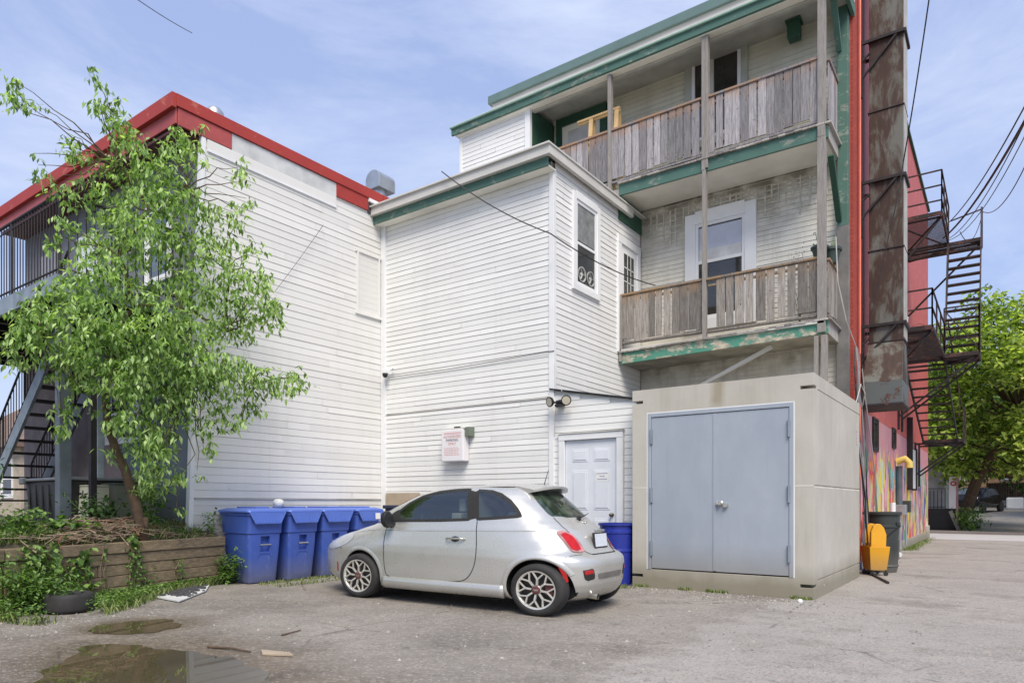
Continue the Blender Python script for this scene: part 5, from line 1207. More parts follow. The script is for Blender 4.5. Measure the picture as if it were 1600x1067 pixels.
mb = MB(); mb.box(bx_-.12, bx_-.09, 4.88, 4.90, zt-.34, zt-.24); part('handle', mb, M['black_iron'], t)
t = thing('dark_bin', at(70, 800, Y=4.6), 'dark grey lidded rubbish container under the outside staircase', 'rubbish bin')
ax, bx_ = at(40, 780, Y=4.45).x, at(88, 780, Y=4.45).x; zt = at(60, 752, Y=4.45).z
mb = MB(); mb.add([(ax+.06, 4.5, .75), (bx_+.35, 4.5, .75), (bx_+.35, 5.4, .75), (ax+.06, 5.4, .75), (ax, 4.45, zt), (bx_+.45, 4.45, zt), (bx_+.45, 5.45, zt), (ax, 5.45, zt)], [(0,3,2,1),(4,5,6,7),(0,1,5,4),(1,2,6,5),(2,3,7,6),(3,0,4,7)])
for k in range(5): mb.box(ax+.12+k*.25, ax+.16+k*.25, 4.44, 4.47, .9, zt-.05)
part('bin_body', mb, M['black'], t, bevel=.02)
mb = MB(); mb.box(ax-.04, bx_+.5, 4.40, 5.5, zt, zt+.05); mb.box(ax-.06, ax+.10, 4.37, 4.43, zt-.04, zt+.07); part('lid', mb, simple('dark_grey_lid', (.10, .11, .12, 1), .4), t, bevel=.015)
mb = MB(); q = at(190, 760, Y=5.5); mb.lathe([(.20, -.03), (.225, -.04), (.235, 0), (.225, .04), (.20, .03), (.20, -.03)], (q.x, q.y, q.z-.12), 'Y', 36)
solo('bicycle_tyre', mb, M['rubber'], 'thin black tyre propped behind the olive cabinet', 'tyre', smooth=True)
# ------------------------------------------------------------------ silver hatchback
KX = 1.19
def interp(tab, z):
    zs_ = [t_[0] for t_ in tab]; return [float(np.interp(z, zs_, [t_[k] for t_ in tab])) for k in range(1, len(tab[0]))]
#        z     xr     xf    halfw  nr   nf
BODY = [(.170,-.36, 3.00, .700, 5.0, 3.2, .03),(.200,-.40, 3.10, .745, 5.0, 3.0, .03),(.26,-.445, 3.18, .780, 5.0, 2.9, .04),(.34,-.47, 3.24, .790, 5.0, 2.8, .04),(.45,-.485,3.27,.797,4.8,2.7,.045),
        (.55,-.49, 3.28, .802, 4.8, 2.6, .05),(.62,-.485,3.26,.805,4.6,2.6, .05),(.66,-.46,3.23,.803,4.5,2.6, .055),(.68,-.425,3.20,.802,4.4,2.6, .06),(.72,-.40,3.14,.800,4.2,2.6,.08),(.78,-.375,3.02,.792,4.1,2.6,.09),(.83,-.355,2.86,.785,4.0,2.7,.10),
        (.87,-.335,2.69,.779,3.9,2.8,.11),(.91,-.31,2.49,.772,3.9,3.0,.12),(.945,-.285,2.30,.764,4.0,3.2,.12),(.975,-.26,2.13,.752,4.0,3.4,.13),(1.00,-.24,2.02,.741,4.0,3.6,.13),
        (1.05,-.195,1.90,.723,4.0,3.8,.14),(1.10,-.155,1.80,.704,4.0,3.8,.14),(1.20,-.06,1.61,.662,4.0,3.8,.14),(1.28,.02,1.445,.626,4.0,3.6,.14),(1.34,.08,1.31,.594,3.9,3.5,.13),(1.39,.135,1.17,.559,3.7,3.3,.11),
        (1.42,.18,1.07,.525,3.5,3.0,.09),(1.445,.23,.96,.475,3.2,2.8,.06),(1.462,.29,.86,.415,3.0,2.6,.04),(1.475,.35,.77,.335,2.8,2.4,.02),(1.483,.42,.68,.25,2.6,2.3,.0),(1.488,.50,.60,.10,2.3,2.2,.0)]
xc = 1.05; NS = 160
zl = sorted(set(list(np.linspace(.17, 1.40, 74))+list(np.linspace(1.40, 1.488, 20))))
vs = []
for z in zl:
    xr_, xf_, hw, nr, nf, bow = interp(BODY, z)
    xr_ += float(np.interp(z, [.6, .70, 1.0, 1.1, 1.45, 1.488], [.03, .06, .07, .085, .085, .03])); xf_ += float(np.interp(z, [.86, .95, 1.0, 1.10, 1.40, 1.445, 1.488], [0, .12, .25, .31, .33, .24, .06])); nf = nf+float(np.interp(z, [.98, 1.1, 1.4, 1.46], [0, 2.5, 2.5, 0])); hw += float(np.interp(z, [1.1, 1.3, 1.44, 1.47], [0, .015, .03, 0]))
    c0 = min(xc, (xr_+xf_)/2) if z > 1.44 else xc
    for j in range(NS):
        a = 2*PI*j/NS; ca, sa = math.cos(a), math.sin(a)
        n_ = nf if ca > 0 else nr; L_ = (xf_-c0) if ca > 0 else (c0-xr_)
        x = c0 + L_*math.copysign(abs(ca)**(2/n_), ca); y = hw*math.copysign(abs(sa)**(2/n_), sa)
        if ca < 0: x += bow*(abs(y)/hw)**2*abs(ca)**(2/n_*3)
        vs.append((x*KX, y, z))
mb = MB(); K = len(zl)
fs = [(i*NS+j, i*NS+(j+1) % NS, (i+1)*NS+(j+1) % NS, (i+1)*NS+j) for i in range(K-1) for j in range(NS)]+[tuple(range(NS))[::-1], tuple(range((K-1)*NS, K*NS))]
mb.add(vs, fs)
bvh = BVHTree.FromPolygons([Vector(v) for v in vs], fs)
YC = .045; CARP = Vector((-4.21, 7.03, 0.0))
car = thing('parked_car', CARP, 'small silver three door hatchback parked before the white wall', 'car', rz=PI+YC)
body = part('body', mb, M['paint'], car, smooth=True, local=True)
cut = MB()
for x in (0, 2.30):
    for s_ in (-1, 1):
        pr = [(.330*math.cos(a)*KX+x*KX, .30+.330*math.sin(a)) for a in np.linspace(0, 2*PI, 49)[:-1]]
        cut.prism([(px_, s_*.55, pz_) for px_, pz_ in pr], (0, s_*.5, 0))
co = part('cut', cut, M['black'], car, local=True)
md = body.modifiers.new('arch', 'BOOLEAN'); md.object = co; md.operation = 'DIFFERENCE'; md.solver = 'EXACT'
bake(body, co)
G1 = [(1.715,1.022),(1.756,1.135),(1.64,1.235),(1.47,1.325),(1.26,1.378),(1.06,1.400),(.88,1.405),(.80,1.052),(1.16,1.034)]
G2 = [(.775,1.392),(.61,1.380),(.50,1.344),(.39,1.269),(.30,1.177),(.24,1.095),(.49,1.072),(.696,1.058)]
for G in (G1, G2):
    k = MB(); k.prism([(x*KX, -1.2, z) for x, z in G], (0, 2.4, 0)); co = part('cut', k, M['interior'], car, local=True)
    md = body.modifiers.new('win', 'BOOLEAN'); md.object = co; md.operation = 'DIFFERENCE'; md.solver = 'EXACT'; bake(body, co)
me = body.data
while len(me.materials) > 1: me.materials.pop()
me.materials.append(M['black']); me.materials.append(M['interior'])
for p_ in me.polygons: p_.material_index = 0
if len(me.materials) < 2: me.materials.append(M['black'])
for p_ in me.polygons:
    c_ = p_.center
    p_.use_smooth = True
    if abs(c_.y) < .25 and abs(p_.normal.y) < .3 and .2*KX < c_.x < 1.82*KX and 1.0 < c_.z < 1.396: p_.material_index = 2
    if abs(c_.y) < .74 and c_.z < .70 and (abs(c_.x) < .42 or abs(c_.x-2.3*KX) < .42) and abs(p_.normal.y) > .9 and abs(abs(c_.y)-.55) < .02: p_.material_index = 1
    for x in (0, 2.3*KX):
        r_ = math.hypot((c_.x-x)/KX, c_.z-.30)
        if abs(r_-.330) < .012 and abs(c_.y) > .54 and abs(p_.normal.y) < .6: p_.material_index = 1
me.set_sharp_from_angle(angle=math.radians(50))
def hit(o_, d_, off=.003):
    h, nrm, i, dist = bvh.ray_cast(Vector(o_), Vector(d_).normalized())
    if h is None: return None
    if nrm.dot(Vector(d_)) > 0: nrm = -nrm
    return h+nrm*off
# projections: side (s=+1 near side is local +y), rear (-x), top
def pj_side(s_): return lambda u, v, off: hit((u*KX, s_*3, v), (0, -s_, 0), off)
def pj_rear(): return lambda u, v, off: hit((-4, u, v), (1, 0, 0), off)
def pj_front(): return lambda u, v, off: hit((8, u, v), (-1, 0, 0), off)
def pj_corner(s_, ang): # along a slanted horizontal direction, u is sideways
    d_ = Vector((math.cos(ang), -s_*math.sin(ang), 0)); r_ = Vector((-s_*math.sin(ang), -math.cos(ang), 0))
    return lambda u, v, off: hit(Vector((0, 0, v))-d_*5+r_*u, d_, off)
def patch(mb, poly, pj, off=.003, nu=24, nv=18, axis='v', mi=0):
    """fill a polygon that is monotone along an axis, laid on the body"""
    P = [(p[0], p[1]) if axis == 'v' else (p[1], p[0]) for p in poly]
    lo, hi = min(p[1] for p in P), max(p[1] for p in P); rows = []
    for i in range(nv+1):
        v = lo+(hi-lo)*(i/nv); v = min(max(v, lo+1e-4), hi-1e-4); xs = []
        for k in range(len(P)):
            (x0, y0), (x1, y1) = P[k], P[(k+1) % len(P)]
            if (y0-v)*(y1-v) < 0: xs.append(x0+(x1-x0)*(v-y0)/(y1-y0))
        if len(xs) < 2: continue
        a, b_ = min(xs), max(xs); row = []
        for j in range(nu+1):
            u = a+(b_-a)*j/nu; q = pj(u, v, off) if axis == 'v' else pj(v, u, off); row.append(q)
        if all(q is not None for q in row): rows.append(row)
    vs = [q for r_ in rows for q in r_]; n = nu+1
    mb.add(vs, [(i*n+j, i*n+j+1, (i+1)*n+j+1, (i+1)*n+j) for i in range(len(rows)-1) for j in range(nu)], mi)
def ribbon(mb, pts, pj, wdt=.007, off=.0015, mi=0, step=.03):
    Q = []
    for a, b_ in zip(pts[:-1], pts[1:]):
        n = max(1, int(math.hypot(b_[0]-a[0], b_[1]-a[1])/step))
        Q += [(a[0]+(b_[0]-a[0])*k/n, a[1]+(b_[1]-a[1])*k/n) for k in range(n)]
    Q.append(pts[-1]); L1, L2 = [], []
    for i, q in enumerate(Q):
        a = Q[max(i-1, 0)]; b_ = Q[min(i+1, len(Q)-1)]; dx, dy = b_[0]-a[0], b_[1]-a[1]; l_ = math.hypot(dx, dy) or 1
        nx, ny = -dy/l_*wdt/2, dx/l_*wdt/2
        p1 = pj(q[0]+nx, q[1]+ny, off); p2 = pj(q[0]-nx, q[1]-ny, off)
        if p1 is None or p2 is None: continue
        L1.append(p1); L2.append(p2)
    n = len(L1); mb.add(L1+L2, [(i, i+1, n+i+1, n+i) for i in range(n-1)], mi)
def chaikin(P, k=3):
    for _ in range(k): P = [P[0]]+[q for a, b_ in zip(P[:-1], P[1:]) for q in ((a[0]*.75+b_[0]*.25, a[1]*.75+b_[1]*.25), (a[0]*.25+b_[0]*.75, a[1]*.25+b_[1]*.75))]+[P[-1]]
    return P
def rnd_poly(P, r=.03, k=4):
    out_ = []
    for i, p in enumerate(P):
        a, b_ = Vector(P[i-1]), Vector(P[(i+1) % len(P)]); p = Vector(p)
        da, db = (a-p), (b_-p); ra = min(r, da.length*.45); rb = min(r, db.length*.45)
        s_, e_ = p+da.normalized()*ra, p+db.normalized()*rb
        for q in range(k+1): t_ = q/k; out_.append(tuple((s_*(1-t_)**2+p*2*t_*(1-t_)+e_*t_**2)))
    return out_
DLO = [(2.02,.985),(1.78,1.18),(1.52,1.305),(1.25,1.385),(1.0,1.415),(.74,1.415),(.52,1.38),(.36,1.305),(.25,1.205),(.185,1.10),(.17,1.055),(.4,1.035),(1.0,1.015),(1.6,.995)]
G1 = [(1.715,1.022),(1.756,1.135),(1.64,1.235),(1.47,1.325),(1.26,1.378),(1.06,1.400),(.88,1.405),(.80,1.052),(1.16,1.034)]
G2 = [(.775,1.392),(.61,1.380),(.50,1.344),(.39,1.269),(.30,1.177),(.24,1.095),(.49,1.072),(.696,1.058)]
for s_ in (1, -1):
    pj = pj_side(s_)
    mb = MB()
    for G in (G1, G2): ribbon(mb, G+[G[0]], pj, .034, .003, step=.02)
    patch(mb, [(.885,1.400),(.81,1.045),(.69,1.05),(.775,1.398)], pj, .004, 6, 14)
    patch(mb, [(2.07,.975),(1.90,1.07),(1.77,1.165),(1.74,1.14),(1.70,1.01)], pj, .004, 10, 12, 'u'); ws = part('window_surround', mb, M['gap'], body, smooth=True, local=True)
    mb = MB(); patch(mb, G1, pj, .0015, 24, 50, 'u'); part('side_window', mb, M['clear_glass'], body, smooth=True, local=True)
    mb = MB(); patch(mb, G2, pj, .0015, 24, 40, 'u'); part('quarter_window', mb, M['clear_glass'], body, smooth=True, local=True)
    mb = MB()
    ribbon(mb, chaikin([(1.89,.985),(1.92,.86),(1.912,.68),(1.903,.45),(1.88,.34),(1.84,.315),(1.79,.305),(1.53,.302),(1.125,.305),(.90,.315),(.79,.35),(.715,.45),(.672,.574),(.662,.7),(.668,.83),(.695,1.035)]), pj, .010)
    part('door_gap', mb, M['gap'], body, smooth=True, local=True)
    mb = MB(); ribbon(mb, [(2.62,.80),(2.44,.855),(2.2,.885),(1.95,.898),(1.4,.903),(.68,.920),(.30,.926),(.05,.935)], pj, .010, .001); part('shoulder_line', mb, simple('crease_grey', (.27, .27, .26, 1), .5) if s_ == 1 else bpy.data.materials['crease_grey'], body, smooth=True, local=True)
    mb = MB(); ribbon(mb, [(2.66,.62),(2.80,.66),(2.86,.76)], pj, .006); ribbon(mb, [(-.20,.62),(-.28,.665),(-.34,.675)], pj, .005)
    part('bumper_gap', mb, M['gap'], body, smooth=True, local=True)
    # sill skirt
    mb = MB(); v_ = []
    for i in range(41):
        x = .36+(1.93-.36)*i/40; b0 = pj(x, .31, .0)
        y = b0.y; e = .022*s_
        v_ += [(x*KX, y, .315), (x*KX, y+e, .300), (x*KX, y+e*1.4, .20), (x*KX, y-.03*s_, .165)]
    mb.add(v_, [(i*4+j, i*4+j+1, i*4+j+5, i*4+j+4) for i in range(40) for j in range(3)]+[(0,1,2,3),(160,161,162,163)]); part('sill_skirt', mb, M['paint'], body, smooth=True, local=True)
    # wheel arch lips
    for x in (0, 2.30):
        mb = MB(); v_ = []; nn = 80
        for i in range(nn+1):
            a = -.42+(PI+.84)*i/nn; row_ = []
            for r_, o_ in ((.324, -.002), (.330, .006), (.338, .011), (.355, .009), (.380, .0025)):
                px_, pz_ = x+r_*math.cos(a), .30+r_*math.sin(a); q = pj(px_, max(pz_, .172), o_)
                row_.append(q)
            if all(q is not None and abs(q.y) > .60 for q in row_): v_ += row_
        mb.add(v_, [(i*5+j, i*5+j+1, i*5+j+6, i*5+j+5) for i in range(len(v_)//5-1) for j in range(4)]); part('arch_lip', mb, M['paint'], body, smooth=True, local=True)
    # handle
    mb = MB(); q = pj(.90, .822, .0)
    mb.tube([(1.04*KX, q.y+s_*.012, .822), (1.01*KX, q.y+s_*.035, .826), (.86*KX, q.y+s_*.036, .828), (.80*KX, q.y+s_*.012, .824)], [.009, .012, .013, .010], 8); hm = part('door_handle', mb, M['chrome'], body, smooth=True, local=True)
    mb = MB(); patch(mb, [(.93+.055*math.cos(a), .820+.035*math.sin(a)) for a in np.linspace(0, 2*PI, 17)[:-1]], pj, .002, 8, 8); part('handle_recess', mb, M['gap'], hm, local=True)
    # mirror
    q = pj(1.80, 1.0, 0)
    mb = MB(); mb.lathe([(0, -.055), (.045, -.05), (.078, -.025), (.085, .01), (.075, .035), (0, .04)], (0, 0, 0), 'X', 20, sy=1.25)
    mb.xf(Matrix.Translation((1.80*KX, q.y+s_*.14, 1.04)) @ Matrix.Rotation(-.15*s_, 4, 'X') @ Matrix.Scale(-1, 4, (1, 0, 0)) @ Matrix.Scale(1.05, 4))
    mb.tube([(1.80*KX, q.y-.01*s_, .985), (1.80*KX, q.y+s_*.06, .95), (1.80*KX, q.y+s_*.12, 1.0)], [.022, .025, .035], 8)
    part('wing_mirror', mb, M['black'], car, smooth=True, local=True, angle=50)
    # markers
    mb = MB(); patch(mb, rnd_poly([(-.200,.56),(-.235,.555),(-.275,.47),(-.290,.385),(-.262,.385),(-.240,.46)], .012, 3), pj, .004, 6, 12); part('side_reflector', mb, M['reflector'], car, smooth=True, local=True)
    mb = MB(); patch(mb, rnd_poly([(2.74,.45),(2.765,.44),(2.765,.31),(2.735,.31)], .015, 3), pj, .004, 6, 8); part('side_reflector', mb, M['reflector'], car, smooth=True, local=True)
    # tail light on the rear corner
    pc = pj_corner(s_, math.radians(40)); S_ = -1
    def cu(xl, yl):  # body point to the corner projection coordinate
        r_ = Vector((-s_*math.sin(math.radians(40)), -math.cos(math.radians(40)), 0)); return Vector((xl, yl, 0)).dot(r_)
    u0 = cu(-.25*KX, s_*.75)
    k_ = -s_
    TL = [(cu(a*KX, s_*b), c) for a, b, c in ((-.100,.545,.925),(-.142,.462,.938),(-.212,.38,.885),(-.274,.353,.796),(-.324,.346,.705),(-.311,.438,.690),(-.261,.513,.700),(-.213,.533,.78),(-.150,.545,.867))]
    mb = MB(); patch(mb, rnd_poly(TL, .03, 4), pc, .010, 14, 20); tl = part('tail_light', mb, M['tail_clear'], car, smooth=True, local=True)
    tc_ = (sum(p[0] for p in TL)/len(TL)+.004*k_, sum(p[1] for p in TL)/len(TL)-.012); IN = [(tc_[0]+(a-tc_[0])*.68, tc_[1]+(c-tc_[1])*.80) for a, c in TL]
    mb = MB(); patch(mb, rnd_poly(IN, .02, 4), pc, .015, 12, 16); part('tail_lens', mb, M['tail'], tl, smooth=True, local=True)
    mb = MB(); patch(mb, rnd_poly([(s_*.545,.520),(s_*.40,.525),(s_*.365,.43),(s_*.38,.395),(s_*.49,.393),(s_*.52,.42)], .02, 3), pj_rear(), .004, 10, 10); fl = part('fog_lamp', mb, M['rim_dark'], car, smooth=True, local=True)
    mb = MB(); patch(mb, rnd_poly([(s_*.53,.508),(s_*.41,.513),(s_*.395,.465),(s_*.52,.46)], .012, 3), pj_rear(), .008, 8, 6); part('red_lens', mb, M['reflector'], fl, smooth=True, local=True)
    # head light
    mb = MB(); patch(mb, [(s_*(.52+.13*math.cos(a)), .72+.12*math.sin(a)) for a in np.linspace(0, 2*PI, 33)[:-1]], pj_front(), .006, 12, 14); part('headlight', mb, simple('headlight_lens', (.55, .57, .60, 1), .08, .3) if s_ == 1 else bpy.data.materials['headlight_lens'], car, smooth=True, local=True)
# rear window, tailgate, bumper grille, plate
pr_ = pj_rear()
RW = [(-.36,1.375),(.36,1.375),(.41,1.24),(.43,1.12),(.41,1.085),(.25,1.078),(-.25,1.078),(-.41,1.085),(-.43,1.12),(-.41,1.24)]
mb = MB(); patch(mb, rnd_poly(RW, .04, 4), pr_, .004, 40, 20); part('rear_window', mb, M['car_glass'], body, smooth=True, local=True)
pf_ = pj_front()
WS_ = [(-.52,1.36),(.52,1.36),(.60,1.18),(.645,1.03),(.5,1.005),(0,.995),(-.5,1.005),(-.645,1.03),(-.60,1.18)]
mb = MB(); patch(mb, rnd_poly(WS_, .03, 3), pf_, .004, 40, 24); part('windscreen', mb, M['car_glass'], body, smooth=True, local=True)
mb = MB(); ribbon(mb, [(-.41,1.08),(-.425,.98),(-.40,.89),(-.36,.77),(-.345,.70),(-.30,.67),(.30,.67),(.345,.70),(.36,.77),(.40,.89),(.425,.98),(.41,1.08)], pr_, .010); part('tailgate_gap', mb, M['gap'], body, smooth=True, local=True)
mb = MB(); patch(mb, rnd_poly([(-.31,.462),(.31,.462),(.28,.395),(-.28,.395)], .02, 3), pr_, .004, 30, 8); part('bumper_grille', mb, simple('grille_shadow', (.16, .15, .14, 1), .7), body, smooth=True, local=True)
mb = MB(); q0 = pr_(0, .78, 0)
tilt = Matrix.Translation((q0.x-.012, -.04, .815)) @ Matrix.Rotation(math.radians(6), 4, 'Y')
mb.box(-.012, .012, -.165, .165, -.09, .09); mb.xf(tilt); pl = part('plate_frame', mb, M['black'], car, local=True, bevel=.004)
mb = MB(); mb.box(-.016, -.0125, -.150, .150, -.074, .074); mb.xf(tilt); part('number_plate', mb, M['plate'], pl, local=True)
mb = MB(); mb.box(-.035, .02, -.11, .11, -.014, .014); mb.xf(Matrix.Translation((q0.x+.012, -.04, .925))); part('boot_handle', mb, M['chrome'], car, local=True, bevel=.010, seg=3)
q1 = pr_(.0, 1.005, 0)
mb = MB()
for yo in (-.05, 0, .05):
    mb.tube([(q1.x-.006-.001, yo*.8+.018*math.cos(a), 1.005+.022*math.sin(a)) for a in np.linspace(0, 2*PI, 13)], .004, 5)
part('badge', mb, M['chrome'], car, smooth=True, local=True)
mb = MB(); q2 = pr_(0, 1.05, 0); mb.tube([(q2.x-.03, .02, 1.075), (q2.x+.02, -.26, 1.12)], [.008, .004], 6); mb.lathe([(0, -.02), (.03, -.01), (.035, .02), (0, .03)], (q2.x-.01, .03, 1.065), 'X', 12); part('rear_wiper', mb, M['black'], car, local=True)
# roof spoiler
mb = MB(); N_ = 24; v_ = []
for i in range(N_+1):
    y = -.41+.82*i/N_; e_ = abs(y/.41)
    top0 = hit((.44*KX, y*.98, 3), (0, 0, -1), .002); bw = .09*e_**2
    v_ += [top0, ((.24+bw)*KX, y, 1.468-.04*e_**2), ((.10+bw)*KX+.02*e_**6, y, 1.444-.045*e_**2), ((.10+bw)*KX+.02*e_**6+.004, y, 1.418-.045*e_**2), ((.20+bw)*KX, y*.97, 1.395-.04*e_**2), ((.34+bw)*KX, y*.95, 1.38-.04*e_**2)]
mb.add(v_, [(i*6+j, i*6+(j+1) % 6, (i+1)*6+(j+1) % 6, (i+1)*6+j) for i in range(N_) for j in range(6)]+[tuple(range(6)), tuple(range(N_*6, N_*6+6))])
part('spoiler', mb, M['paint'], car, smooth=True, local=True, angle=45)
mb = MB(); q = hit((.30*KX, 0, 3), (0, 0, -1), 0); mb.lathe([(.028, 0), (.022, .015), (.008, .03), (0, .03)], tuple(q), n=12); mb.tube([q, q+Vector((-.07, 0, .21))], [.006, .003], 6); part('antenna', mb, M['black'], car, local=True)
mb = MB(); mb.tube([(-.44*KX, .31, .205), (-.30*KX, .31, .215)], .030, 16, cap=False); mb.tube([(-.445*KX, .31, .205), (-.30*KX, .31, .215)], .034, 16, cap=False); part('exhaust_pipe', mb, M['chrome'], car, smooth=True, local=True)
mb = MB(); mb.box(-.22*KX, 2.7*KX, -.6, .6, .15, .21); part('underbody', mb, M['black'], car, local=True)
# hood line, front grille
# wheels
def wheel(x, s_):
    R0 = .290; c_ = Vector((x*KX, s_*.690, R0))
    def T(mb):  # local wheel: axis +Y outward
        mb.v = [(c_.x+v[0]*KX, c_.y+s_*v[1], c_.z+v[2]) for v in mb.v]; return mb
    mb = MB(); mb.lathe([(.205, -.10), (.25, -.105), (.278, -.09), (.289, -.05), (.290, 0), (.289, .05), (.280, .078), (.262, .092), (.235, .097), (.212, .090), (.206, .078), (.205, -.10)], (0, 0, 0), 'Y', 64)
    t_ = part('wheel', T(mb), M['rubber'], car, smooth=True, local=True, angle=50)
    mb = MB(); mb.lathe([(0, .02), (.19, .02), (.205, .05), (.2065, .0)], (0, 0, 0), 'Y', 40); part('wheel_inner', T(mb), M['rim_dark'], t_, smooth=True, local=True, angle=40)
    mb = MB()
    mb.lathe([(.198, .05), (.203, .082), (.213, .093), (.214, .085)], (0, 0, 0), 'Y', 64)
    mb.lathe([(.213, .093), (.197, .088), (.192, .075), (.195, .05)], (0, 0, 0), 'Y', 64)
    for k in range(8):
        a = 2*PI*k/8+.12
        def pt(r_, aa, y): return Vector((r_*math.cos(aa), y, r_*math.sin(aa)))
        hub = pt(.055, a, .070); fork = pt(.122, a, .078)
        mb.beam(hub, fork, .020, .022, up=(0, 1, 0))
        for q in (-1, 1): mb.beam(pt(.118, a, .077), pt(.202, a+q*PI/10.5, .080), .016, .018, up=(0, 1, 0))
    mb.lathe([(0, .076), (.048, .076), (.052, .070), (.052, .04)], (0, 0, 0), 'Y', 24)
    part('rim', T(mb), M['rim'], t_, local=True, bevel=.002)
    mb = MB(); mb.lathe([(0, .084), (.026, .084), (.044, .079), (.047, .0765)], (0, 0, 0), 'Y', 24); part('hub_cap', T(mb), M['hub_red'], t_, local=True)
    mb = MB(); mb.box(-.024, .024, .0845, .086, -.010, .010); part('cap_badge', T(mb), M['chrome'], t_, local=True)
    if x == 0:
        mb = MB(); mb.box(-.165, -.085, .022, .055, -.05, .06); part('brake_caliper', T(mb), M['hub_red'], t_, local=True, bevel=.01)
for x in (0, 2.30):
    for s_ in (1, -1): wheel(x, s_)

for y in (-.34, .34):
    mb = MB(); mb.box(1.02*KX, 1.14*KX, y-.20, y+.20, 1.0, 1.12); mb.box(1.02*KX, 1.10*KX, y-.11, y+.11, 1.14, 1.30); mb.box(1.05*KX, 1.07*KX, y-.04, y+.04, 1.1, 1.16); part('front_seat', mb, M['seat'], car, local=True, bevel=.03, seg=3)
mb = MB(); mb.tube([(1.56*KX+.07*math.sin(a)*.5, .34+.17*math.cos(a), 1.02+.16*math.sin(a)) for a in np.linspace(0, 2*PI, 25)], .014, 8); part('steering_wheel', mb, M['black'], car, local=True, smooth=True)
mb = MB(); mb.box(.35*KX, .5*KX, -.45, .45, 1.05, 1.14); part('rear_seat', mb, M['seat'], car, local=True, bevel=.03)
# ------------------------------------------------------------------ trees and plants
def crown(mb, P0, blobs, size, rnd, per, droop, aspect=.42, flat=1.0, mi=0):
    for (c_, r_) in blobs:
        n = int(per*(r_**2))
        for _ in range(n):
            while True:
                v = Vector((rnd.uniform(-1, 1), rnd.uniform(-1, 1), rnd.uniform(-1, 1)))
                if v.length < 1: break
            v = v*(rnd.uniform(.55, 1)) if rnd.random() < .5 else v.normalized()*rnd.uniform(.7, 1.0)
            p = c_+Vector((v.x, v.y, v.z*flat))*r_
            # a compound leaf: five leaflets on a drooping stalk
            a = rnd.uniform(0, 2*PI); d_ = Vector((math.cos(a), math.sin(a), rnd.uniform(-1.0, .15))).normalized()
            pts = [p, p+d_*size*.55, p+d_*size*1.05, p+d_*size*.6]
            leaves(mb, pts, size, rnd, droop, aspect, mi)
def limb(mb, a, b_, r0, r1, rnd, k=6, wob=.05, n=6):
    pts = []
    for i in range(k+1):
        t_ = i/k; p = a.lerp(b_, t_); w_ = (b_-a).length*wob*math.sin(t_*PI)
        pts.append(p+Vector((rnd.uniform(-w_, w_), rnd.uniform(-w_, w_), rnd.uniform(-w_, w_)+ (b_-a).length*.06*math.sin(t_*PI))))
    mb.tube(pts, [r0+(r1-r0)*i/k for i in range(k+1)], n); return pts
rt_ = random.Random(17)
# clusters of the box elder: picture position, radius in picture pixels, distance
CL = [(152,128,22,9.4),(168,150,20,9.5),(155,165,22,9.3),(172,185,26,9.4),(192,208,30,9.5),(24,128,15,9.0),(12,150,18,9.0),(38,158,16,9.1),(62,168,12,9.1),
 (112,212,20,9.2),(95,232,18,9.2),(118,240,22,9.3),(60,258,14,9.2),(52,240,9,9.2),(80,285,16,9.2),(212,240,34,9.5),(176,258,36,9.3),(236,272,34,9.6),(140,280,26,9.3),(200,290,42,9.4),
 (282,198,16,9.9),(300,225,24,9.9),(318,255,20,10),(276,245,30,9.8),(268,290,40,9.7),(300,300,32,9.9),(318,200,11,10.1),(325,330,30,9.9),(290,345,46,9.7),(240,330,46,9.6),(196,345,46,9.4),(160,325,34,9.3),(120,300,24,9.2),
 (95,355,28,9.0),(75,372,20,8.9),(140,380,34,9.1),(185,398,50,9.2),(235,390,46,9.5),(290,400,44,9.8),(328,385,24,10),
 (372,262,14,10.2),(380,285,20,10.2),(385,310,16,10.2),(372,335,26,10.1),(355,365,26,10.1),(388,385,24,10.2),(358,410,38,10),(400,425,30,10.2),(430,470,20,10.3),(425,500,24,10.3),(395,470,38,10.1),(355,460,44,10),(380,510,36,10.1),(345,515,40,9.9),
 (310,450,46,9.8),(265,445,46,9.6),(215,450,50,9.3),(165,445,44,9.1),(120,440,40,8.9),(85,455,30,8.7),(52,475,24,8.6),(70,500,44,8.6),(28,500,28,8.5),(8,535,24,8.4),(50,545,34,8.5),(110,510,50,8.7),(160,500,50,8.9),
 (95,560,38,8.6),(140,560,48,8.8),(200,520,56,9.0),(250,510,54,9.3),(300,510,46,9.7),(185,580,46,8.9),(235,575,54,9.1),(285,570,50,9.5),(330,560,40,9.8),(120,600,28,8.7),(92,640,20,8.7),(100,668,16,8.7),(210,620,34,9.0),(250,625,42,9.2),(290,625,38,9.5),
 (340,600,38,9.9),(375,590,36,10),(410,600,34,10.2),(440,598,26,10.3),(462,592,22,10.4),(476,600,14,10.5),(395,635,24,10.1),(345,645,34,9.9),(310,665,26,9.7),(318,700,18,9.7),(308,735,12,9.7),(372,655,20,10),
 (205,690,24,9.0),(190,655,26,8.95),(215,720,18,9.1),(300,560,40,9.2),(150,420,40,8.7),(200,350,40,9.0),(110,540,40,8.3),(185,600,34,8.8),(255,690,30,9.3),(270,740,24,9.4),(240,740,26,9.3),(225,655,34,9.2),(262,660,34,9.4),(235,700,26,9.4),(140,560,34,8.6),(60,530,34,8.4),(30,560,22,8.4),(130,455,40,8.7),(205,560,40,8.8),(150,505,44,8.6),(260,545,40,9.1),
 (160,640,12,9.0),(175,700,14,9.2),(240,672,28,9.4),(255,715,22,9.6),(248,760,26,9.6),(225,752,20,9.6),(275,795,14,9.5)]
tr = thing('ash_leaved_tree', (-9.8, 4.77, .8), 'slender leaning tree with light green drooping leaves before the white wall', 'tree')
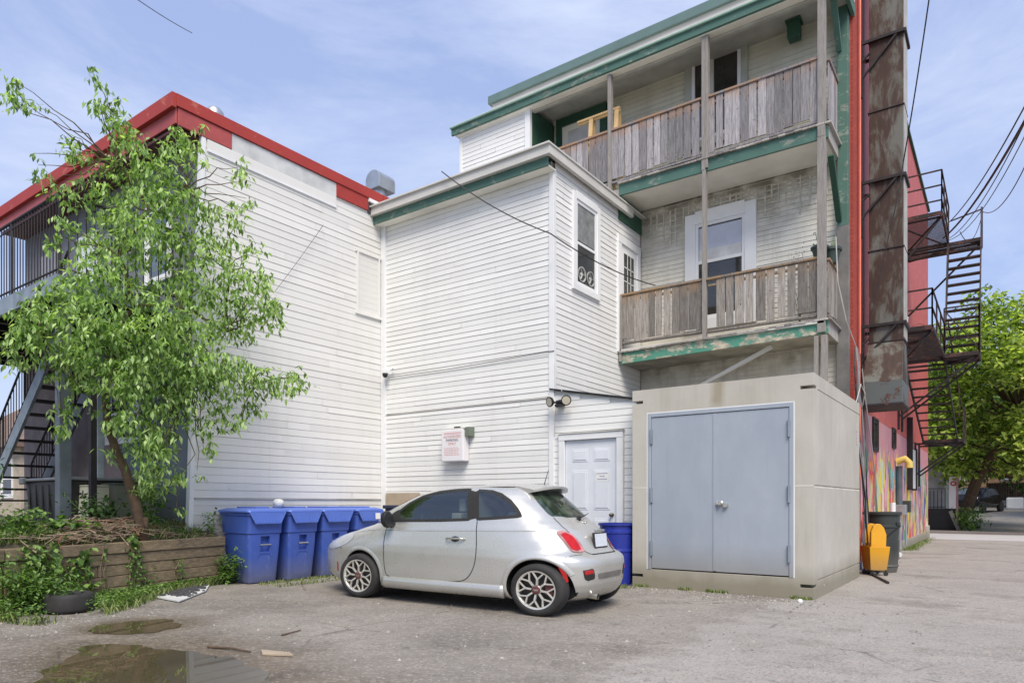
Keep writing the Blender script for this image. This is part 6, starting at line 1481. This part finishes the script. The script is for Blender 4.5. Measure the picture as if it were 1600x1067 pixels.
base = at(226, 812, t=9.5); f1 = at(196, 735, t=9.45); f2 = at(168, 665, t=9.35); f3 = at(165, 600, t=9.25)
mb = MB(); base.z = .75
mb.tube([base+Vector((0,0,-.1)), base.lerp(f1, .5)+Vector((.03, 0, 0)), f1, f1.lerp(f2, .5)+Vector((-.03, 0, 0)), f2, f3, at(175, 540, t=9.2)], [.080, .066, .060, .056, .052, .046, .038], 10)
mb.tube([base+Vector((-.1,.0,-.1)), base+Vector((-.02, 0, .12)), base+Vector((0, 0, .3))], [.04, .055, .05], 8)
part('trunk', mb, M['bark'], tr, smooth=True)
mb = MB(); hubs = [at(175, 540, t=9.2), at(210, 480, t=9.3), at(280, 480, t=9.6), at(120, 500, t=8.9), at(185, 400, t=9.3), at(350, 520, t=10.), at(235, 330, t=9.5), at(360, 420, t=10.1), at(185, 260, t=9.4), at(290, 300, t=9.8), at(300, 600, t=9.7), at(400, 600, t=10.2), at(60, 520, t=8.6)]
for a, b_, r_ in ((0,1,.04),(1,2,.03),(0,3,.03),(1,4,.032),(2,5,.025),(4,6,.025),(5,7,.02),(6,8,.02),(6,9,.018),(2,10,.02),(10,11,.016),(3,12,.018)): limb(mb, hubs[a], hubs[b_], r_, r_*.6, rt_)
blobs = []
for (px, py, rp, t_) in CL:
    c_ = at(px, py, t=t_+rt_.uniform(-.25, .15)); blobs.append((c_, rp*t_/1070))
    h_ = min(hubs, key=lambda q: (q-c_).length+max(0, q.z-c_.z)*.5); limb(mb, h_, c_, .012, .003, rt_, 5, .08, 5)
part('branches', mb, M['bark'], tr)
mb = MB(); crown(mb, None, [(c_+Vector((rt_.uniform(-.06, .06), rt_.uniform(-.06, .06), rt_.uniform(-.06, .06))), r_*rt_.uniform(.62, 1.06)) for c_, r_ in blobs], .104, rt_, 700, .95, .36)
part('crown', mb, M['leaf'], tr, fix=False)
# weeds: little helper for leafy plants
def weed(name, label, cat, c_, h, spread, n, leaf, mat, group=None, seed=1, stems=7, asp=.55):
    rr = random.Random(seed); t_ = thing(name, c_, label, cat, group); mb = MB(); pts = []
    for k in range(stems):
        a = rr.uniform(0, 2*PI); e = Vector(c_)+Vector((math.cos(a)*spread*rr.uniform(.2, 1), math.sin(a)*spread*rr.uniform(.2, 1), h*rr.uniform(.5, 1)))
        P = limb(mb, Vector(c_)+Vector((rr.uniform(-.04, .04), rr.uniform(-.04, .04), -.02)), e, .006, .002, rr, 4, .1, 4); pts += P[1:]
    part('stems', mb, M['weed'], t_)
    mb = MB(); Q = []
    for _ in range(n): p = rr.choice(pts); Q.append(p+Vector((rr.gauss(0, 1)*spread*.22, rr.gauss(0, 1)*spread*.22, rr.gauss(0, 1)*h*.10)))
    leaves(mb, Q, leaf, rr, .25, asp); part('leaves', mb, mat, t_, fix=False); return t_
Tn = (A2-A1).normalized()
def onwall(px, dist=.14, z=0):
    # point at the foot of the timber wall below picture column px
    d = ray(px, 785); a = A1; w_ = Tn
    # solve d*t = a + w*s
    det = d.x*(-w_.y)-d.y*(-w_.x); t_ = (a.x*(-w_.y)-a.y*(-w_.x))/det
    p = Vector((d.x*t_, d.y*t_, 0)); n_ = Vector((Tn.y, -Tn.x, 0)); return p+n_*dist+Vector((0, 0, z))
weed('leafy_weed', 'bushy green weed clump filling the gap between timber wall and bins', 'weed', onwall(338, .22), .50, .30, 420, .075, M['weed'], seed=3, stems=14)
weed('leafy_weed', 'tall weed clump at the left edge in front of the timber wall', 'weed', onwall(18, .25), .62, .45, 1500, .06, M['weed'], seed=4, stems=20)
weed('leafy_weed', 'low weed clump in front of the timber wall behind the tyre', 'weed', onwall(100, .12), .30, .26, 300, .05, M['weed'], seed=5, stems=16)
weed('leafy_weed', 'rounded weed patch in front of the timber wall left of the tyre', 'weed', onwall(38, .45), .40, .30, 700, .055, M['weed'], seed=15, stems=18)
def vine(label, px, seed, wdt=.12, n=150, leaf=.08, L_=.72):
    rr = random.Random(seed); p = onwall(px, .10); t_ = thing('climbing_vine', p, label, 'vine', 'vines on the timber wall'); mb = MB(); pts = []
    for k in range(4):
        a = p+Vector((0, 0, L_))+Tn*rr.uniform(-wdt, wdt)*.5; P = [a]
        for q in range(6): a = a+Tn*rr.uniform(-.05, .05)+Vector((Tn.y, -Tn.x, 0))*rr.uniform(-.01, .015)+Vector((0, 0, -L_/6.5)); P.append(a)
        mb.tube(P, .004, 4); pts += P
    part('stems', mb, M['twig'], t_); mb = MB()
    leaves(mb, [rr.choice(pts)+Tn*rr.gauss(0, wdt*.35)+Vector((0, 0, rr.gauss(0, .04)))+Vector((Tn.y, -Tn.x, 0))*rr.uniform(0, .06) for _ in range(n)], leaf, rr, .9, .75); part('leaves', mb, M['weed'], t_, fix=False)
vine('broad leaved vine hanging over the timber wall above the tyre', 80, 1, .14, 110, .10, .72)
vine('vine trailing down the timber wall just right of the tyre', 118, 2, .10, 80, .09, .66)
vine('dense narrow vine column on the middle of the timber wall', 198, 3, .10, 190, .06, .78)
vine('thin yellowish vine on the right half of the timber wall', 273, 4, .04, 32, .07, .40)
vine('single sparse sprig hanging on the timber wall', 152, 6, .04, 26, .06, .70)
vine('leafy runner low on the timber wall behind the tyre', 100, 8, .16, 160, .06, .55)
vine('short leafy spray near the left end of the timber wall', 40, 9, .2, 170, .07, .72)
vine('low creeping greenery between the dense vine and the flat board', 225, 10, .12, 70, .05, .30)
# plants on top of the bed
def bedp(px, back): 
    p = onwall(px, -back); p.z = bedz(p.x, p.y); return p
weed('leafy_weed', 'broad leaved bright weed growing on the brush pile', 'weed', bedp(132, .32), .34, .28, 170, .13, M['weed'], seed=6, stems=10, asp=.7)
weed('leafy_weed', 'tall dark weed at the left edge on the raised bed', 'weed', bedp(5, .5), 1.0, .35, 420, .07, M['leaf_dark'], seed=7, stems=14)
weed('leafy_weed', 'green weeds below the dark bin on the raised bed', 'weed', bedp(62, .3), .40, .38, 520, .08, M['weed'], seed=8, stems=12)
weed('leafy_weed', 'leafy sapling between trunk and white wall corner', 'weed', bedp(262, .35), .75, .28, 240, .11, M['weed'], seed=9, stems=10)
weed('leafy_weed', 'small weed against the white siding by the first bin', 'weed', bedp(338, .10), .38, .14, 60, .07, M['weed'], seed=10, stems=6)
weed('leafy_weed', 'dark undergrowth at the foot of the leaning trunk', 'weed', bedp(205, .7), .50, .42, 420, .09, M['leaf_dark'], seed=11, stems=14)
# grass
def grass(name, label, pts, h, seed, mat='grass', lean=.3, w_=.006):
    rr = random.Random(seed); mb = MB()
    for (x, y, z) in pts:
        hh = h*rr.uniform(.4, 1.2); a = rr.uniform(0, 2*PI); dx, dy = math.cos(a)*w_, math.sin(a)*w_; lx, ly = rr.gauss(0, lean)*hh, rr.gauss(0, lean)*hh
        mb.add([(x-dx, y-dy, z), (x+dx, y+dy, z), (x+dx*.6+lx*.4, y+dy*.6+ly*.4, z+hh*.6), (x+lx, y+ly, z+hh)], [(0, 1, 2), (0, 2, 3)])
    o_ = part(name, mb, M[mat], None, fix=False); return mark(o_, label, 'grass', kind='stuff')
rr = random.Random(31); P = []
for _ in range(9500):
    px = rr.uniform(-60, 330); u_ = rr.random()**1.3; d_ = .10+u_*(1.15-.75*max(0, (px-60))/270)*max(.25, 1-max(0, px-120)/260)
    if rr.random() > 1-u_*.75: continue
    p = onwall(px, d_)
    if (p-Vector((TX, TY, 0))).length < .34 or ((p-Vector((TX+.30, TY-.20, 0))).length < .42): continue
    P.append((p.x, p.y, 0))
grass('verge_grass', 'bright grass along the foot of the timber wall', P, .115, 1)
P = []
for _ in range(3800):
    px = rr.uniform(-30, 330); p = bedp(px, .03+abs(rr.gauss(0, .5))); P.append((p.x, p.y, p.z-.01))
grass('bed_grass', 'grass and weeds growing on the raised bed', P, .14, 2)
P = []
for _ in range(2600):
    if rr.random() < .5:
        x = rr.uniform(-4.6, -2.0); y = 9.40-abs(rr.gauss(0, .03))
        if math.sin(x*5.1)+math.sin(x*11.3) < .4: continue
    else: x = rr.gauss(-8.9, .35); y = rr.uniform(6.2, 8.5); x = min(x, -8.9+.2) if rr.random() < .6 else -9.25+rr.uniform(0, .1)
    P.append((x, y, 0))
for _ in range(500): P.append((rr.gauss(-4.75, .15), rr.gauss(9.15, .1), 0))
for _ in range(2500):
    y = 20.5+abs(rr.gauss(0, 3)); P.append((XW+abs(rr.gauss(.05, .12)), min(y, 28), 0))
grass('crack_grass', 'sparse tufts in the cracks by the bins, vault and lane wall', P, .05, 3)
# low broad leaved ground cover in the verge and on the bed
rr = random.Random(91); mb = MB(); Q = []
for _ in range(8200):
    px = rr.uniform(-60, 335); u_ = rr.random()**1.2; d_ = .06+u_*(1.05-.7*max(0, (px-60))/270)*max(.25, 1-max(0, px-110)/240)
    p = onwall(px, d_)
    if (p-Vector((TX, TY, 0))).length < .36 or (p-Vector((TX+.26, TY-.30, 0))).length < .36: continue
    Q.append((p.x, p.y, rr.uniform(.02, .16)*(1.3 if px < 80 else .8)))
for _ in range(2600):
    px = rr.uniform(-30, 330); p = bedp(px, .03+abs(rr.gauss(0, .45))); Q.append((p.x, p.y, p.z+rr.uniform(.02, .16)))
leaves(mb, Q, .045, rr, .1, .6); o_ = part('ground_cover', mb, M['weed'], None, fix=False); mark(o_, 'small leaved ground cover along the timber wall and on the bed', 'ground cover', kind='stuff')
# brush pile
t = thing('brush_pile', bedp(140, .35), 'heap of dry cut branches lying on the raised bed', 'brush pile')
rr = random.Random(12)
mb = MB(); mb2 = MB()
for k in range(620):
    p = bedp(rr.gauss(175, 78), max(.04, rr.gauss(.32, .26))); p.z += rr.uniform(.0, .20)*math.exp(-((p-bedp(175, .4)).length)**2/.6)+.02
    a = rr.gauss(math.atan2(Tn.y, Tn.x), .8); L_ = rr.uniform(.15, .75); d_ = Vector((math.cos(a), math.sin(a), rr.gauss(0, .16))); r_ = rr.uniform(.003, .009)
    q = [p-d_*L_/2, p+Vector((rr.uniform(-.03, .03), rr.uniform(-.03, .03), rr.uniform(0, .05))), p+d_*L_/2]
    mb.tube(q, [r_, r_*.8, r_*.4], 4, 0 if rr.random() < .88 else 1)
a, b_ = bedp(95, .15), bedp(158, .45); a.z += .05; b_.z += .30; mb.tube([a, a.lerp(b_, .5)+Vector((0, 0, .02)), b_], [.018, .015, .010], 6)
a, b_ = bedp(160, .5), bedp(250, .2); a.z += .22; b_.z += .16; mb.tube([a, a.lerp(b_, .5)+Vector((0, 0, .03)), b_], [.014, .012, .008], 6)
part('dry_branches', mb, [M['twig'], M['twig_red']], t)
# far trees over the lane's end
def far_tree(label, x, y, h, r_, seed, mat='leaf_far', trunk=.25, n=34, low=.28, leafs=.20, per=55, gx_=0):
    x0_ = x
    rr = random.Random(seed); z0 = gz(x, y); t_ = thing('maple_tree', (x, y, z0), label, 'tree', 'trees beyond the lane')
    mb = MB(); top = Vector((x, y, z0+h*.55)); top.x += gx_; limb(mb, Vector((x, y, z0-.1)), top, trunk, trunk*.5, rr, 6, .03, 8); bl = []; x += gx_
    for k in range(n):
        a = rr.uniform(0, 2*PI); zz = rr.uniform(low, 1.0); e = math.sqrt(max(.05, 1-((zz-.58)/.48)**2)); R_ = r_*e*rr.uniform(.45, .95)
        c_ = Vector((x+math.cos(a)*R_, y+math.sin(a)*R_, z0+h*zz)); bl.append((c_, r_*rr.uniform(.18, .34)))
        limb(mb, Vector((x, y, z0+h*min(zz*.75, .5))), c_, .06, .02, rr, 3, .06, 5)
    part('trunk', mb, M['bark'], t_)
    mb = MB(); crown(mb, None, bl, leafs, rr, per, .45, .6, .8); part('crown', mb, M[mat], t_, fix=False)
far_tree('broad bright maple overhanging the lane behind the fire escape', -1.75, 35.2, 9.4, 4.2, 41, gx_=2.3, n=80, low=.30, per=95, leafs=.24)
far_tree('tall green tree at the right edge beyond the street', 7.5, 44, 11.2, 5.5, 42, n=80, low=.20, per=70, leafs=.28)
far_tree('darker tree behind the far parked car', 3.6, 56.5, 11.0, 6, 43, 'leaf_dark', n=36, low=.16, per=40, leafs=.30)
far_tree('dark distant tree behind the street corner maple', -3.5, 56, 11.0, 6, 44, 'leaf_dark', n=36, low=.2, per=40, leafs=.30)
far_tree('distant round tree at the far right of the lane', 14, 62, 11.5, 7, 45, 'leaf_dark', n=36, low=.16, per=32, leafs=.32)
# far yard: pale garage, railing, sign boards, fence, parked car
p = at(1463, 745, Y=35.5)
t = thing('garage', (-4, 37, gz(0, 36)), 'pale grey garage beyond the street at the lane end', 'garage')
z0 = gz(0, 36)-.1
mb = MB(); mb.box(-9.5, -2.2, 36.2, 42, z0, z0+3.4); part('wall', mb, M['lightgrey_panel'], t)
mb = MB(); mb.box(-9.7, -2.05, 36.0, 42.2, z0+3.4, z0+3.55); part('roof', mb, M['roof_brown'], t)
mb = MB(); mb.box(-5, -3.0, 36.15, 36.2, z0, z0+2.2); part('door', mb, M['door_white'], t)
mb = MB(); rail(mb, (-4.8, 34.6, .1), (-2.05, 34.6, .1), 1.75, 1, (.55,))
for k in range(19): mb.beam((-4.7+k*.14, 34.6, 1.0), (-4.7+k*.14, 34.6, 1.8), .025, .025)
mb.box(-4.8, -1.45, 34.55, 34.65, .05, 1.0, 1)
solo('railing_gate', mb, [M['black_iron'], M['black']], 'black railing with dark boards in front of the pale garage', 'railing')
a = at(1483, 750, Y=34.4).x; b_ = at(1492, 750, Y=34.4).x
t = thing('notice_board', ((a+b_)/2, 34.4, .1), 'white upright notice board with red mark beside the tree trunk', 'notice board')
mb = MB(); mb.box(a, b_+.04, 34.36, 34.42, 1.0, 2.35); part('board', mb, M['sign'], t)
mb = MB(); mb.box(b_+.05, b_+.12, 34.34, 34.44, .1, 2.5, 0); mb.beam((a+.05, 34.3, .9), (b_+.15, 34.2, .1), .05, .14, 1); part('post', mb, [simple('pink_post', (.45, .22, .24, 1), .7), M['post']], t)
mb = MB(); mb.tube([(a+.15+.09*math.cos(q)*(1 if q < PI else 1), 34.35, 2.05+.08*math.sin(q)) for q in np.linspace(0, 2*PI, 9)], .03, 5); part('red_mark', mb, M['reflector'], t)
weed('leafy_weed', 'bright grassy clump at the far kerb by the notice board', 'weed', (at(1516, 800, Y=33.9).x, 33.9, .05), 1.0, .65, 900, .22, M['weed'], seed=19, stems=24, asp=.2)
def fence(x0, x1, y, h, label):
    t_ = thing('board_fence', ((x0+x1)/2, y, gz(0, y)), label, 'fence'); mb = MB(); x = x0; rr = random.Random(5); z0 = gz(0, y)-.1
    while x < x1: mb.box(x, x+.135, y, y+.025, z0, z0+h+rr.uniform(-.02, .02)); x += .14
    part('boards', mb, simple('dark_fence_wood', (.055, .045, .035, 1), .9, var=.4), t_)
    for k in range(int((x1-x0)/2.4)+1): mb = MB(); mb.box(x0+k*2.4, x0+k*2.4+.10, y-.1, y, z0, z0+h+.06); part('post', mb, M['post'] if k % 2 else M['bark'], t_)
fence(-1, 26, 58, 1.75, 'dark brown board fence behind the far parked car')
xh = at(1570, 700, Y=64).x
t = thing('brick_house', (xh, 68, .9), 'tan brick house with white windows half hidden by trees', 'house')
mb = MB(); mb.box(xh-9, xh+8, 64, 72, .9, 6.5); part('wall', mb, simple('tan_brick', rgb(186, 150, 120), .9, var=.2), t)
mb = MB(); mb.prism([(xh-9.5, 63.6, 6.5), (xh-9.5, 72.4, 6.5), (xh-9.5, 68, 9.2)], (18, 0, 0)); part('roof', mb, M['roof_brown'], t)
for k in range(6): window(t, fr_y(64), xh-8+k*2.6, xh-6.9+k*2.6, 3.0, 4.6, .08, .1, 'glass')
# parked black car at the far end
cx = at(1526, 775, Y=50).x; cy = 50; cz = gz(0, 50)
t = thing('parked_car', (cx, cy, cz), 'black car parked beyond the street under the trees', 'car', rz=math.radians(72))
mb = MB(); prof = [(-2.1,.35),(-2.15,.75),(-2.0,.98),(-1.55,1.05),(-1.15,1.42),(-.2,1.50),(.55,1.40),(1.15,1.0),(1.9,.85),(2.15,.65),(2.15,.35)]
mb.prism([(x, -.85, z) for x, z in prof], (0, 1.7, 0)); part('body', mb, M['black_paint'], t, bevel=.12, seg=3, local=True, smooth=True)
for x in (-1.3, 1.35):
    for y in (-.78, .78):
        mb = MB(); mb.lathe([(0, -.1), (.2, -.1), (.32, -.09), (.33, 0), (.32, .09), (.2, .1), (0, .1)], (x, y, .33), 'Y', 20); part('wheel', mb, M['rubber'], t, smooth=True, local=True, angle=40)
mb = MB(); mb.prism([(-1.05, -.86, 1.05), (-.95, -.86, 1.36), (-.2, -.86, 1.42), (.45, -.86, 1.34), (.95, -.86, 1.04)], (0, 1.72, 0)); part('side_window', mb, M['glass'], t, local=True)
mb = MB(); mb.add([(-1.62, -.65, 1.07), (-1.62, .65, 1.07), (-1.2, .6, 1.41), (-1.2, -.6, 1.41)], [(0, 1, 2, 3)]); part('rear_window', mb, M['glass'], t, local=True)
mb = MB(); mb.add([(.62, -.6, 1.385), (.62, .6, 1.385), (1.2, .68, 1.02), (1.2, -.68, 1.02)], [(0, 1, 2, 3)]); part('windscreen', mb, M['glass'], t, local=True)
mb = MB(); q = at(1586, 785, Y=54); mb.box(q.x-.45, q.x+.45, 54, 54.5, gz(0, 54), gz(0, 54)+.75); solo('white_box', mb, M['trim'], 'small white box on the ground before the far fence', 'box', bevel=.08)
# brown roofed house far left
hp = at(10, 700, t=26)
t = thing('tan_house', (hp.x-3, hp.y, 0), 'tan house with brown roof seen past the outside stair at the left edge', 'house')
ex = at(33, 700, t=26)
mb = MB(); mb.box(hp.x-9, hp.x+1.4, hp.y, hp.y+7, 0, 3.3); part('wall', mb, M['tan'], t)
mb = MB(); mb.prism([(hp.x-9.3, hp.y-.4, 3.3), (hp.x-9.3, hp.y+7.4, 3.3), (hp.x-9.3, hp.y+3.5, 5.9)], (11.0, 0, 0)); part('roof', mb, M['roof_brown'], t)
for k in range(5): window(t, fr_y(hp.y), hp.x-7.6+k*1.8, hp.x-6.6+k*1.8, 1.5, 2.8, .07, .08, 'dark_glass')
# ------------------------------------------------------------------ cables
def cable(label, pts, r_, sag=0.0, mat='wire', grp='overhead cables'):
    P = []
    pts = [Vector(p) for p in pts]
    for a, b_ in zip(pts[:-1], pts[1:]):
        for k in range(14): t_ = k/14; P.append(a.lerp(b_, t_)+Vector((0, 0, -sag*4*t_*(1-t_))))
    P.append(pts[-1]); mb = MB(); mb.tube(P, r_, 5)
    return solo('overhead_cable', mb, M[mat], label, 'cable', grp)
# bundle from the fire escape up to the right
j = at(1478, 352, Y=22)
cable('uppermost thin cable of the bundle rising to the right from the fire escape', [j, at(1640, 92, t=9)], .012, .25)
cable('middle thin cable of the bundle rising to the right', [at(1484, 372, Y=22), at(1640, 110, t=9)], .009, .35)
cable('thick twisted cable rising to the right over the fire escape', [at(1474, 372, Y=22), at(1640, 118, t=9)], .022, .25)
cable('lowest of the four cables rising to the right', [at(1480, 376, Y=22), at(1640, 132, t=9)], .008, .45)
cable('loose cable curving from the fire escape post to the right edge', [at(1500, 362, Y=22.5), at(1536, 331, Y=22.9), at(1640, 168, t=10)], .010, .5)
cable('black cable dropping from the sky in front of the duct to the red wall', [at(1460, -60, t=10), at(1412, 250, Y=14), at(1392, 352, Y=14.0)], .011, .10)
cable('thin cable running down the duct to the wall clamp', [at(1392, 352, Y=14.0), at(1345, 560, X=XW+.1)], .007, .10)
cable('service cable crossing the white wall to the middle porch', [at(690, 268, Y=9.3), at(860, 365, Y=9.35), at(1024, 446, Y=12.05)], .010, .10)
cable('short cable in the sky above the red roof corner', [at(180, -25, t=14), at(300, 52, t=19)], .010, .05)
cable('thin wire slanting across the left white siding', [at(505, 352, X=-10.2), at(430, 455, X=-10.2)], .004, .02)
mb = MB(); rr = random.Random(77)
for k in range(10):
    a = at(1335+rr.uniform(0, 14), 540+rr.uniform(0, 40), X=XW+.12); P = [a]
    for q in range(8): a = a+Vector((rr.uniform(-.01, .04), rr.uniform(-.08, .12), -.38)); P.append(a)
    mb.tube(P, rr.uniform(.006, .016), 5, k % 2)
solo('cable_cluster', mb, [M['wire'], simple('grey_cable', (.25, .24, .25, 1), .6)], 'tangle of grey and black cables hanging on the brick corner behind the concrete box', 'cables')
mb = MB(); a = at(1308, 430, X=-2.15); mb.tube([at(1306, 370, X=-2.15), at(1309, 440, X=-2.15), at(1322, 500, X=-2.1), at(1340, 548, X=XW+.1)], .009, 5)
solo('white_cable', mb, M['wire_white'], 'pale cable looping down beside the green corner pilaster', 'cable')
mb = MB(); mb.tube([at(1338, 628, X=XW+.2), at(1345, 600, X=XW+.25), at(1352, 615, X=XW+.3), at(1346, 640, X=XW+.2)], .008, 5)
solo('white_cable', mb, M['wire_white'], 'short white cable loop over the back corner of the concrete box', 'cable')
mb = MB(); mb.tube([at(605, 590, Y=9.72), at(700, 577, Y=9.72), at(866, 548, Y=9.72)], .006, 5)
solo('wall_cable', mb, M['wire'], 'thin dark cable clipped along the white front wall from the camera', 'cable')
mb = MB(); mb.tube([at(868, 560, Y=9.70), at(872, 590, Y=9.68), at(878, 612, Y=9.68)], .006, 5); mb.tube([at(868, 640, Y=9.72), at(866, 680, Y=9.72)], .007, 5)
solo('wall_cable', mb, M['wire_white'], 'white cable hanging at the corner board above the floodlights', 'cable')
# ------------------------------------------------------------------ loose things on the ground
mb = MB(); c_ = at(255, 922, Z=0); rr = random.Random(9)
def slab(mb, pts, z, th, mi=0):
    P = [at(x, y, Z=0) for x, y in pts]; mb.prism([(p.x, p.y, z+zz) for p, zz in zip(P, [0.0]*len(P))], (0, 0, th), mi)
slab(mb, [(208, 914), (225, 905), (300, 903), (330, 911), (322, 925), (280, 942), (238, 934)], .012, .014)
solo('flat_panel', mb, M['lightgrey_panel'], 'flat pale board lying on the grass right of the tyre', 'board')
mb = MB(); rr = random.Random(10)
for _ in range(2600):
    px, py = rr.gauss(268, 20), rr.gauss(917, 7)
    if not (222 < px < 322 and 903 < py < 935): continue
    p = at(px, py, Z=0); s_ = rr.uniform(.008, .022); mb.box(p.x-s_, p.x+s_, p.y-s_, p.y+s_, .026, .026+s_*1.2)
o_ = part('gravel_heap', mb, simple('dark_gravel', (.07, .07, .075, 1), .9, var=.4, scale=20), None); mark(o_, 'dark gravel scattered over the pale board', 'gravel', kind='stuff')
mb = MB(); rr = random.Random(13)
for _ in range(5200):
    if rr.random() < .5: px, py = rr.uniform(-20, 1500), 860+abs(rr.gauss(0, 90))
    elif rr.random() < .5: px = rr.uniform(985, 1290); py = 918+(px-985)*.09+rr.gauss(0, 5)
    else: px, py = rr.gauss(120, 120), 975+rr.gauss(0, 16)
    if py < 850 or py > 1080: continue
    p = at(px, py, Z=0)
    if any((lambda v: v.x*v.x+v.y*v.y < 2.6)(Matrix.Rotation(-e_[4], 3, 'Z') @ (Vector((p.x-e_[0], p.y-e_[1], 0))) * 1.0 if False else Vector(((math.cos(e_[4])*(p.x-e_[0])+math.sin(e_[4])*(p.y-e_[1]))/e_[2], (-math.sin(e_[4])*(p.x-e_[0])+math.cos(e_[4])*(p.y-e_[1]))/e_[3], 0))) for e_ in PUDDLE_ELL): continue
    if p.x < -9.2+.0 and p.y < 6.2 or (p.y > 9.38 and p.x < -1.95 and p.x > -4.6) or p.length > 15 or (p.x < -2.2 and p.y > 12): continue
    if p.x > -8 and p.x < -3 and 6.0 < p.y < 8.2 and rr.random() < .5: continue
    s_ = min(.022, .0045*math.exp(abs(rr.gauss(0, .75)))); a = rr.uniform(0, PI)
    v_ = []
    for k in range(5): q = a+k*2*PI/5; f_ = rr.uniform(.7, 1.2); v_.append((p.x+math.cos(q)*s_*f_, p.y+math.sin(q)*s_*f_, -.001))
    tp = (p.x+rr.uniform(-.3, .3)*s_, p.y+rr.uniform(-.3, .3)*s_, s_*rr.uniform(.5, 1.0)); n0 = len(mb.v)
    mb.add(v_+[tp], [(k, (k+1) % 5, 5) for k in range(5)], rr.choice([0, 0, 1, 2]))
o_ = part('loose_gravel', mb, [M['stone'], simple('pale_stone', (.36, .33, .30, 1), .9, var=.2), simple('dark_stone', (.15, .14, .13, 1), .9, var=.3)], None); mark(o_, 'small loose stones strewn over the lot', 'gravel', kind='stuff')
def stick(label, a, b_, r_, mid=.02):
    A, B = at(*a, Z=0), at(*b_, Z=0); mb = MB(); mb.tube([A+Vector((0, 0, r_)), A.lerp(B, .5)+Vector((mid, mid, r_+.006)), B+Vector((0, 0, r_))], [r_, r_*.8, r_*.5], 6); solo('stick', mb, M['bark'], label, 'stick')
stick('dark stick lying beside the big puddle', (325, 1012), (392, 1020), .012)
stick('short twig on the gravel before the bins', (440, 993), (470, 985), .008)
mb = MB(); slab(mb, [(408, 1018), (452, 1022), (458, 1026), (410, 1024)], .004, .018); solo('wood_scrap', mb, M['plywood'], 'pale strip of wood lying on the gravel right of the big puddle', 'scrap', bevel=.002)
mb = MB(); A, B = at(1352, 893, Z=0), at(1388, 912, Z=0); mb.beam(A+Vector((0, 0, .02)), B+Vector((0, 0, .02)), .03, .03); solo('metal_rod', mb, M['black_iron'], 'thin dark rod lying in front of the yellow mop bucket', 'rod')
mb = MB(); A = at(1250, 941, Z=0); rr = random.Random(2); mb.lathe([(0, 0), (.03, .0), (.035, .02), (.02, .045), (0, .05)], tuple(A), n=8); solo('litter', mb, M['sticker'], 'small white crumpled litter at the near corner of the concrete box', 'litter')

# unseen trees added behind the viewpoint for the car glass and paint to mirror
mb = MB(); rr = random.Random(5); bl = []
for k in range(46): x = -24+k*.85; bl.append((Vector((x, -13+rr.uniform(-1.5, 1.5), rr.uniform(1.2, 6.2))), rr.uniform(1.1, 1.9)))
crown(mb, None, bl, .34, rr, 26, .4, .6)
o_ = part('unseen_treeline', mb, M['leaf_far'], None, fix=False); mark(o_, 'unseen row of green trees added behind the viewpoint to be mirrored', 'trees', kind='stuff')
